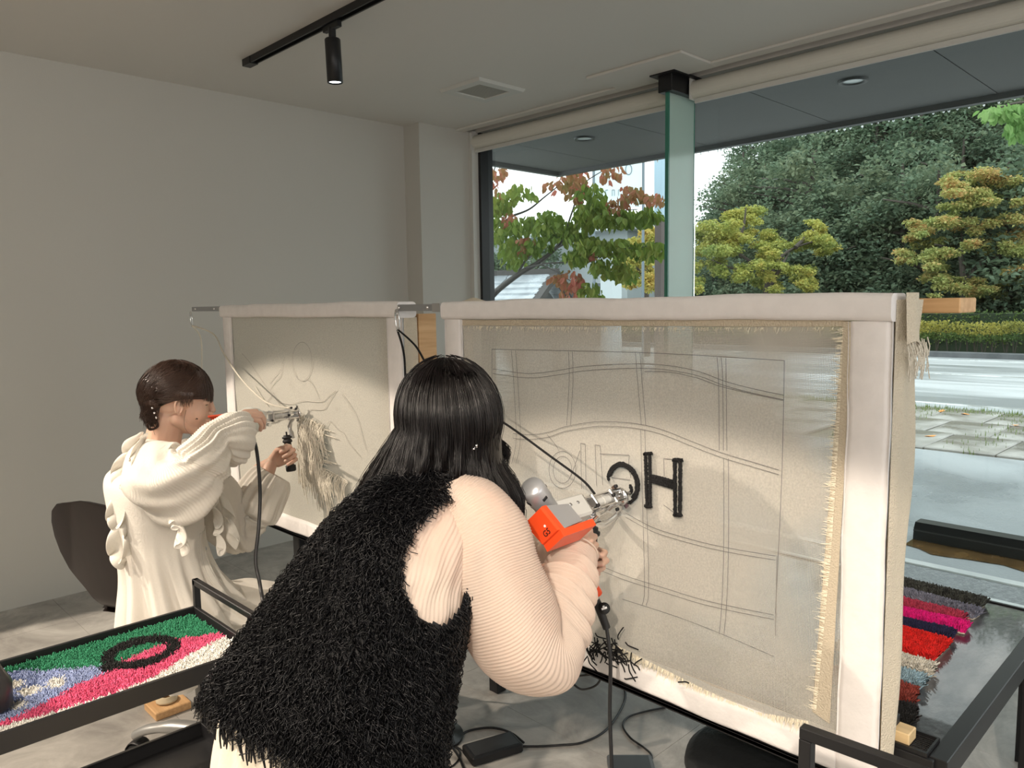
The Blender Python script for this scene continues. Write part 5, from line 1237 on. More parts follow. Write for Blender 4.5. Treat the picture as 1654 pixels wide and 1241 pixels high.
# ---- skirt down to the floor and shoes
q1_, q2_, q3_ = vr[-3], vr[-2], vr[-1]; e3 = q3_[0]
sk = [(q1_[0], q1_[1] * .80, q1_[2] * .76), (q2_[0], q2_[1] * .83, q2_[2] * .80), (q3_[0], q3_[1] * .85, q3_[2] * .82), (e3 + V(.005, .01, -.09), V(0, .20, 0), V(.168, 0, -.05)), (V(e3.x + .01, 1.09, .55), V(0, .225, 0), V(.195, 0, 0)), (V(.61, 1.10, .35), V(0, .27, 0), V(.24, 0, 0)), (V(.61, 1.10, .12), V(0, .31, 0), V(.28, 0, 0))]
b, _ = ring_loft(sk, 360, 60, lambda t, a: (.003 + .016 * t) * math.sin(a * 22 + 1.5 * math.sin(a * 3)) + .006 * t * math.sin(a * 7 + t * 3)); b.build('skirt', MT['skirt'], wa)
for yy in (1.00, 1.20):
    b = MB(); b.tube([(.53, yy, .035), (.60, yy, .040), (.70, yy, .032), (.78, yy, .026)], [(.034, .036), (.040, .042), (.032, .042), (.018, .026)], 14); b.build('shoe', MT['blackmatte'], wa)
# ================================================================ the seated woman at the left frame
WB_loc = Vector((0.85, 2.42, 0.0))
UPB = (0, 0, 1)
hB = dep(290, 648, 2.33)                        # head centre
fB, uB, sB = frame_of((0.93, -.26, -.10), (0.05, 0, 1))     # faces right in the picture, slightly down
nkB = dep(262, 722, 2.36)
RshB = dep(252, 772, 2.27); RelB = dep(304, 798, 2.18); RwrB = dep(368, 690, 2.26)
LshB = dep(330, 758, 2.50); LelB = dep(392, 868, 2.60); LwrB = dep(438, 750, 2.71)
LhT = dep(466, 722, 2.70)                       # front handle
hB_p = head_prims(hB, fB, uB, sB, nkB + V(-.01, 0, -.03), k=.98)
# ears
for b_ in (1, -1):
    ec = hB + fB * -.010 + sB * (.071 * b_) + uB * -.012; R_ = Matrix((fB, sB, uB)).transposed()
    P = [ec + fB * (.011 * math.cos(a)) + uB * (.021 * math.sin(a) + .003) + sB * (b_ * (.006 + .006 * max(0, -math.cos(a)))) for a in [math.radians(q) for q in range(-60, 245, 25)]]
    for i in range(len(P) - 1): hB_p.append(('c', P[i], .0034, P[i + 1], .0034))
    hB_p += [('e', ec + uB * -.018 + fB * .004, (.007, .004, .008), R_), ('e', ec, (.011, .003, .018), R_)]
headB = remeshed(hB_p, .0026, 4, .45)
h1 = hand_prims(RwrB, dep(400, 672, 2.29) - dep(368, 690, 2.26), (.1, .35, -1), (.35, .9, .2), curl=(30, 48, 30), size=.88)
RT = V(.712, -.702, 0); AW = V(.70, .71, 0)
h2 = hand_prims(dep(441, 746, 2.715), RT * .80 + V(0, 0, .42) + AW * .05, -AW * .85 + RT * .15 - V(0, 0, .1), V(0, 0, 1) - RT * .4, curl=(62, 74, 45), size=.92, rel=(0, 0, 2, 4))
hB1 = remeshed(h1, .0024, 4, .4); hB2 = remeshed(h2, .0024, 4, .4)
body = [('e', V(.83, 2.40, .93), (.095, .15, .17)), ('e', V(.84, 2.41, .72), (.10, .13, .14)), ('e', V(.87, 2.41, .55), (.11, .135, .10)), ('c', nkB, .05, V(.83, 2.40, 1.0), .09),
        ('c', V(.83, 2.36, 1.04), .055, RshB, .05), ('c', V(.84, 2.46, 1.04), .055, LshB, .05), ('c', RshB, .047, RelB, .036), ('c', RelB, .036, RwrB, .022), ('c', LshB, .046, LelB, .036), ('c', LelB, .036, LwrB, .023),
        ('c', V(.86, 2.35, .51), .065, V(1.22, 2.33, .47), .048), ('c', V(.86, 2.48, .51), .065, V(1.22, 2.49, .47), .048),
        ('c', V(1.22, 2.33, .46), .047, V(1.20, 2.30, .09), .034), ('c', V(1.22, 2.49, .46), .047, V(1.20, 2.52, .09), .034), ('c', V(1.19, 2.30, .04), .034, V(1.34, 2.30, .03), .024), ('c', V(1.19, 2.52, .04), .034, V(1.34, 2.52, .03), .024)]
bodyB = remeshed(body, .009, 6)
mb = MB()
for co, fs in (bodyB, headB, hB1, hB2): mb.add(co, fs, 0, True)
me = mb.mesh('person', (0, 0, 0), [MT['skin'], MT['lips'], MT['lash'], MT['nail']])
Rm = Matrix((fB, sB, uB)).transposed()
paint(me, [(1, hB + fB * .090 + uB * -.0615, (.012, .022, .0125), Rm), (2, hB + fB * .078 + uB * -.006 + sB * -.034, (.012, .013, .0019), Rm), (2, hB + fB * .078 + uB * -.006 + sB * .034, (.012, .013, .0019), Rm),
           (2, hB + fB * .045 + uB * -.048 + sB * -.052, (.004, .02, .0022), Rm)])
for v in me.vertices: v.co -= WB_loc
wb = link('person', me, None, 'person seated at the left frame in a cream dress with puffed sleeves', 'person'); wb.location = WB_loc
# ---- hair: drawn back over the ears into a small twisted bun at the nape, with a fringe
r = random.Random(41); paths = []
def hp(a, b, c): return hB + fB * a + sB * b + uB * c
RB = (.103, .082, .094); hc = hp(-.014, 0, .028); bun = hp(-.082, -.030, -.052)
def onskull(th, ph, k=1.0):     # th from the crown, ph from the face round to her right (-s)
    return hc + fB * (RB[0] * k * math.sin(th) * math.cos(ph)) - sB * (RB[1] * k * math.sin(th) * math.sin(ph)) + uB * (RB[2] * k * math.cos(th))
for i in range(3400):
    side = 1 if r.random() < .62 else -1; ph0 = math.radians(r.uniform(5, 150)) ; th0 = math.radians(r.uniform(4, 50)); lay = r.uniform(.965, 1.04)
    th1 = math.radians(r.uniform(88, 128)); ph1 = math.radians(r.uniform(128, 172)); P = []
    for k in range(11):
        q = k / 10; q2 = q * q * (3 - 2 * q); th = th0 + (th1 - th0) * q; ph = ph0 + (ph1 - ph0) * q2
        P.append(onskull(th, side * ph, lay + .012 * math.sin(q * 9 + i)))
    e = bun + V(r.gauss(0, .008), r.gauss(0, .008), r.gauss(0, .012))
    P += [P[-1].lerp(e, .4), e]; paths.append(P)
for i in range(1500):            # swept back from the temples over the top of the ears
    side = 1 if i % 3 else -1; t0 = math.radians(r.uniform(45, 90)); p0 = math.radians(r.uniform(34, 64)); te = math.radians(r.uniform(108, 122)); pe = math.radians(r.uniform(138, 165)); lay = r.uniform(.99, 1.05); P = []
    for k in range(10):
        q = k / 9; ph = p0 + (pe - p0) * q; th = t0 + (math.radians(90) - t0) * min(1, q * 2.2) if q < .45 else math.radians(90) + (te - math.radians(90)) * (q - .45) / .55
        P.append(onskull(min(th + math.radians(9), math.radians(102)) if math.degrees(ph) < 104 else th + math.radians(5), side * ph, lay))
    paths.append(P)
for i in range(1300):            # fringe
    ph = math.radians(r.uniform(-60, 60)); lay = r.uniform(.98, 1.05); L_ = r.uniform(.024, .060) * (1 - .25 * ph * ph); P = []
    for k in range(6): P.append(onskull(math.radians(12 + 60 * k / 5), ph * (.5 + .5 * k / 5), lay))
    e = P[-1]; dr = (fB * math.cos(ph) - sB * math.sin(ph))
    for k in range(1, 5): q = k / 4; P.append(e + dr * (.010 * q * (1 - .5 * q)) - uB * (L_ * q) + fB * .002 * q)
    paths.append(P)
for i in range(150, 420):             # loose side lock in front of the ear and wisps at the nape
    if i < 240: s0 = onskull(math.radians(84), math.radians(r.uniform(66, 86)), 1.03); P = [onskull(math.radians(40), math.radians(70), 1.02), s0, s0 - uB * .018 - sB * .003, s0 - uB * r.uniform(.03, .05) + fB * r.uniform(-.002, .003) - sB * .001]
    else: s0 = onskull(math.radians(118), math.radians(r.uniform(120, 215)), .97); P = [s0 + uB * .03, s0, s0 - uB * .02 - fB * .002, s0 - uB * r.uniform(.03, .045) - fB * r.uniform(-.006, .008)]
    paths.append(smooth_path(P, 2))
s0 = hp(.012, -.068, -.02); paths.append(smooth_path([s0, s0 - uB * .03 - fB * .004, s0 - uB * .055, s0 - uB * .07 + fB * .012], 4))
for k in range(420):             # twisted bun: two small knots and a braid along the hairline
    c = bun + uB * (.016 - .017 * (k % 3)) + fB * (.004 * (k % 3)); a0 = r.uniform(0, 6.28); rr = .016 * r.uniform(.85, 1.1); ax1, ax2 = (fB, uB) if k % 2 else ((fB + uB).normalized(), (uB - fB).normalized())
    paths.append([c - sB * .010 + ax1 * (rr * math.cos(a0 + j * .6)) + ax2 * (rr * .75 * math.sin(a0 + j * .6)) - sB * (.007 * math.cos(j)) for j in range(8)])
b = MB(); 
def cap(u, v):
    th = math.radians(3 + 100 * v); ph = math.radians(360 * u); a = abs(((360 * u + 180) % 360) - 180)
    lim = 58 if a < 70 else (58 + (a - 70) * .6 if a < 100 else min(126, 76 + (a - 100) * 2.2)); th = math.radians(2 + (min(lim, 126) - 2) * v)
    return onskull(th, ph, .975)
b.grid(cap, 60, 24, loop=True); b.build('hair_underlayer', MT['hairbrown'], wb)
strand_mesh(paths, .00085).build('hair', MT['hairbrown'], wb, kind='stuff')
b = MB()
for k in range(3): c = hp(-.078 + .006 * k, -.056, -.018 - .014 * k); b.ell(c, (.004, .003, .004), None, 10, 8)
b.build('hair_clip', MT['chrome'], wb)

# ---- bodice and skirt
C1 = dep(258, 718, 2.36)
bd = [(nkB + V(0, 0, -.012), V(0, .062, 0), V(.060, 0, 0)), (nkB + V(-.005, .01, -.045), V(0, .13, 0), V(.085, 0, 0)), (V(.82, 2.40, 1.00), V(0, .185, 0), V(.115, 0, 0)), (V(.83, 2.40, .90), V(0, .18, 0), V(.125, 0, 0)), (V(.84, 2.40, .78), V(0, .165, 0), V(.12, 0, 0)), (V(.86, 2.40, .68), V(0, .165, 0), V(.13, 0, 0)),
      (V(.89, 2.40, .58), V(0, .185, 0), V(.165, 0, 0)), (V(.93, 2.40, .45), V(0, .215, 0), V(.215, 0, 0)), (V(.94, 2.40, .385), V(0, .222, 0), V(.225, 0, 0))]
def dB(t, a):
    e = .0035 * math.sin(a * 5 + 3 * t) + (.022 * sst((t - .35) * 2.0)) * math.sin(a * 13 + 1.7 * math.sin(a * 2 + 1) + t) + .005 * sst((t - .3) * 2) * math.sin(a * 27 + 3 * t)
    return e
b, dfn = ring_loft(bd, 300, 120, dB); dress = b.build('dress', MT['dress'], wb)
# lap: the skirt over the thighs
lap = [(V(.90, 2.41, .60), V(0, .15, 0), V(0, 0, .12)), (V(.98, 2.41, .53), V(0, .19, 0), V(0, 0, .085)), (V(1.10, 2.41, .505), V(0, .205, 0), V(0, 0, .072)), (V(1.20, 2.41, .49), V(0, .20, 0), V(0, 0, .068)), (V(1.27, 2.41, .42), V(0, .20, 0), V(.06, 0, .05)), (V(1.28, 2.41, .28), V(0, .22, 0), V(.09, 0, 0)), (V(1.28, 2.41, .12), V(0, .24, 0), V(.11, 0, 0))]
b, _ = ring_loft(lap, 200, 80, lambda t, a: .008 * math.sin(a * 13 + 2 * math.sin(a * 2) + 2 * t) * (.3 + t)); b.build('skirt_lap', MT['dress'], dress)
# pin-tucks and buttons on the front
for k in range(5):
    uu_ = (118 + 8 * k) / 360; b = MB(); b.tube([dfn(uu_ + .006 * math.sin(q * .4), .36 + .030 * q) for q in range(9)], .0032, 6); b.build('pin_tuck', MT['dress'], dress)
for (px, py) in ((336, 825), (337, 866)):
    b = MB(); b.ell(dfn(.385, .44 if py < 850 else .53), (.006, .006, .006), None, 10, 8); b.build('button', MT['steel'], dress)

# sleeves
def foB(t, a):
    e = .010 * math.sin(a * 4 + t * 5) * sst(t * 4) * (1 - sst((t - .55) * 4)) + .006 * math.sin(a * 9 - t * 8) * sst((t - .25) * 5) * (1 - .5 * t)
    e -= .014 * math.exp(-((t - .655) / .018) ** 2)
    if t > .60: e += (.0035 + .0025 * math.sin(a * 3)) * math.sin(a * 21 + 2 * math.sin(a * 2)) * sst((t - .60) * 6)
    return e
N_ = (.65, -.65, .35)
UB = (0, 0, 1)
slB, _ = sleeve(dress, [(dep(240, 745, 2.33), .075, .07, UB), (dep(256, 768, 2.26), .100, .095, UB), (dep(278, 784, 2.18), .108, .10, UB), (dep(303, 782, 2.14), .100, .09, UB), (dep(324, 752, 2.14), .078, .070, UB), (dep(337, 728, 2.16), .060, .055, UB), (dep(347, 712, 2.18), .050, .048, UB),
      (dep(358, 709, 2.20), .058, .055, UB), (dep(372, 708, 2.225), .074, .064, UB), (dep(385, 709, 2.25), .076, .064, UB), (dep(391, 710, 2.262), .068, .058, UB)], .0013, nrow=420, seg=150, mat_='dress', folds=foB)
slB2, _ = sleeve(dress, [(dep(322, 765, 2.48), .06, .06, UB), (dep(345, 800, 2.52), .075, .07, UB), (dep(368, 845, 2.56), .075, .07, (.5, -.5, 1)), (dep(388, 862, 2.59), .075, .07, (1, -.5, .5)), (dep(403, 835, 2.61), .085, .075, (1, -1, 0)), (dep(420, 800, 2.635), .085, .075, (1, -1, 0)), (dep(434, 775, 2.65), .074, .066, (1, -1, 0)), (dep(440, 765, 2.655), .058, .05, (1, -1, 0))], .0010, nrow=260, seg=120, mat_='dress', folds=foB)
# ruffles down the back seam and front: folded strips with full, rounded lobes
def puffy(name, edge, dv, wd, lobes, thick, seed, seg=300, rows=18):
    r = random.Random(seed); E_ = smooth_path(edge, 8); N = len(E_); ph = r.uniform(0, 6); dv = Vector(dv).normalized()
    def fn(u, v):
        x = u * (N - 1); i = min(int(x), N - 2); p = E_[i].lerp(E_[i + 1], x - i); t = (E_[i + 1] - E_[i]).normalized(); nn = t.cross(dv).normalized()
        a = 2 * math.pi * v; ph_ = u * lobes * 6.283 + ph + 1.1 * math.sin(u * lobes * 2.1 + seed)
        w_ = wd * (.72 + .30 * math.sin(ph_ * .5 + 1)); out_ = (1 - math.cos(a)) / 2; crest = math.sin(ph_) * out_ ** 1.3
        return p + dv * (w_ * out_) + nn * (thick * math.sin(a) * (1 - .5 * out_) + wd * .42 * crest) + t * (wd * .35 * math.cos(ph_) * out_) + V(0, 0, -.25 * w_ * out_ ** 2)
    mb = MB(); mb.grid(fn, seg, rows); return mb.build(name, MT['dress'], dress)
LFT = V(-.71, .70, 0)
puffy('ruffle', [dep(232, 698, 2.30), dep(216, 722, 2.28), dep(204, 755, 2.27), dep(199, 790, 2.26), dep(197, 820, 2.26), dep(197, 850, 2.26), dep(200, 885, 2.26), dep(206, 905, 2.26)], LFT + V(0, 0, -.3), .050, 7.0, .010, 3)
puffy('ruffle', [dep(240, 700, 2.25), dep(226, 725, 2.22), dep(216, 760, 2.21), dep(212, 800, 2.22), dep(208, 850, 2.23), dep(212, 895, 2.24)], LFT * .6 + V(0, 0, -.5) - V(.4, .4, 0), .038, 7.6, .008, 6)
puffy('ruffle', [dep(348, 785, 2.34), dep(356, 815, 2.33), dep(362, 845, 2.32), dep(366, 872, 2.32)], -LFT + V(0, 0, -.5), .050, 4.2, .010, 2)
puffy('ruffle', [dep(338, 790, 2.28), dep(346, 830, 2.27), dep(350, 865, 2.27), dep(352, 885, 2.27)], -LFT * .7 + V(-.5, -.5, -.4), .035, 4.6, .008, 9)
puffy('ruffle', [dep(280, 828, 2.12), dep(288, 845, 2.12), dep(293, 862, 2.13), dep(296, 880, 2.14)], V(-.5, -.5, -.6) - LFT * .3, .042, 2.6, .010, 5)
P = [nkB + V(.066 * math.cos(a), .066 * math.sin(a), -.012 + .010 * math.cos(a)) for a in [2 * math.pi * i / 24 for i in range(25)]]
b = MB(); E_ = smooth_path(P, 6); NN = len(E_)
def colf(u, v):
    x = u * (NN - 1); i = min(int(x), NN - 2); p = E_[i].lerp(E_[i + 1], x - i); o = (p - nkB); o.z = 0; o.normalize(); w1 = math.sin(u * 120 + 2 * math.sin(u * 31)); w2 = math.cos(u * 95)
    return p + o * (.040 * math.sin(v * 2.2) + .010 * v * w1) + V(0, 0, .022 * math.sin(v * 3.14) - .03 * v + .010 * w2 * v)
b.grid(colf, 320, 8); b.build('collar_ruffle', MT['dress'], dress)
for yy in (2.30, 2.52):
    b = MB(); b.tube([(1.14, yy, .035), (1.20, yy, .040), (1.30, yy, .032), (1.38, yy, .026)], [(.034, .036), (.040, .042), (.032, .042), (.018, .026)], 14); b.build('shoe', MT['blackmatte'], wb)
# ================================================================ TUFTING GUNS
MT['orange'] = mat('orange_plastic', (0.90, 0.085, 0.02), 0.35)
MT['silver'] = mat('silver_paint', (0.55, 0.56, 0.58), 0.32, metal=0.55)
MT['palegrey'] = mat('pale_grey_plastic', (0.60, 0.60, 0.57), 0.38)
MT['rubber'] = mat('black_rubber', (0.012, 0.012, 0.013), 0.5)
def tuft_gun(label, T, up, body_h, parts):
    """T: needle tip on the cloth; axis runs back along -X; up: unit vector across the axis"""
    up = Vector(up).normalized(); side = up.cross(Vector((1, 0, 0)))
    def Lp(a, b, c): return T + V(a, 0, 0) + side * b + up * c
    Mx = Matrix(((1, side.x, up.x, T.x), (0, side.y, up.y, T.y), (0, side.z, up.z, T.z), (0, 0, 0, 1)))
    g = thing('tufting_gun', label, 'tufting gun', tuple(T + V(-.15, 0, 0)), 'electric tufting guns')
    # presser foot, needle and scissor head
    b = MB(); b.lathe([(.0, 0), (.021, 0), (.021, .005), (.014, .005), (.014, .001), (0, .001)], Lp(-.022, 0, 0), (1, 0, 0), 24); b.box((-.020, -.006, -.030), (-.016, .006, .030), mtx=Mx); b.box((-.018, -.018, -.007), (-.002, .018, -.001), mtx=Mx); b.build('presser_foot', MT['chrome'], g)
    b = MB(); b.tube([Lp(-.10, 0, .002), Lp(-.02, 0, .002), Lp(-.001, 0, 0)], [.0022, .0022, .0008], 8); b.build('needle', MT['chrome'], g)
    for k, (bb, cc_, rr, a0, a1) in enumerate(((.012, .013, .0042, -.150, -.022), (-.012, .013, .0042, -.150, -.022), (.013, -.012, .0036, -.150, -.022), (-.012, -.013, .0036, -.150, -.022))):
        b = MB(); b.cyl(Lp(a0, bb, cc_), Lp(a1, bb, cc_), rr, n=12); b.build('guide_rod', MT['chrome'], g)
    b = MB(); b.cyl(Lp(-.118, 0, .002), Lp(-.050, 0, .002), .0098, n=18); b.cyl(Lp(-.085, 0, .002), Lp(-.075, 0, .002), .0125, n=18); b.build('needle_sleeve', MT['palegrey'], g)
    for a in (-.120, -.058):
        b = MB(); b.box((a - .004, -.019, -.019), (a + .004, .019, .019), mtx=Mx, bev=.002); b.build('cross_block', MT['steel'], g)
    for (a, bb, cc_) in ((-.030, .017, .020), (-.030, -.017, .020), (-.028, .018, -.020), (-.060, -.021, .0), (-.124, .020, .012), (-.124, -.020, -.012)):
        b = MB(); b.lathe([(0, 0), (.0042, 0), (.0042, .006), (.002, .007), (0, .007)], Lp(a, bb, cc_), (-1, 0, 0), 8); b.build('screw', MT['rubber'], g)
    # crank and linkage on the lower side
    b = MB(); b.tube([Lp(-.150, .004, -.014), Lp(-.130, .004, -.028), Lp(-.095, .004, -.024), Lp(-.060, .002, -.012)], .0032, 8); b.cyl(Lp(-.131, .010, -.028), Lp(-.131, -.010, -.028), .0065, n=12); b.build('crank_link', MT['chrome'], g)
    # gearbox
    b = MB(); b.box((-.245, -.022, -.026), (-.150, .022, .026), mtx=Mx, bev=.005); gb = b.build('gearbox', MT['palegrey'], g)
    b = MB(); b.box((-.152, -.018, -.022), (-.146, .018, .022), mtx=Mx, bev=.001); b.build('front_plate', MT['steel'], gb)
    for sgn in (1, -1):
        for a in (-.224, -.204, -.180):
            b = MB(); b.lathe([(0, 0), (.0036, 0), (.0036, .0015), (0, .0015)], Lp(a, .0222 * sgn, .006), side * sgn, 10); b.build('screw', MT['steel'], gb)
    return g, Lp, Mx, side, up
# ---- right gun, rolled over to the left
TA = on(0, 1.392, 1010, 800)
upA = V(0, -.047, .041).normalized()                   # up the right-hand edge of the tilted housing
upA = V(0, .70, .72).normalized()
gA, LA, MA, sdA, upA = tuft_gun('orange and silver tufting gun held against the HELLO drawing by the standing person', TA, upA, .06, None)
# orange rear housing, its square back seen as a diamond
bx = [on(0, 1.065, *q) for q in ((845, 846), (872, 819), (902, 857), (876, 882))]
def hull(b, quad0, quad1, mi=0):
    b.add([*quad0, *quad1], [(3, 2, 1, 0), (4, 5, 6, 7), (0, 1, 5, 4), (1, 2, 6, 5), (2, 3, 7, 6), (3, 0, 4, 7)], mi)
cq = sum(bx, Vector()) / 4
q0 = [cq + (p - cq) * .93 for p in bx]; q1 = [p + V(.006, 0, 0) for p in bx]; q2 = [p + V(.018, 0, 0) for p in bx]
b = MB(); b.add([*q0, *q1, *q2], [(3, 2, 1, 0)] + [(i, (i + 1) % 4, 4 + (i + 1) % 4, 4 + i) for i in range(4)] + [(4 + i, 4 + (i + 1) % 4, 8 + (i + 1) % 4, 8 + i) for i in range(4)] + [(8, 9, 10, 11)])
oh = b.build('rear_housing', MT['orange'], gA)
led = MB(); c_ = on(0, 1.0645, 880, 850); led.lathe([(0, 0), (.0028, 0), (.002, -.0015), (0, -.0018)], c_, (1, 0, 0), 10); led.build('indicator_light', mat('red_led', (1, .1, .1), .3, emit=(1, .12, .1), estr=3.0), oh)
# model number on the housing back
cu = bpy.data.curves.new('model_number', 'FONT'); cu.body = 'G5'; cu.size = .017; cu.extrude = .0003; cu.align_x = 'CENTER'; cu.align_y = 'CENTER'
tmp = bpy.data.objects.new('tmp', cu); COL.objects.link(tmp); bpy.context.view_layer.update()
tm = bpy.data.meshes.new_from_object(tmp.evaluated_get(bpy.context.evaluated_depsgraph_get())); bpy.data.objects.remove(tmp)
pc = on(0, 1.0638, 883, 861); ex = (bx[1] - bx[0]); ex.x = 0; ex.normalize(); ez = V(-1, 0, 0); ey = ez.cross(ex)
mm = Matrix(((ex.x, ey.x, ez.x, pc.x), (ex.y, ey.y, ez.y, pc.y), (ex.z, ey.z, ez.z, pc.z), (0, 0, 0, 1)))
tm.transform(Matrix.Translation(-wloc(oh)) @ mm); tm.materials.clear(); tm.materials.append(MT['rubber']); link('model_number', tm, oh)
# lower side cover of the housing running forward
low = [bx[2] + V(.004, 0, 0), bx[3] + V(.004, 0, 0)]; dn = (bx[3] - bx[0]).normalized(); inn = (bx[1] - bx[2]).normalized()
qa = [low[0] - inn * -.000, low[1], low[1] + inn * -.012 + V(0, 0, -.004), low[0] + inn * -.012 + V(0, 0, -.004)]
qb = [p + V(.098, 0, .002) for p in qa]; b = MB(); hull(b, [qa[1], qa[0], qa[3], qa[2]], [qb[1], qb[0], qb[3], qb[2]]); b.build('lower_cover', MT['orange'], gA)
# silver motor can pointing up and to the left
mo = (on(0, 1.135, 880, 826) + LA(-.235, 0, 0)) / 2; mt_ = on(0, 1.09, 862, 792); md = (mt_ - mo).normalized(); ml = (mt_ - mo).length
b = MB(); b.lathe([(.0, -.01), (.022, -.01), (.0235, .0), (.0235, ml * .55), (.0255, ml * .60), (.0255, ml + .006), (.022, ml + .014), (.0, ml + .014)], mo, md, 28); mc = b.build('motor_can', MT['silver'], gA)
for k in range(4):
    a = math.pi * (.25 + .5 * k); u1 = md.orthogonal().normalized(); v1_ = md.cross(u1); d_ = u1 * math.cos(a) + v1_ * math.sin(a)
    b = MB(); c_ = mo + md * (ml * .82) + d_ * .0245; t_ = md.cross(d_); b.bar(c_ - t_ * .006, c_ + t_ * .006, .008, .004, up=d_, bev=.001); b.build('cooling_slot', MT['rubber'], mc)
hull_b = MB(); hull_b.add([*[cq + (p - cq) * .985 + V(.016, 0, 0) for p in bx], *[cq + (p - cq) * .74 + V(.085, 0, 0) for p in bx]], [(0, 1, 5, 4), (1, 2, 6, 5), (2, 3, 7, 6), (3, 0, 4, 7), (4, 5, 6, 7)]); hull_b.build('motor_mount', MT['silver'], gA)
# rear grip inside the hand, with trigger
g0 = on(0, 1.165, 912, 872); g1 = dep(962, 958, 1.655)
b = MB(); b.tube([g0, g0.lerp(g1, .5), g1], [(.014, .020), (.0125, .017), (.013, .018)], 14); b.build('rear_grip', MT['orange'], gA)
b = MB(); b.tube([dep(952, 935, 1.665), dep(962, 944, 1.66), dep(958, 958, 1.655)], [.004, .006, .004], 8); b.build('trigger', MT['orange'], gA)
# curved steel arm and black front handle
h0 = dep(957, 852, 1.69); h1_ = dep(953, 905, 1.70)
b = MB(); P = smooth_path([TA + V(-.022, -.005, -.010), dep(998, 830, 1.80), dep(975, 848, 1.75), h0 + V(0, 0, .012)], 6); b.tube(P, [(.010, .004)] * len(P), 8, up=(1, 0, 0)); b.build('steel_arm', MT['chrome'], gA)
b = MB(); b.lathe([(0, 0), (.013, 0), (.013, .008), (.018, .010), (.018, .016), (.013, .018), (.013, .075), (.016, .078), (.014, .09), (0, .09)], h0, (h1_ - h0), 20); b.build('front_handle', MT['rubber'], gA)
b = MB(); b.box((-.155, .020, -.036), (-.10, .026, -.022), mtx=MA); b.tube([LA(-.15, .01, -.02), h0 + V(-.01, 0, .02)], .006, 8); b.build('handle_strut', MT['chrome'], gA)
# ---- cable and plug of the right gun
k0 = dep(960, 962, 1.655); k1 = dep(980, 1015, 1.66)
b = MB(); b.tube([k0, k0.lerp(k1, .3), k1], [.007, .0095, .0085], 12); cb = b.build('plug_cable', MT['rubber'], label='black plug and cable hanging down from the standing person\'s tufting gun', cat='cable')
b = MB(); cdisc = dep(976, 983, 1.65); ddir = (EYE - cdisc).normalized(); b.lathe([(0, 0), (.0125, 0), (.0125, .010), (0, .010)], cdisc, ddir, 20); b.build('strain_relief', MT['rubber'], cb)
b = MB(); uu = V(.71, -.70, 0); c_ = cdisc + ddir * .0105
for ang in (20, 110):
    d_ = uu * math.cos(math.radians(ang)) + V(0, 0, 1) * math.sin(math.radians(ang)); b.bar(c_ - d_ * .006, c_ + d_ * .006, .0042, .0008, up=ddir)
b.build('cross_mark', mat('white_print', (.8, .8, .8), .5), cb)
b = MB(); b.box((-.006, -.004, -.009), (.006, .004, .009), mtx=Matrix.Translation(dep(963, 962, 1.648)), bev=.001); b.build('connector', MT['steel'], cb)
b = MB(); b.tube(smooth_path([k1, dep(986, 1070, 1.655), dep(985, 1150, 1.66), dep(988, 1241, 1.66), dep(992, 1400, 1.67), on(2, .006, 1010, 1600)], 8), .0042, 8); b.build('cord', MT['rubber'], cb)

# ---- left gun
TB = on(0, 1.392, 488, 667)
gB, LB, MB_, sdB, upB_ = tuft_gun('pale grey and orange tufting gun held level by the seated person', TB, (0, 0, 1), .04, None)
b = MB(); b.box((-.352, -.020, -.006), (-.205, .020, .026), mtx=MB_, bev=.004); b.build('rear_housing', MT['orange'], gB)
b = MB(); b.lathe([(0, -.026), (.040, -.026), (.044, -.020), (.044, .020), (.040, .026), (0, .026)], LB(-.195, 0, -.004), sdB, 30); b.build('gear_cover', mat('milky_cover', (0.66, 0.68, 0.63), .3), gB)
b = MB(); b.box((-.182, -.018, -.040), (-.148, .018, .012), mtx=MB_, bev=.003); b.build('side_block', MT['palegrey'], gB)
h0 = on(0, 1.335, 463, 703); h1_ = on(0, 1.335, 470, 757)
b = MB(); P = smooth_path([TB + V(-.030, 0, -.008), on(0, 1.362, 468, 688), on(0, 1.362, 474, 708)], 6); b.tube(P, [(.010, .005), (.008, .004), (.007, .004)] * 4 + [(.006, .003)], 8, up=(1, 0, 0)); b.build('steel_arm', MT['steel'], gB)
b = MB(); b.lathe([(0, -.012), (.003, -.012), (.003, 0), (.012, 0), (.012, .004), (.017, .006), (.017, .012), (.012, .014), (.017, .020), (.017, .026), (.0125, .028), (.0125, .108), (.018, .110), (.018, .128), (.014, .132), (0, .132)], h0, (h1_ - h0), 20); b.build('front_handle', MT['rubber'], gB)
P = smooth_path([LB(-.205, -.018, -.024), dep(403, 697, 2.30), dep(414, 725, 2.28), dep(420, 790, 2.25), dep(418, 850, 2.22), dep(413, 905, 2.20), dep(420, 945, 2.18), dep(430, 1010, 2.2), on(2, .006, 440, 1120)], 8)
b = MB(); b.tube(P, .0052, 8); b.build('power_cable', MT['rubber'], label='black cable hanging from the seated person\'s tufting gun', cat='cable')

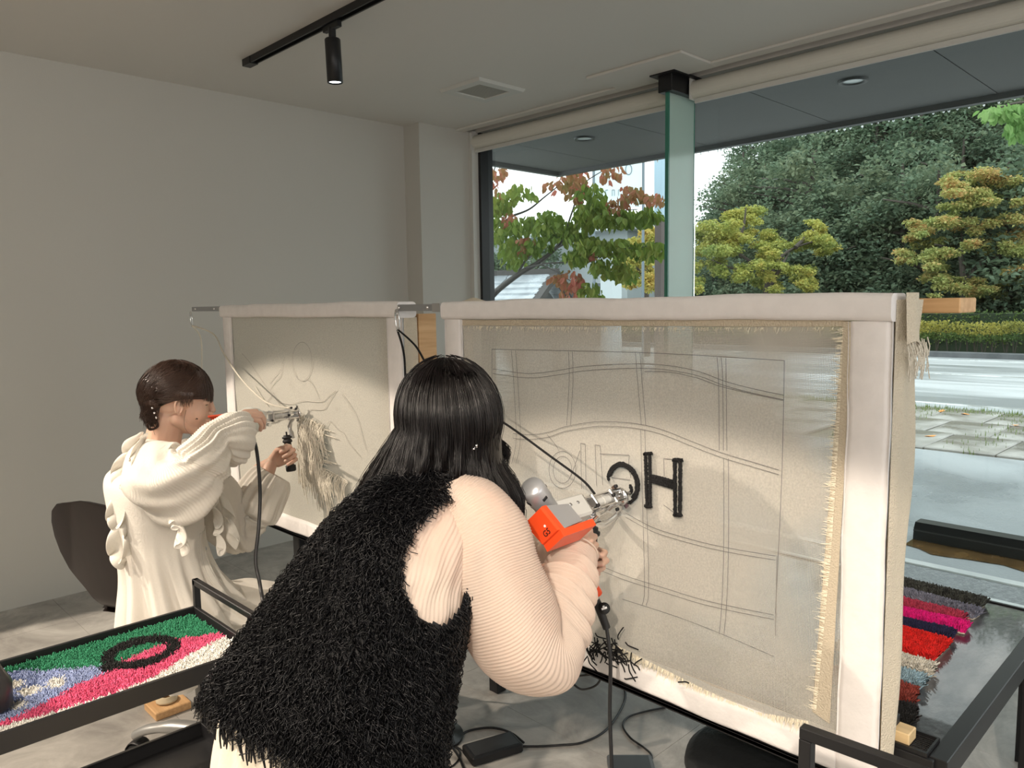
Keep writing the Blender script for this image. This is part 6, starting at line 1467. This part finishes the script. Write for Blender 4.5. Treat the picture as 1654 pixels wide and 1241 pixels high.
# yarns feeding the guns
MT['yarnline'] = MT['yarnblack']
yarn('yarn_line', [c1, dep(672, 560, 2.20), dep(700, 605, 2.08), dep(760, 655, 1.95), dep(815, 684, 1.86), dep(890, 738, 1.78), dep(940, 775, 1.75), LA(-.09, 0, .024)], .0030, MT['yarnblack'], 'black yarn running from the carabiner to the tufting gun of the standing person', 'feeding yarns')
yarn('yarn_line', [c1 + V(0, .004, 0), dep(652, 570, 2.32), dep(655, 620, 2.33), dep(660, 760, 2.35), on(2, .01, 668, 1120)], .0036, MT['yarnblack'], 'black yarn dropping straight down from the carabiner', 'feeding yarns')
yarn('yarn_line', [c2, dep(324, 545, 3.42), dep(326, 590, 3.40), dep(322, 660, 3.36), on(2, .01, 330, 1010)], .0036, MT['yarnwhite'], 'cream yarn hanging straight down at the far left of the left frame', 'feeding yarns')
yarn('yarn_line', [c2, dep(345, 540, 3.3), dep(362, 572, 3.18), dep(392, 615, 2.95), dep(430, 650, 2.78), LB(-.05, 0, .022)], .0034, MT['yarnwhite'], 'cream yarn running from the far left carabiner down to the seated person\'s gun', 'feeding yarns')
# cut yarn ends lying on the lower foam of the right frame
r = random.Random(61); sm = []
for v in range(4):
    b = MB(); L_ = .028 + .006 * v; b.tube(smooth_path([(-L_ / 2, 0, 0), (-L_ / 6, .003 * (v - 1), .001), (L_ / 6, .002 * v, .001), (L_ / 2, -.002 * v, 0)], 3), .0016, 5); sm.append(b.mesh('yarn_scrap', mats=[MT['yarnblack']]))
spots = [(r.gauss(968, 16), r.gauss(1050, 9)) for _ in range(34)] + [(r.gauss(1000, 10), r.gauss(1058, 9)) for _ in range(24)] + [(940, 1045), (1022, 1072), (1026, 1076), (1030, 1070), (1020, 1088), (1018, 1096), (1104, 1103)]
for k, (px, py) in enumerate(spots):
    p = on(0, XF - .012 - r.uniform(0, .012), px, py); sc = link('yarn_scrap', sm[k % 4], None, 'short black yarn end lying on the lower foam of the right frame', 'yarn scrap', 'cut yarn ends on the lower foam')
    a = r.gauss(0, 1.0); sc.location = p; sc.rotation_euler = (r.uniform(-.3, .3), r.uniform(-.4, .4), math.pi / 2); sc.rotation_euler = (Matrix.Rotation(a, 3, 'X') @ Matrix.Rotation(math.pi / 2, 3, 'Z')).to_euler()
# ================================================================ TROLLEY WITH THE RUG
def trolley(label, x0, x1, y0, y1, z, low, rim=.042, hx=None, hz=.075):
    g = thing('trolley', label, 'trolley', ((x0 + x1) / 2, (y0 + y1) / 2, 0))
    for zz, nm in ((z, 'tray'), (low, 'lower_tray')):
        b = MB(); b.box((x0 + .008, y0 + .008, zz - rim), (x1 - .008, y1 - .008, zz - rim + .006)); b.build(nm, MT['black'], g)
        for lo, hi in (((x0, y0, zz - rim), (x1, y0 + .010, zz)), ((x0, y1 - .010, zz - rim), (x1, y1, zz)), ((x0, y0 + .010, zz - rim), (x0 + .010, y1 - .010, zz)), ((x1 - .010, y0 + .010, zz - rim), (x1, y1 - .010, zz))):
            b = MB(); b.box(lo, hi, bev=.001); b.build('tray_rim', MT['black'], g)
    for xx in (x0, x1):
        for yy in (y0 + .008, y1 - .008):
            b = MB(); b.box((xx - .008 + (.0 if xx == x1 else 0), yy - .008, .06), (xx + .008, yy + .008, z + hz), bev=.0015); b.build('post', MT['black'], g)
            q = MB(); q.lathe([(0, -.009), (.024, -.009), (.026, -.006), (.026, .006), (.024, .009), (0, .009)], (xx, yy, .027), (0, 1, 0), 18); q.box((xx - .009, yy - .013, .03), (xx + .009, yy + .013, .062)); q.build('caster', MT['rubber'], g)
        b = MB(); b.box((xx - .008, y0, z + hz - .016), (xx + .008, y1, z + hz), bev=.0015); b.build('handle', MT['black'], g)
    return g
tl = trolley('black steel trolley carrying the green, pink and blue rug', -.33, .797, 1.683, 2.052, .700, .37)
# the rug: a shaggy slab whose colours are laid out in its own plane
def rug_cols(px, py):
    """colour index from the drawing of the rug, in reading coordinates of the enlarged view"""
    u, v = px * 3.64, (py - 900) * 3.64
    # black ring
    dx, dy = u - 825, v - 548; ca, sa = math.cos(-.23), math.sin(-.23); rx = (dx * ca - dy * sa); ry = (dx * sa + dy * ca)
    ca, sa = math.cos(.23), math.sin(.23); rx = dx * ca - dy * sa; ry = dx * sa + dy * ca
    e_o = (rx / 232) ** 2 + (ry / 84) ** 2; e_i = (rx / 168) ** 2 + (ry / 47) ** 2
    if e_o < 1 and e_i > 1: return 3
    if (u - 630) ** 2 / 900 + (v - 640) ** 2 / 500 < 1: return 3
    wave = np.interp(u, [-200, 0, 50, 130, 200, 260, 330, 450, 520, 590, 620], [630, 650, 665, 645, 650, 655, 640, 640, 630, 628, 650])
    pg = np.interp(u, [560, 600, 800, 1030, 1160, 1320], [668, 660, 560, 468, 450, 425])       # green above, pink below
    pb = np.interp(u, [-200, 60, 250, 350, 450, 570, 620], [1010, 935, 845, 790, 735, 690, 655])          # blue above, pink below
    pw = np.interp(u, [-200, 60, 300, 500, 700, 850, 950, 1080, 1200, 1330], [1040, 962, 895, 838, 770, 715, 660, 575, 510, 450])   # pink above, white below
    if v > pw: return 4
    for (cu_, cv_, ru, rv) in ((328, 722, 60, 30), (168, 772, 70, 26), (85, 735, 48, 26), (105, 852, 48, 24), (-40, 800, 50, 25)):
        if ((u - cu_) / ru) ** 2 + ((v - cv_ + (u - cu_) * .2) / rv) ** 2 < 1 and v < pb: return 4
    if u < 610:
        if v < wave: return 0
        if v < pb: return 1
        return 2
    return 0 if v < pg else 2
RC = [(0.035, 0.26, 0.13), (0.36, 0.43, 0.66), (0.80, 0.12, 0.25), (0.012, 0.012, 0.012), (0.86, 0.84, 0.78)]
rug = thing('tufted_rug', 'shaggy green, blue and pink rug with a black ring lying in the left trolley', 'rug', (.2, 1.86, .664))
rmats = [mat('rug_%s' % n, c, 0.9, noise=(60, .25)) for n, c in zip(('green', 'blue', 'pink', 'black', 'white'), RC)]
b = MB(); b.box((-.30, 1.700, .6643), (.780, 2.034, .672)); b.build('backing', mat('rug_backing', (0.6, 0.57, 0.5), .9), rug)
r = random.Random(91); piles = [MB() for _ in RC]; groups = [[] for _ in RC]; 
def proj(p):
    d = M3.transposed() @ (p - EYE); return 827 - FPX * d.x / d.z, 620.5 + FPX * d.y / d.z
for _ in range(62000):
    x = r.uniform(-.10, .775); y = r.uniform(1.704, 2.030); px, py = proj(V(x, y, .694)); k = rug_cols(px + r.gauss(0, .5), py + r.gauss(0, .5))
    h = .015 * r.uniform(.8, 1.25) + (.003 if k == 3 else 0); lx, ly = r.gauss(0, .0045), r.gauss(0, .0045); p = V(x, y, .672)
    groups[k].append([p, p + V(lx * .5, ly * .5, h * .6), p + V(lx, ly, h)])
for k, nme in enumerate(('green_pile', 'blue_pile', 'pink_pile', 'black_pile', 'white_pile')):
    strand_mesh(groups[k], .0016, 3, .75).build(nme, rmats[k], rug, kind='stuff')
# dark device standing on the rug at the left edge
dv = thing('electric_carver', 'dark grey plastic device standing on the rug at the left edge', 'device', (.262, 1.745, .694))
def devring(z, a, b_): return [(V(.250, 1.745, z) + V(a * sx, b_ * sy, 0)) for sx, sy in ((-1, -1), (1, -1), (1, 1), (-1, 1))]
c0 = on(2, .694, -36, 1150); c0.z = 0
b = MB(); prof = [(.694, .052, .045), (.700, .060, .052), (.745, .062, .052), (.768, .050, .045), (.815, .030, .028), (.822, .022, .022)]
vs_ = []; n = 20
for z, a, b_ in prof:
    for k in range(n):
        an = 2 * math.pi * k / n; ca, sa = math.cos(an), math.sin(an); sq = 1 / max(abs(ca), abs(sa)) ** .6; vs_.append(c0 + V(a * ca * sq, b_ * sa * sq, z))
b.add(vs_, [(i * n + k, i * n + (k + 1) % n, (i + 1) * n + (k + 1) % n, (i + 1) * n + k) for i in range(len(prof) - 1) for k in range(n)], 0, True); b.add(vs_[-n:], [tuple(range(n))]); b.add(vs_[:n], [tuple(range(n - 1, -1, -1))])
b.build('casing', mat('dark_plastic', (.03, .03, .032), .35), dv)
b = MB(); b.lathe([(.0, 0), (.012, 0), (.010, .012), (0, .013)], c0 + V(0, 0, .820), n=14); b.build('knob', MT['rubber'], dv)

# second trolley: only its handle end reaches into the frame at the lower right
t2 = thing('trolley', 'black steel trolley at the bottom edge, only its loop handle in view', 'trolley', (.85, .33, 0))
hz_ = .948
def bar3(a, b_, nm, w_=.0155, h_=.0155): q = MB(); q.bar(a, b_, w_, h_, bev=.001); q.build(nm, MT['black'], t2)
pa = V(.935, .412, 0); pb_ = V(.950, .150, 0)
bar3(pa + V(0, .008, hz_ - .008), pb_ + V(0, -.008, hz_ - .008), 'handle')
for p in (pa, pb_): q = MB(); q.box((p.x - .008, p.y - .008, .055), (p.x + .008, p.y + .008, hz_ - .016), bev=.001); q.build('post', MT['black'], t2)
q = MB(); q.box((.50, .142, .66), (.927, .420, .666)); q.build('tray', MT['black'], t2)
for lo, hi in (((.50, .142, .666), (.927, .150, .700)), ((.50, .412, .666), (.927, .420, .700))): q = MB(); q.box(lo, hi); q.build('tray_rim', MT['black'], t2)
for p in (V(.508, .150, 0), V(.508, .412, 0)): q = MB(); q.box((p.x - .008, p.y - .008, .055), (p.x + .008, p.y + .008, .66), bev=.001); q.build('post', MT['black'], t2)
for p in (V(.508, .150, 0), V(.508, .412, 0), pa, pb_): q = MB(); q.lathe([(0, -.009), (.026, -.009), (.026, .009), (0, .009)], (p.x, p.y, .0265), (0, 1, 0), 16); q.build('caster', MT['rubber'], t2)

# ================================================================ SWIVEL CHAIR of the seated person
ch = thing('swivel_chair', 'dark brown plywood shell chair on a grey column with black casters', 'chair', (.93, 2.42, 0))
MT['shell'] = mat('dark_brown_lacquer', (0.012, 0.006, 0.005), 0.45, noise=(4, .3), scale=(8, 8, 1), coat=.15)
# back outline: wide rounded top narrowing to the waist, bent from the seat
def cw_(z):   # half width at height z
    return float(np.interp(z, [.44, .47, .52, .58, .64, .70, .76, .81, .845, .865], [.075, .080, .125, .200, .235, .243, .226, .190, .135, .02]))
def backpt(u, v, off=0.0):
    z = .44 + .425 * v; hw = cw_(z); s_ = (u - .5) * 2; y = 2.50 + hw * s_; x = .715 - .10 * v ** 1.2 + .035 * (s_ * hw / .2) ** 2 + off
    if v < .12: x += .035 * (1 - v / .12) ** 2
    return V(x, y, z)
yaw = Matrix.Rotation(math.radians(28), 4, 'Z'); pv = V(.63, 2.50, 0); pt_ = dep(150, 905, 2.62); pt_.z = 0
def yw(p): q = yaw @ (Vector(p) - pv); return pt_ + q
cen = V(.9, 2.45, 0)
b = MB(); b.grid(lambda u, v: yw(backpt(u, v, .0)), 28, 34); b.grid(lambda u, v: yw(backpt(1 - u, v, -.011)), 28, 34)
def edge(u, v):  # rim strip
    t = u; 
    if t < .5: vv = t * 2; p = backpt(1.0, vv, -.011 * v)
    else: vv = (1 - t) * 2; p = backpt(0.0, vv, -.011 * v)
    return yw(p)
b.grid(edge, 120, 1); b.build('backrest', MT['shell'], ch)
b = MB()
def seat(u, v, dz=0):
    s_ = (u - .5) * 2; hw = .085 + .115 * sst(v * 3.2) - .03 * sst((v - .8) * 5); return yw((.735 + .36 * v, 2.50 + hw * s_, .437 + .02 * abs(s_) ** 2 * math.sin(v * 3.1) - .02 * sst((v - .8) * 4) + dz))
b.grid(lambda u, v: seat(u, v), 20, 24); b.grid(lambda u, v: seat(1 - u, v, -.012), 20, 24); b.build('seat', MT['shell'], ch)
MT['greyplastic'] = mat('grey_metal_column', (.32, .32, .31), .35, metal=.5)
CB = V(.955, 2.425, 0)
b = MB(); b.lathe([(.030, .11), (.030, .30), (.022, .305), (.022, .42)], CB, n=22); b.build('column', MT['greyplastic'], ch)
b = MB(); b.lathe([(0, .405), (.07, .405), (.075, .415), (.075, .425), (0, .425)], CB, n=20); b.build('seat_mount', MT['black'], ch)
for k in range(5):
    a = math.radians(196 + 72 * k); d = V(math.cos(a), math.sin(a), 0); b = MB(); b.tube(smooth_path([CB + d * .02 + V(0, 0, .125), CB + d * .12 + V(0, 0, .125), CB + d * .22 + V(0, 0, .105), CB + d * .27 + V(0, 0, .080)], 4), [(.020, .026)] * 6 + [(.016, .022)] * 7, 10, up=(0, 0, 1)); bs = b.build('base_leg', MT['greyplastic'], ch)
    c = CB + d * .265; t_ = V(-d.y, d.x, 0)
    for sg in (1, -1):
        b = MB(); b.lathe([(0, -.009), (.024, -.009), (.029, -.005), (.029, .005), (.024, .009), (0, .009)], c + t_ * (.014 * sg) + V(0, 0, .0292), t_, 18); b.build('wheel', MT['rubber'], bs)
    b = MB(); P = [c + V(0, 0, .03) + d * (.032 * math.cos(q)) + V(0, 0, .032 * math.sin(q)) for q in [math.radians(x_) for x_ in range(-20, 201, 22)]]; b.tube(P, [(.003, .026)] * len(P), 8, up=(0, 0, 1)); b.build('wheel_hood', MT['rubber'], bs)
# wooden board with a coil of yarn on the floor behind the chair
wbp = on(2, .02, 262, 1150)
wb_ = thing('wooden_board', 'small light wooden board with a coil of cream yarn on the floor behind the chair', 'board', (wbp.x, wbp.y, 0))
b = MB(); b.box((wbp.x - .03, wbp.y - .02, 0), (wbp.x + .10, wbp.y + .10, .030), bev=.003); b.build('plank', MT['woody'], wb_)
b = MB(); P = [V(wbp.x + .035, wbp.y + .045, .036 + .012 * i / 60) + V((.036 - .0003 * i) * math.cos(i * .52), (.036 - .0003 * i) * math.sin(i * .52), 0) for i in range(60)]; b.tube(P, .006, 6); b.build('yarn_coil', mat('ecru_yarn', (.55, .45, .30), .9), wb_)

# chair with a mesh seat half hidden behind the standing person
mc_ = thing('mesh_chair', 'black chair with a mesh seat half hidden behind the standing person\'s sleeve', 'chair', (1.62, 2.02, 0))
b = MB()
for i in range(26):
    q = -.20 + .40 * i / 25; w2 = math.sqrt(max(0, .045 - q * q)) ; b.tube([(1.58 + q, 2.02 - w2, .452), (1.58 + q, 2.02 + w2, .452)], .003, 4); b.tube([(1.58 - w2, 2.02 + q, .452), (1.58 + w2, 2.02 + q, .452)], .003, 4)
b.build('mesh_seat', MT['blackmatte'], mc_, kind='stuff')
b = MB(); b.tube([(1.58 + .212 * math.cos(a), 2.02 + .212 * math.sin(a), .448) for a in [2 * math.pi * i / 40 for i in range(41)]], .012, 8, cap=False); b.build('seat_rim', MT['black'], mc_)
b = MB(); p = dep(743, 1025, 2.35); b.tube([p + V(0, 0, .045), p + V(0, 0, -.045)], [.010, .010], 10); b.tube([p + V(0, 0, -.04), (1.55, 1.85, .45)], .008, 8); b.build('adjusting_lever', MT['rubber'], mc_)
b = MB(); b.lathe([(.0001, 0), (.10, 0), (.10, .012), (.03, .03), (.022, .06), (.022, .44), (.0001, .44)], (1.58, 2.02, 0), n=24); b.build('column', MT['black'], mc_)

# stool in front of the right frame
st = thing('stool', 'black stool with a round padded seat at the bottom edge below the right frame', 'stool', (1.60, .80, 0))
sc_ = V(1.585, .785, 0)
b = MB(); vs_ = []
prof = [(.0, .462), (.10, .462), (.17, .458), (.188, .445), (.192, .428), (.186, .412), (.0, .410)]
b.lathe([(max(r_, 1e-4), z) for r_, z in prof[::-1]], sc_, n=48); b.build('seat_pad', mat('black_leather', (.010, .011, .012), .42, bump=(60, .1)), st)
b = MB(); b.lathe([(.0001, .385), (.165, .385), (.175, .409), (.0001, .4095)], sc_, n=40); b.build('seat_base', MT['black'], st)
b = MB(); b.lathe([(.025, .04), (.025, .385)], sc_, n=18); b.build('column', MT['black'], st)
b = MB(); b.lathe([(0.0001, 0), (.19, 0), (.19, .008), (.05, .02), (.027, .05)], sc_, n=40); b.build('base_plate', MT['black'], st)
lv_ = on(2, .40, 1090, 1228); b = MB(); b.tube([sc_ + V(0, .05, .38), lv_.lerp(sc_ + V(0, 0, .4), .2)], [.012, .03], 10); b.build('lever', MT['rubber'], st)

# ================================================================ FLOOR CABLES AND ADAPTERS
def fcable(pts, rad, label, zs=None):
    P = []
    for k, (px, py) in enumerate(pts): P.append(on(2, rad + .0008 + (zs[k] if zs else 0), px, py))
    b = MB(); b.tube(smooth_path(P, 8), rad, 8); return b.build('floor_cable', MT['rubber'], label=label, cat='cable', group='cables on the floor')
ad = thing('power_adapter', 'black power adapter brick on the floor under the right frame', 'adapter', tuple(on(2, 0, 802, 1218)))
def brick(g, ca, cb, cc2, h, m_):
    A, B, C = (on(2, 0, *q) for q in (ca, cb, cc2)); ex = (B - A); ey = (C - A); ey -= ex.normalized() * ey.dot(ex.normalized()); Mx = Matrix(((ex.normalized().x, ey.normalized().x, 0, A.x), (ex.normalized().y, ey.normalized().y, 0, A.y), (0, 0, 1, 0), (0, 0, 0, 1)))
    b = MB(); b.box((0, 0, 0), (ex.length, ey.length, h), mtx=Mx, bev=.005); b.build('casing', m_, g); q = MB(); q.box((.012, .010, h - .0005), (ex.length - .012, ey.length - .010, h + .0006), mtx=Mx); q.build('label_plate', mat('dark_label', (.03, .03, .032), .3), g)
brick(ad, (764, 1241), (846, 1216), (750, 1216), .032, MT['rubber'])
ad2 = thing('power_adapter', 'grey power adapter cut off by the bottom edge right of the hanging cable', 'adapter', tuple(on(2, 0, 1015, 1245)))
brick(ad2, (985, 1262), (1060, 1262), (1000, 1232), .03, mat('grey_adapter', (.10, .11, .12), .4))
fcable([(844, 1206), (872, 1206), (905, 1204), (940, 1200), (975, 1183), (998, 1155), (1010, 1128), (1008, 1105)], .0040, 'black cable curving from the adapter brick to the right frame')
fcable([(846, 1200), (825, 1184), (795, 1176), (760, 1180), (738, 1192), (730, 1204), (742, 1225), (752, 1250)], .0040, 'black cable arching behind the adapter brick')
fcable([(756, 1222), (740, 1208), (722, 1201), (704, 1206), (698, 1222), (708, 1238), (726, 1240), (740, 1228), (742, 1214), (725, 1204), (690, 1212)], .0026, 'thin black cable coiled beside the vest hem')
fcable([(1075, 1143), (1045, 1149), (1016, 1158), (1006, 1172), (1018, 1192), (1040, 1208), (1052, 1220), (1050, 1232), (1034, 1242)], .0034, 'black cable winding from the frame to the grey adapter')
b = MB(); b.tube(smooth_path([dep(973, 1092, 2.15), dep(962, 1108, 2.2), dep(940, 1114, 2.25), dep(926, 1104, 2.25), dep(930, 1094, 2.2), dep(955, 1090, 2.12)], 6), .0030, 8); b.build('hanging_cable', MT['rubber'], label='small loop of black cable hanging below the right frame', cat='cable')
pl = thing('plug', 'small black plug lying beside the coiled cable', 'plug', tuple(on(2, 0, 712, 1192)))
p = on(2, .012, 714, 1193); b = MB(); b.box((-.014, -.010, -.010), (.014, .010, .010), mtx=Matrix.Translation(p), bev=.003); b.build('plug_body', MT['rubber'], pl); b = MB(); b.tube([p + V(-.014, 0, 0), p + V(-.030, 0, 0)], .002, 6); b.build('pin', MT['steel'], pl)

# ================================================================ RUG SAMPLES on the right table
ZT = .651
def sample(label, A, B, wid, col, h=.022, n=2600, col2=None, lean=.005, thick=.0022):
    """A, B: pixel ends of the near long edge (B the visible end); wid: width away along +X"""
    a = on(2, ZT + .004, *A); b_ = on(2, ZT + .004, *B); ex = (b_ - a); ex.z = 0; Lx = ex.length; ex.normalize(); ey = V(-ex.y, ex.x, 0); ey = ey if ey.x > 0 else -ey
    a = a - ex * .10; Lx += .10
    c = (a + b_) / 2 + ey * wid / 2; g = thing('rug_sample', label, 'rug sample', (c.x, c.y, ZT), 'rug samples on the right table')
    m_ = mat('pile_' + label.split()[0] + label.split()[1], col, .85, noise=(70, .35), color2=col2)
    Mx = Matrix(((ex.x, ey.x, 0, a.x), (ex.y, ey.y, 0, a.y), (0, 0, 1, ZT), (0, 0, 0, 1)))
    q = MB(); q.box((0, 0, 0), (Lx, wid, .004), mtx=Mx); q.build('backing', MT['clothwrap'], g)
    r = random.Random(hash(label) % 1000 if False else len(label) * 7 + int(A[1])); paths = []
    for _ in range(n):
        x = r.uniform(0, Lx); y = r.uniform(0, wid); ed = min(y, wid - y, Lx - x); hh = h * (.75 + .25 * min(1, ed / .012)) * r.uniform(.85, 1.15)
        px_ = a + ex * x + ey * y; px_.z = ZT + .004; out_ = (ey * (1 if y > wid / 2 else -1)) * max(0, .008 - min(y, wid - y)) * .7 + ex * max(0, .012 - (Lx - x)) * .7
        l = V(r.gauss(0, lean), r.gauss(0, lean), 0) + out_; paths.append([px_, px_ + l * .5 + V(0, 0, hh * .6), px_ + l + V(0, 0, hh)])
    strand_mesh(paths, thick, 3, .7).build('pile', m_, g, kind='stuff')
sample('grey olive shaggy rug sample, farthest back of the row', (1436, 949), (1581, 985), .055, (.15, .155, .13), .024, 4200, (.05, .05, .045))
sample('blue-grey shaggy rug sample, second from the back', (1436, 962), (1572, 1000), .045, (.34, .34, .42), .022, 3600, (.16, .17, .22))
sample('rose pink rug sample between the blue-grey and the hot pink ones', (1432, 979), (1548, 1008), .045, (.60, .06, .12), .022, 3600)
sample('hot pink rug sample, brightest of the row', (1430, 994), (1558, 1023), .045, (.95, .01, .28), .022, 3600, lean=.002)
sample('navy blue rug sample between the hot pink and the red ones', (1428, 1012), (1534, 1036), .045, (.022, .022, .075), .022, 3400, lean=.003)
sample('bright red rug sample, the widest of the row', (1426, 1044), (1508, 1068), .120, (.90, .02, .015), .020, 5200, lean=.003)
sample('white shaggy rug sample lying in front of the red one', (1424, 1078), (1500, 1096), .050, (.80, .76, .66), .022, 3000, lean=.007)
sample('pale blue shaggy rug sample between the white and the rust red ones', (1421, 1100), (1484, 1115), .050, (.36, .52, .60), .022, 3000, lean=.007)
sample('rust red shaggy rug sample next to the black one', (1420, 1128), (1471, 1141), .060, (.30, .05, .035), .022, 3000)
sample('black rug sample, nearest of the row', (1415, 1163), (1469, 1176), .070, (.008, .008, .008), .020, 3000)
p = on(2, ZT, 1436, 943); br = thing('brown_tuft', 'small brown shaggy tuft behind the grey olive rug sample', 'tuft', (p.x, p.y, ZT))
strand_mesh([[p + V(a, c, 0), p + V(a * 1.3, c * 1.3, .018)] for a, c in [(rnd.gauss(0, .014), rnd.gauss(0, .014)) for _ in range(500)]], .0022).build('tuft_pile', mat('brown_pile', (.13, .08, .03), .9), br, kind='stuff')
# tray with wooden block and cutter at the near corner of the table
tr2 = thing('mesh_tray', 'black perforated tray at the near corner of the right table', 'tray', (1.455, .50, ZT))
b = MB(); r0 = (1.492, .435); 
for i in range(22):
    y = .432 + .0072 * i
    for j in range(2): b.tube([(1.486 + 0.0, y + (.0), ZT + .004), (1.552, y + (.04 if j else -.04) * 0 , ZT + .004)], .0012, 4, smooth=False)
for i in range(10): b.tube([(1.488 + .007 * i, .43, ZT + .0045), (1.488 + .007 * i, .590, ZT + .0045)], .0012, 4, smooth=False)
b.build('mesh_base', MT['black'], tr2, kind='stuff')
for lo, hi in (((1.482, .427, ZT + .001), (1.488, .594, ZT + .012)), ((1.552, .427, ZT + .001), (1.556, .594, ZT + .012)), ((1.488, .427, ZT + .001), (1.552, .431, ZT + .012)), ((1.488, .590, ZT + .001), (1.552, .594, ZT + .012))):
    q = MB(); q.box(lo, hi); q.build('rim', MT['black'], tr2)
wk = thing('wooden_block', 'light wooden block lying in the perforated tray', 'block', (1.515, .52, ZT + .006))
b = MB(); b.box((1.492, .462, ZT + .0065), (1.532, .582, ZT + .030), bev=.002); b.build('block', mat('pale_pine', (.82, .60, .32), .5, noise=(5, .15), scale=(12, 1, 12)), wk)
kn = thing('yarn_cutter', 'orange and black hand cutter on the wooden block', 'cutter', (1.51, .505, ZT + .030))
b = MB(); b.box((-.013, -.011, 0), (.013, .011, .013), mtx=Matrix.Translation(V(1.508, .506, ZT + .0305)), bev=.003); b.build('body', MT['orange'], kn)
for dy in (-.0135, .0135): b = MB(); b.box((-.016, -.0025, 0), (.018, .0025, .018), mtx=Matrix.Translation(V(1.508, .506 + dy, ZT + .0305)), bev=.001); b.build('cheek', MT['rubber'], kn)
b = MB(); b.box((.013, -.010, .002), (.020, .010, .020), mtx=Matrix.Translation(V(1.508, .506, ZT + .0305)), bev=.001); b.build('hood', MT['rubber'], kn)
# dark tray with a bottle at the right edge, standing on the floor outside the table
gp = on(2, .30, 1634, 1088)
dt = thing('floor_box', 'low black tray with a dark green jar at the right edge', 'box', (gp.x, gp.y, 0))
ex = V(.05, -1, 0).normalized(); ey = V(1, .05, 0).normalized(); Mx = Matrix(((ex.x, ey.x, 0, gp.x), (ex.y, ey.y, 0, gp.y), (0, 0, 1, 0), (0, 0, 0, 1)))
b = MB(); b.box((0, .0, .27), (.40, .28, .276), mtx=Mx); b.build('tray_base', MT['black'], dt)
for lo, hi in (((0, 0, .27), (.40, .008, .30)), ((0, .272, .27), (.40, .28, .30)), ((0, .008, .27), (.008, .272, .30)), ((.392, .008, .27), (.40, .272, .30))): b = MB(); b.box(lo, hi, mtx=Mx); b.build('tray_rim', MT['black'], dt)
for (a, c) in ((.03, .03), (.37, .03), (.03, .25), (.37, .25)): b = MB(); b.box((a - .012, c - .012, 0), (a + .012, c + .012, .27), mtx=Mx); b.build('leg', MT['black'], dt)
jp = Mx @ V(.045, .10, .2765); jr = thing('jar', 'dark green glass jar on the low black tray', 'jar', tuple(jp))
b = MB(); b.lathe([(.0001, 0), (.030, 0), (.032, .004), (.032, .075), (.024, .088), (.024, .10), (.0001, .10)], jp, n=24); b.build('jar_body', mat('green_glass', (.03, .10, .07), .12, trans=.3), jr)
b = MB(); b.lathe([(.0001, .1005), (.026, .1005), (.026, .116), (.0001, .116)], jp, n=20); b.build('lid', MT['black'], jr)
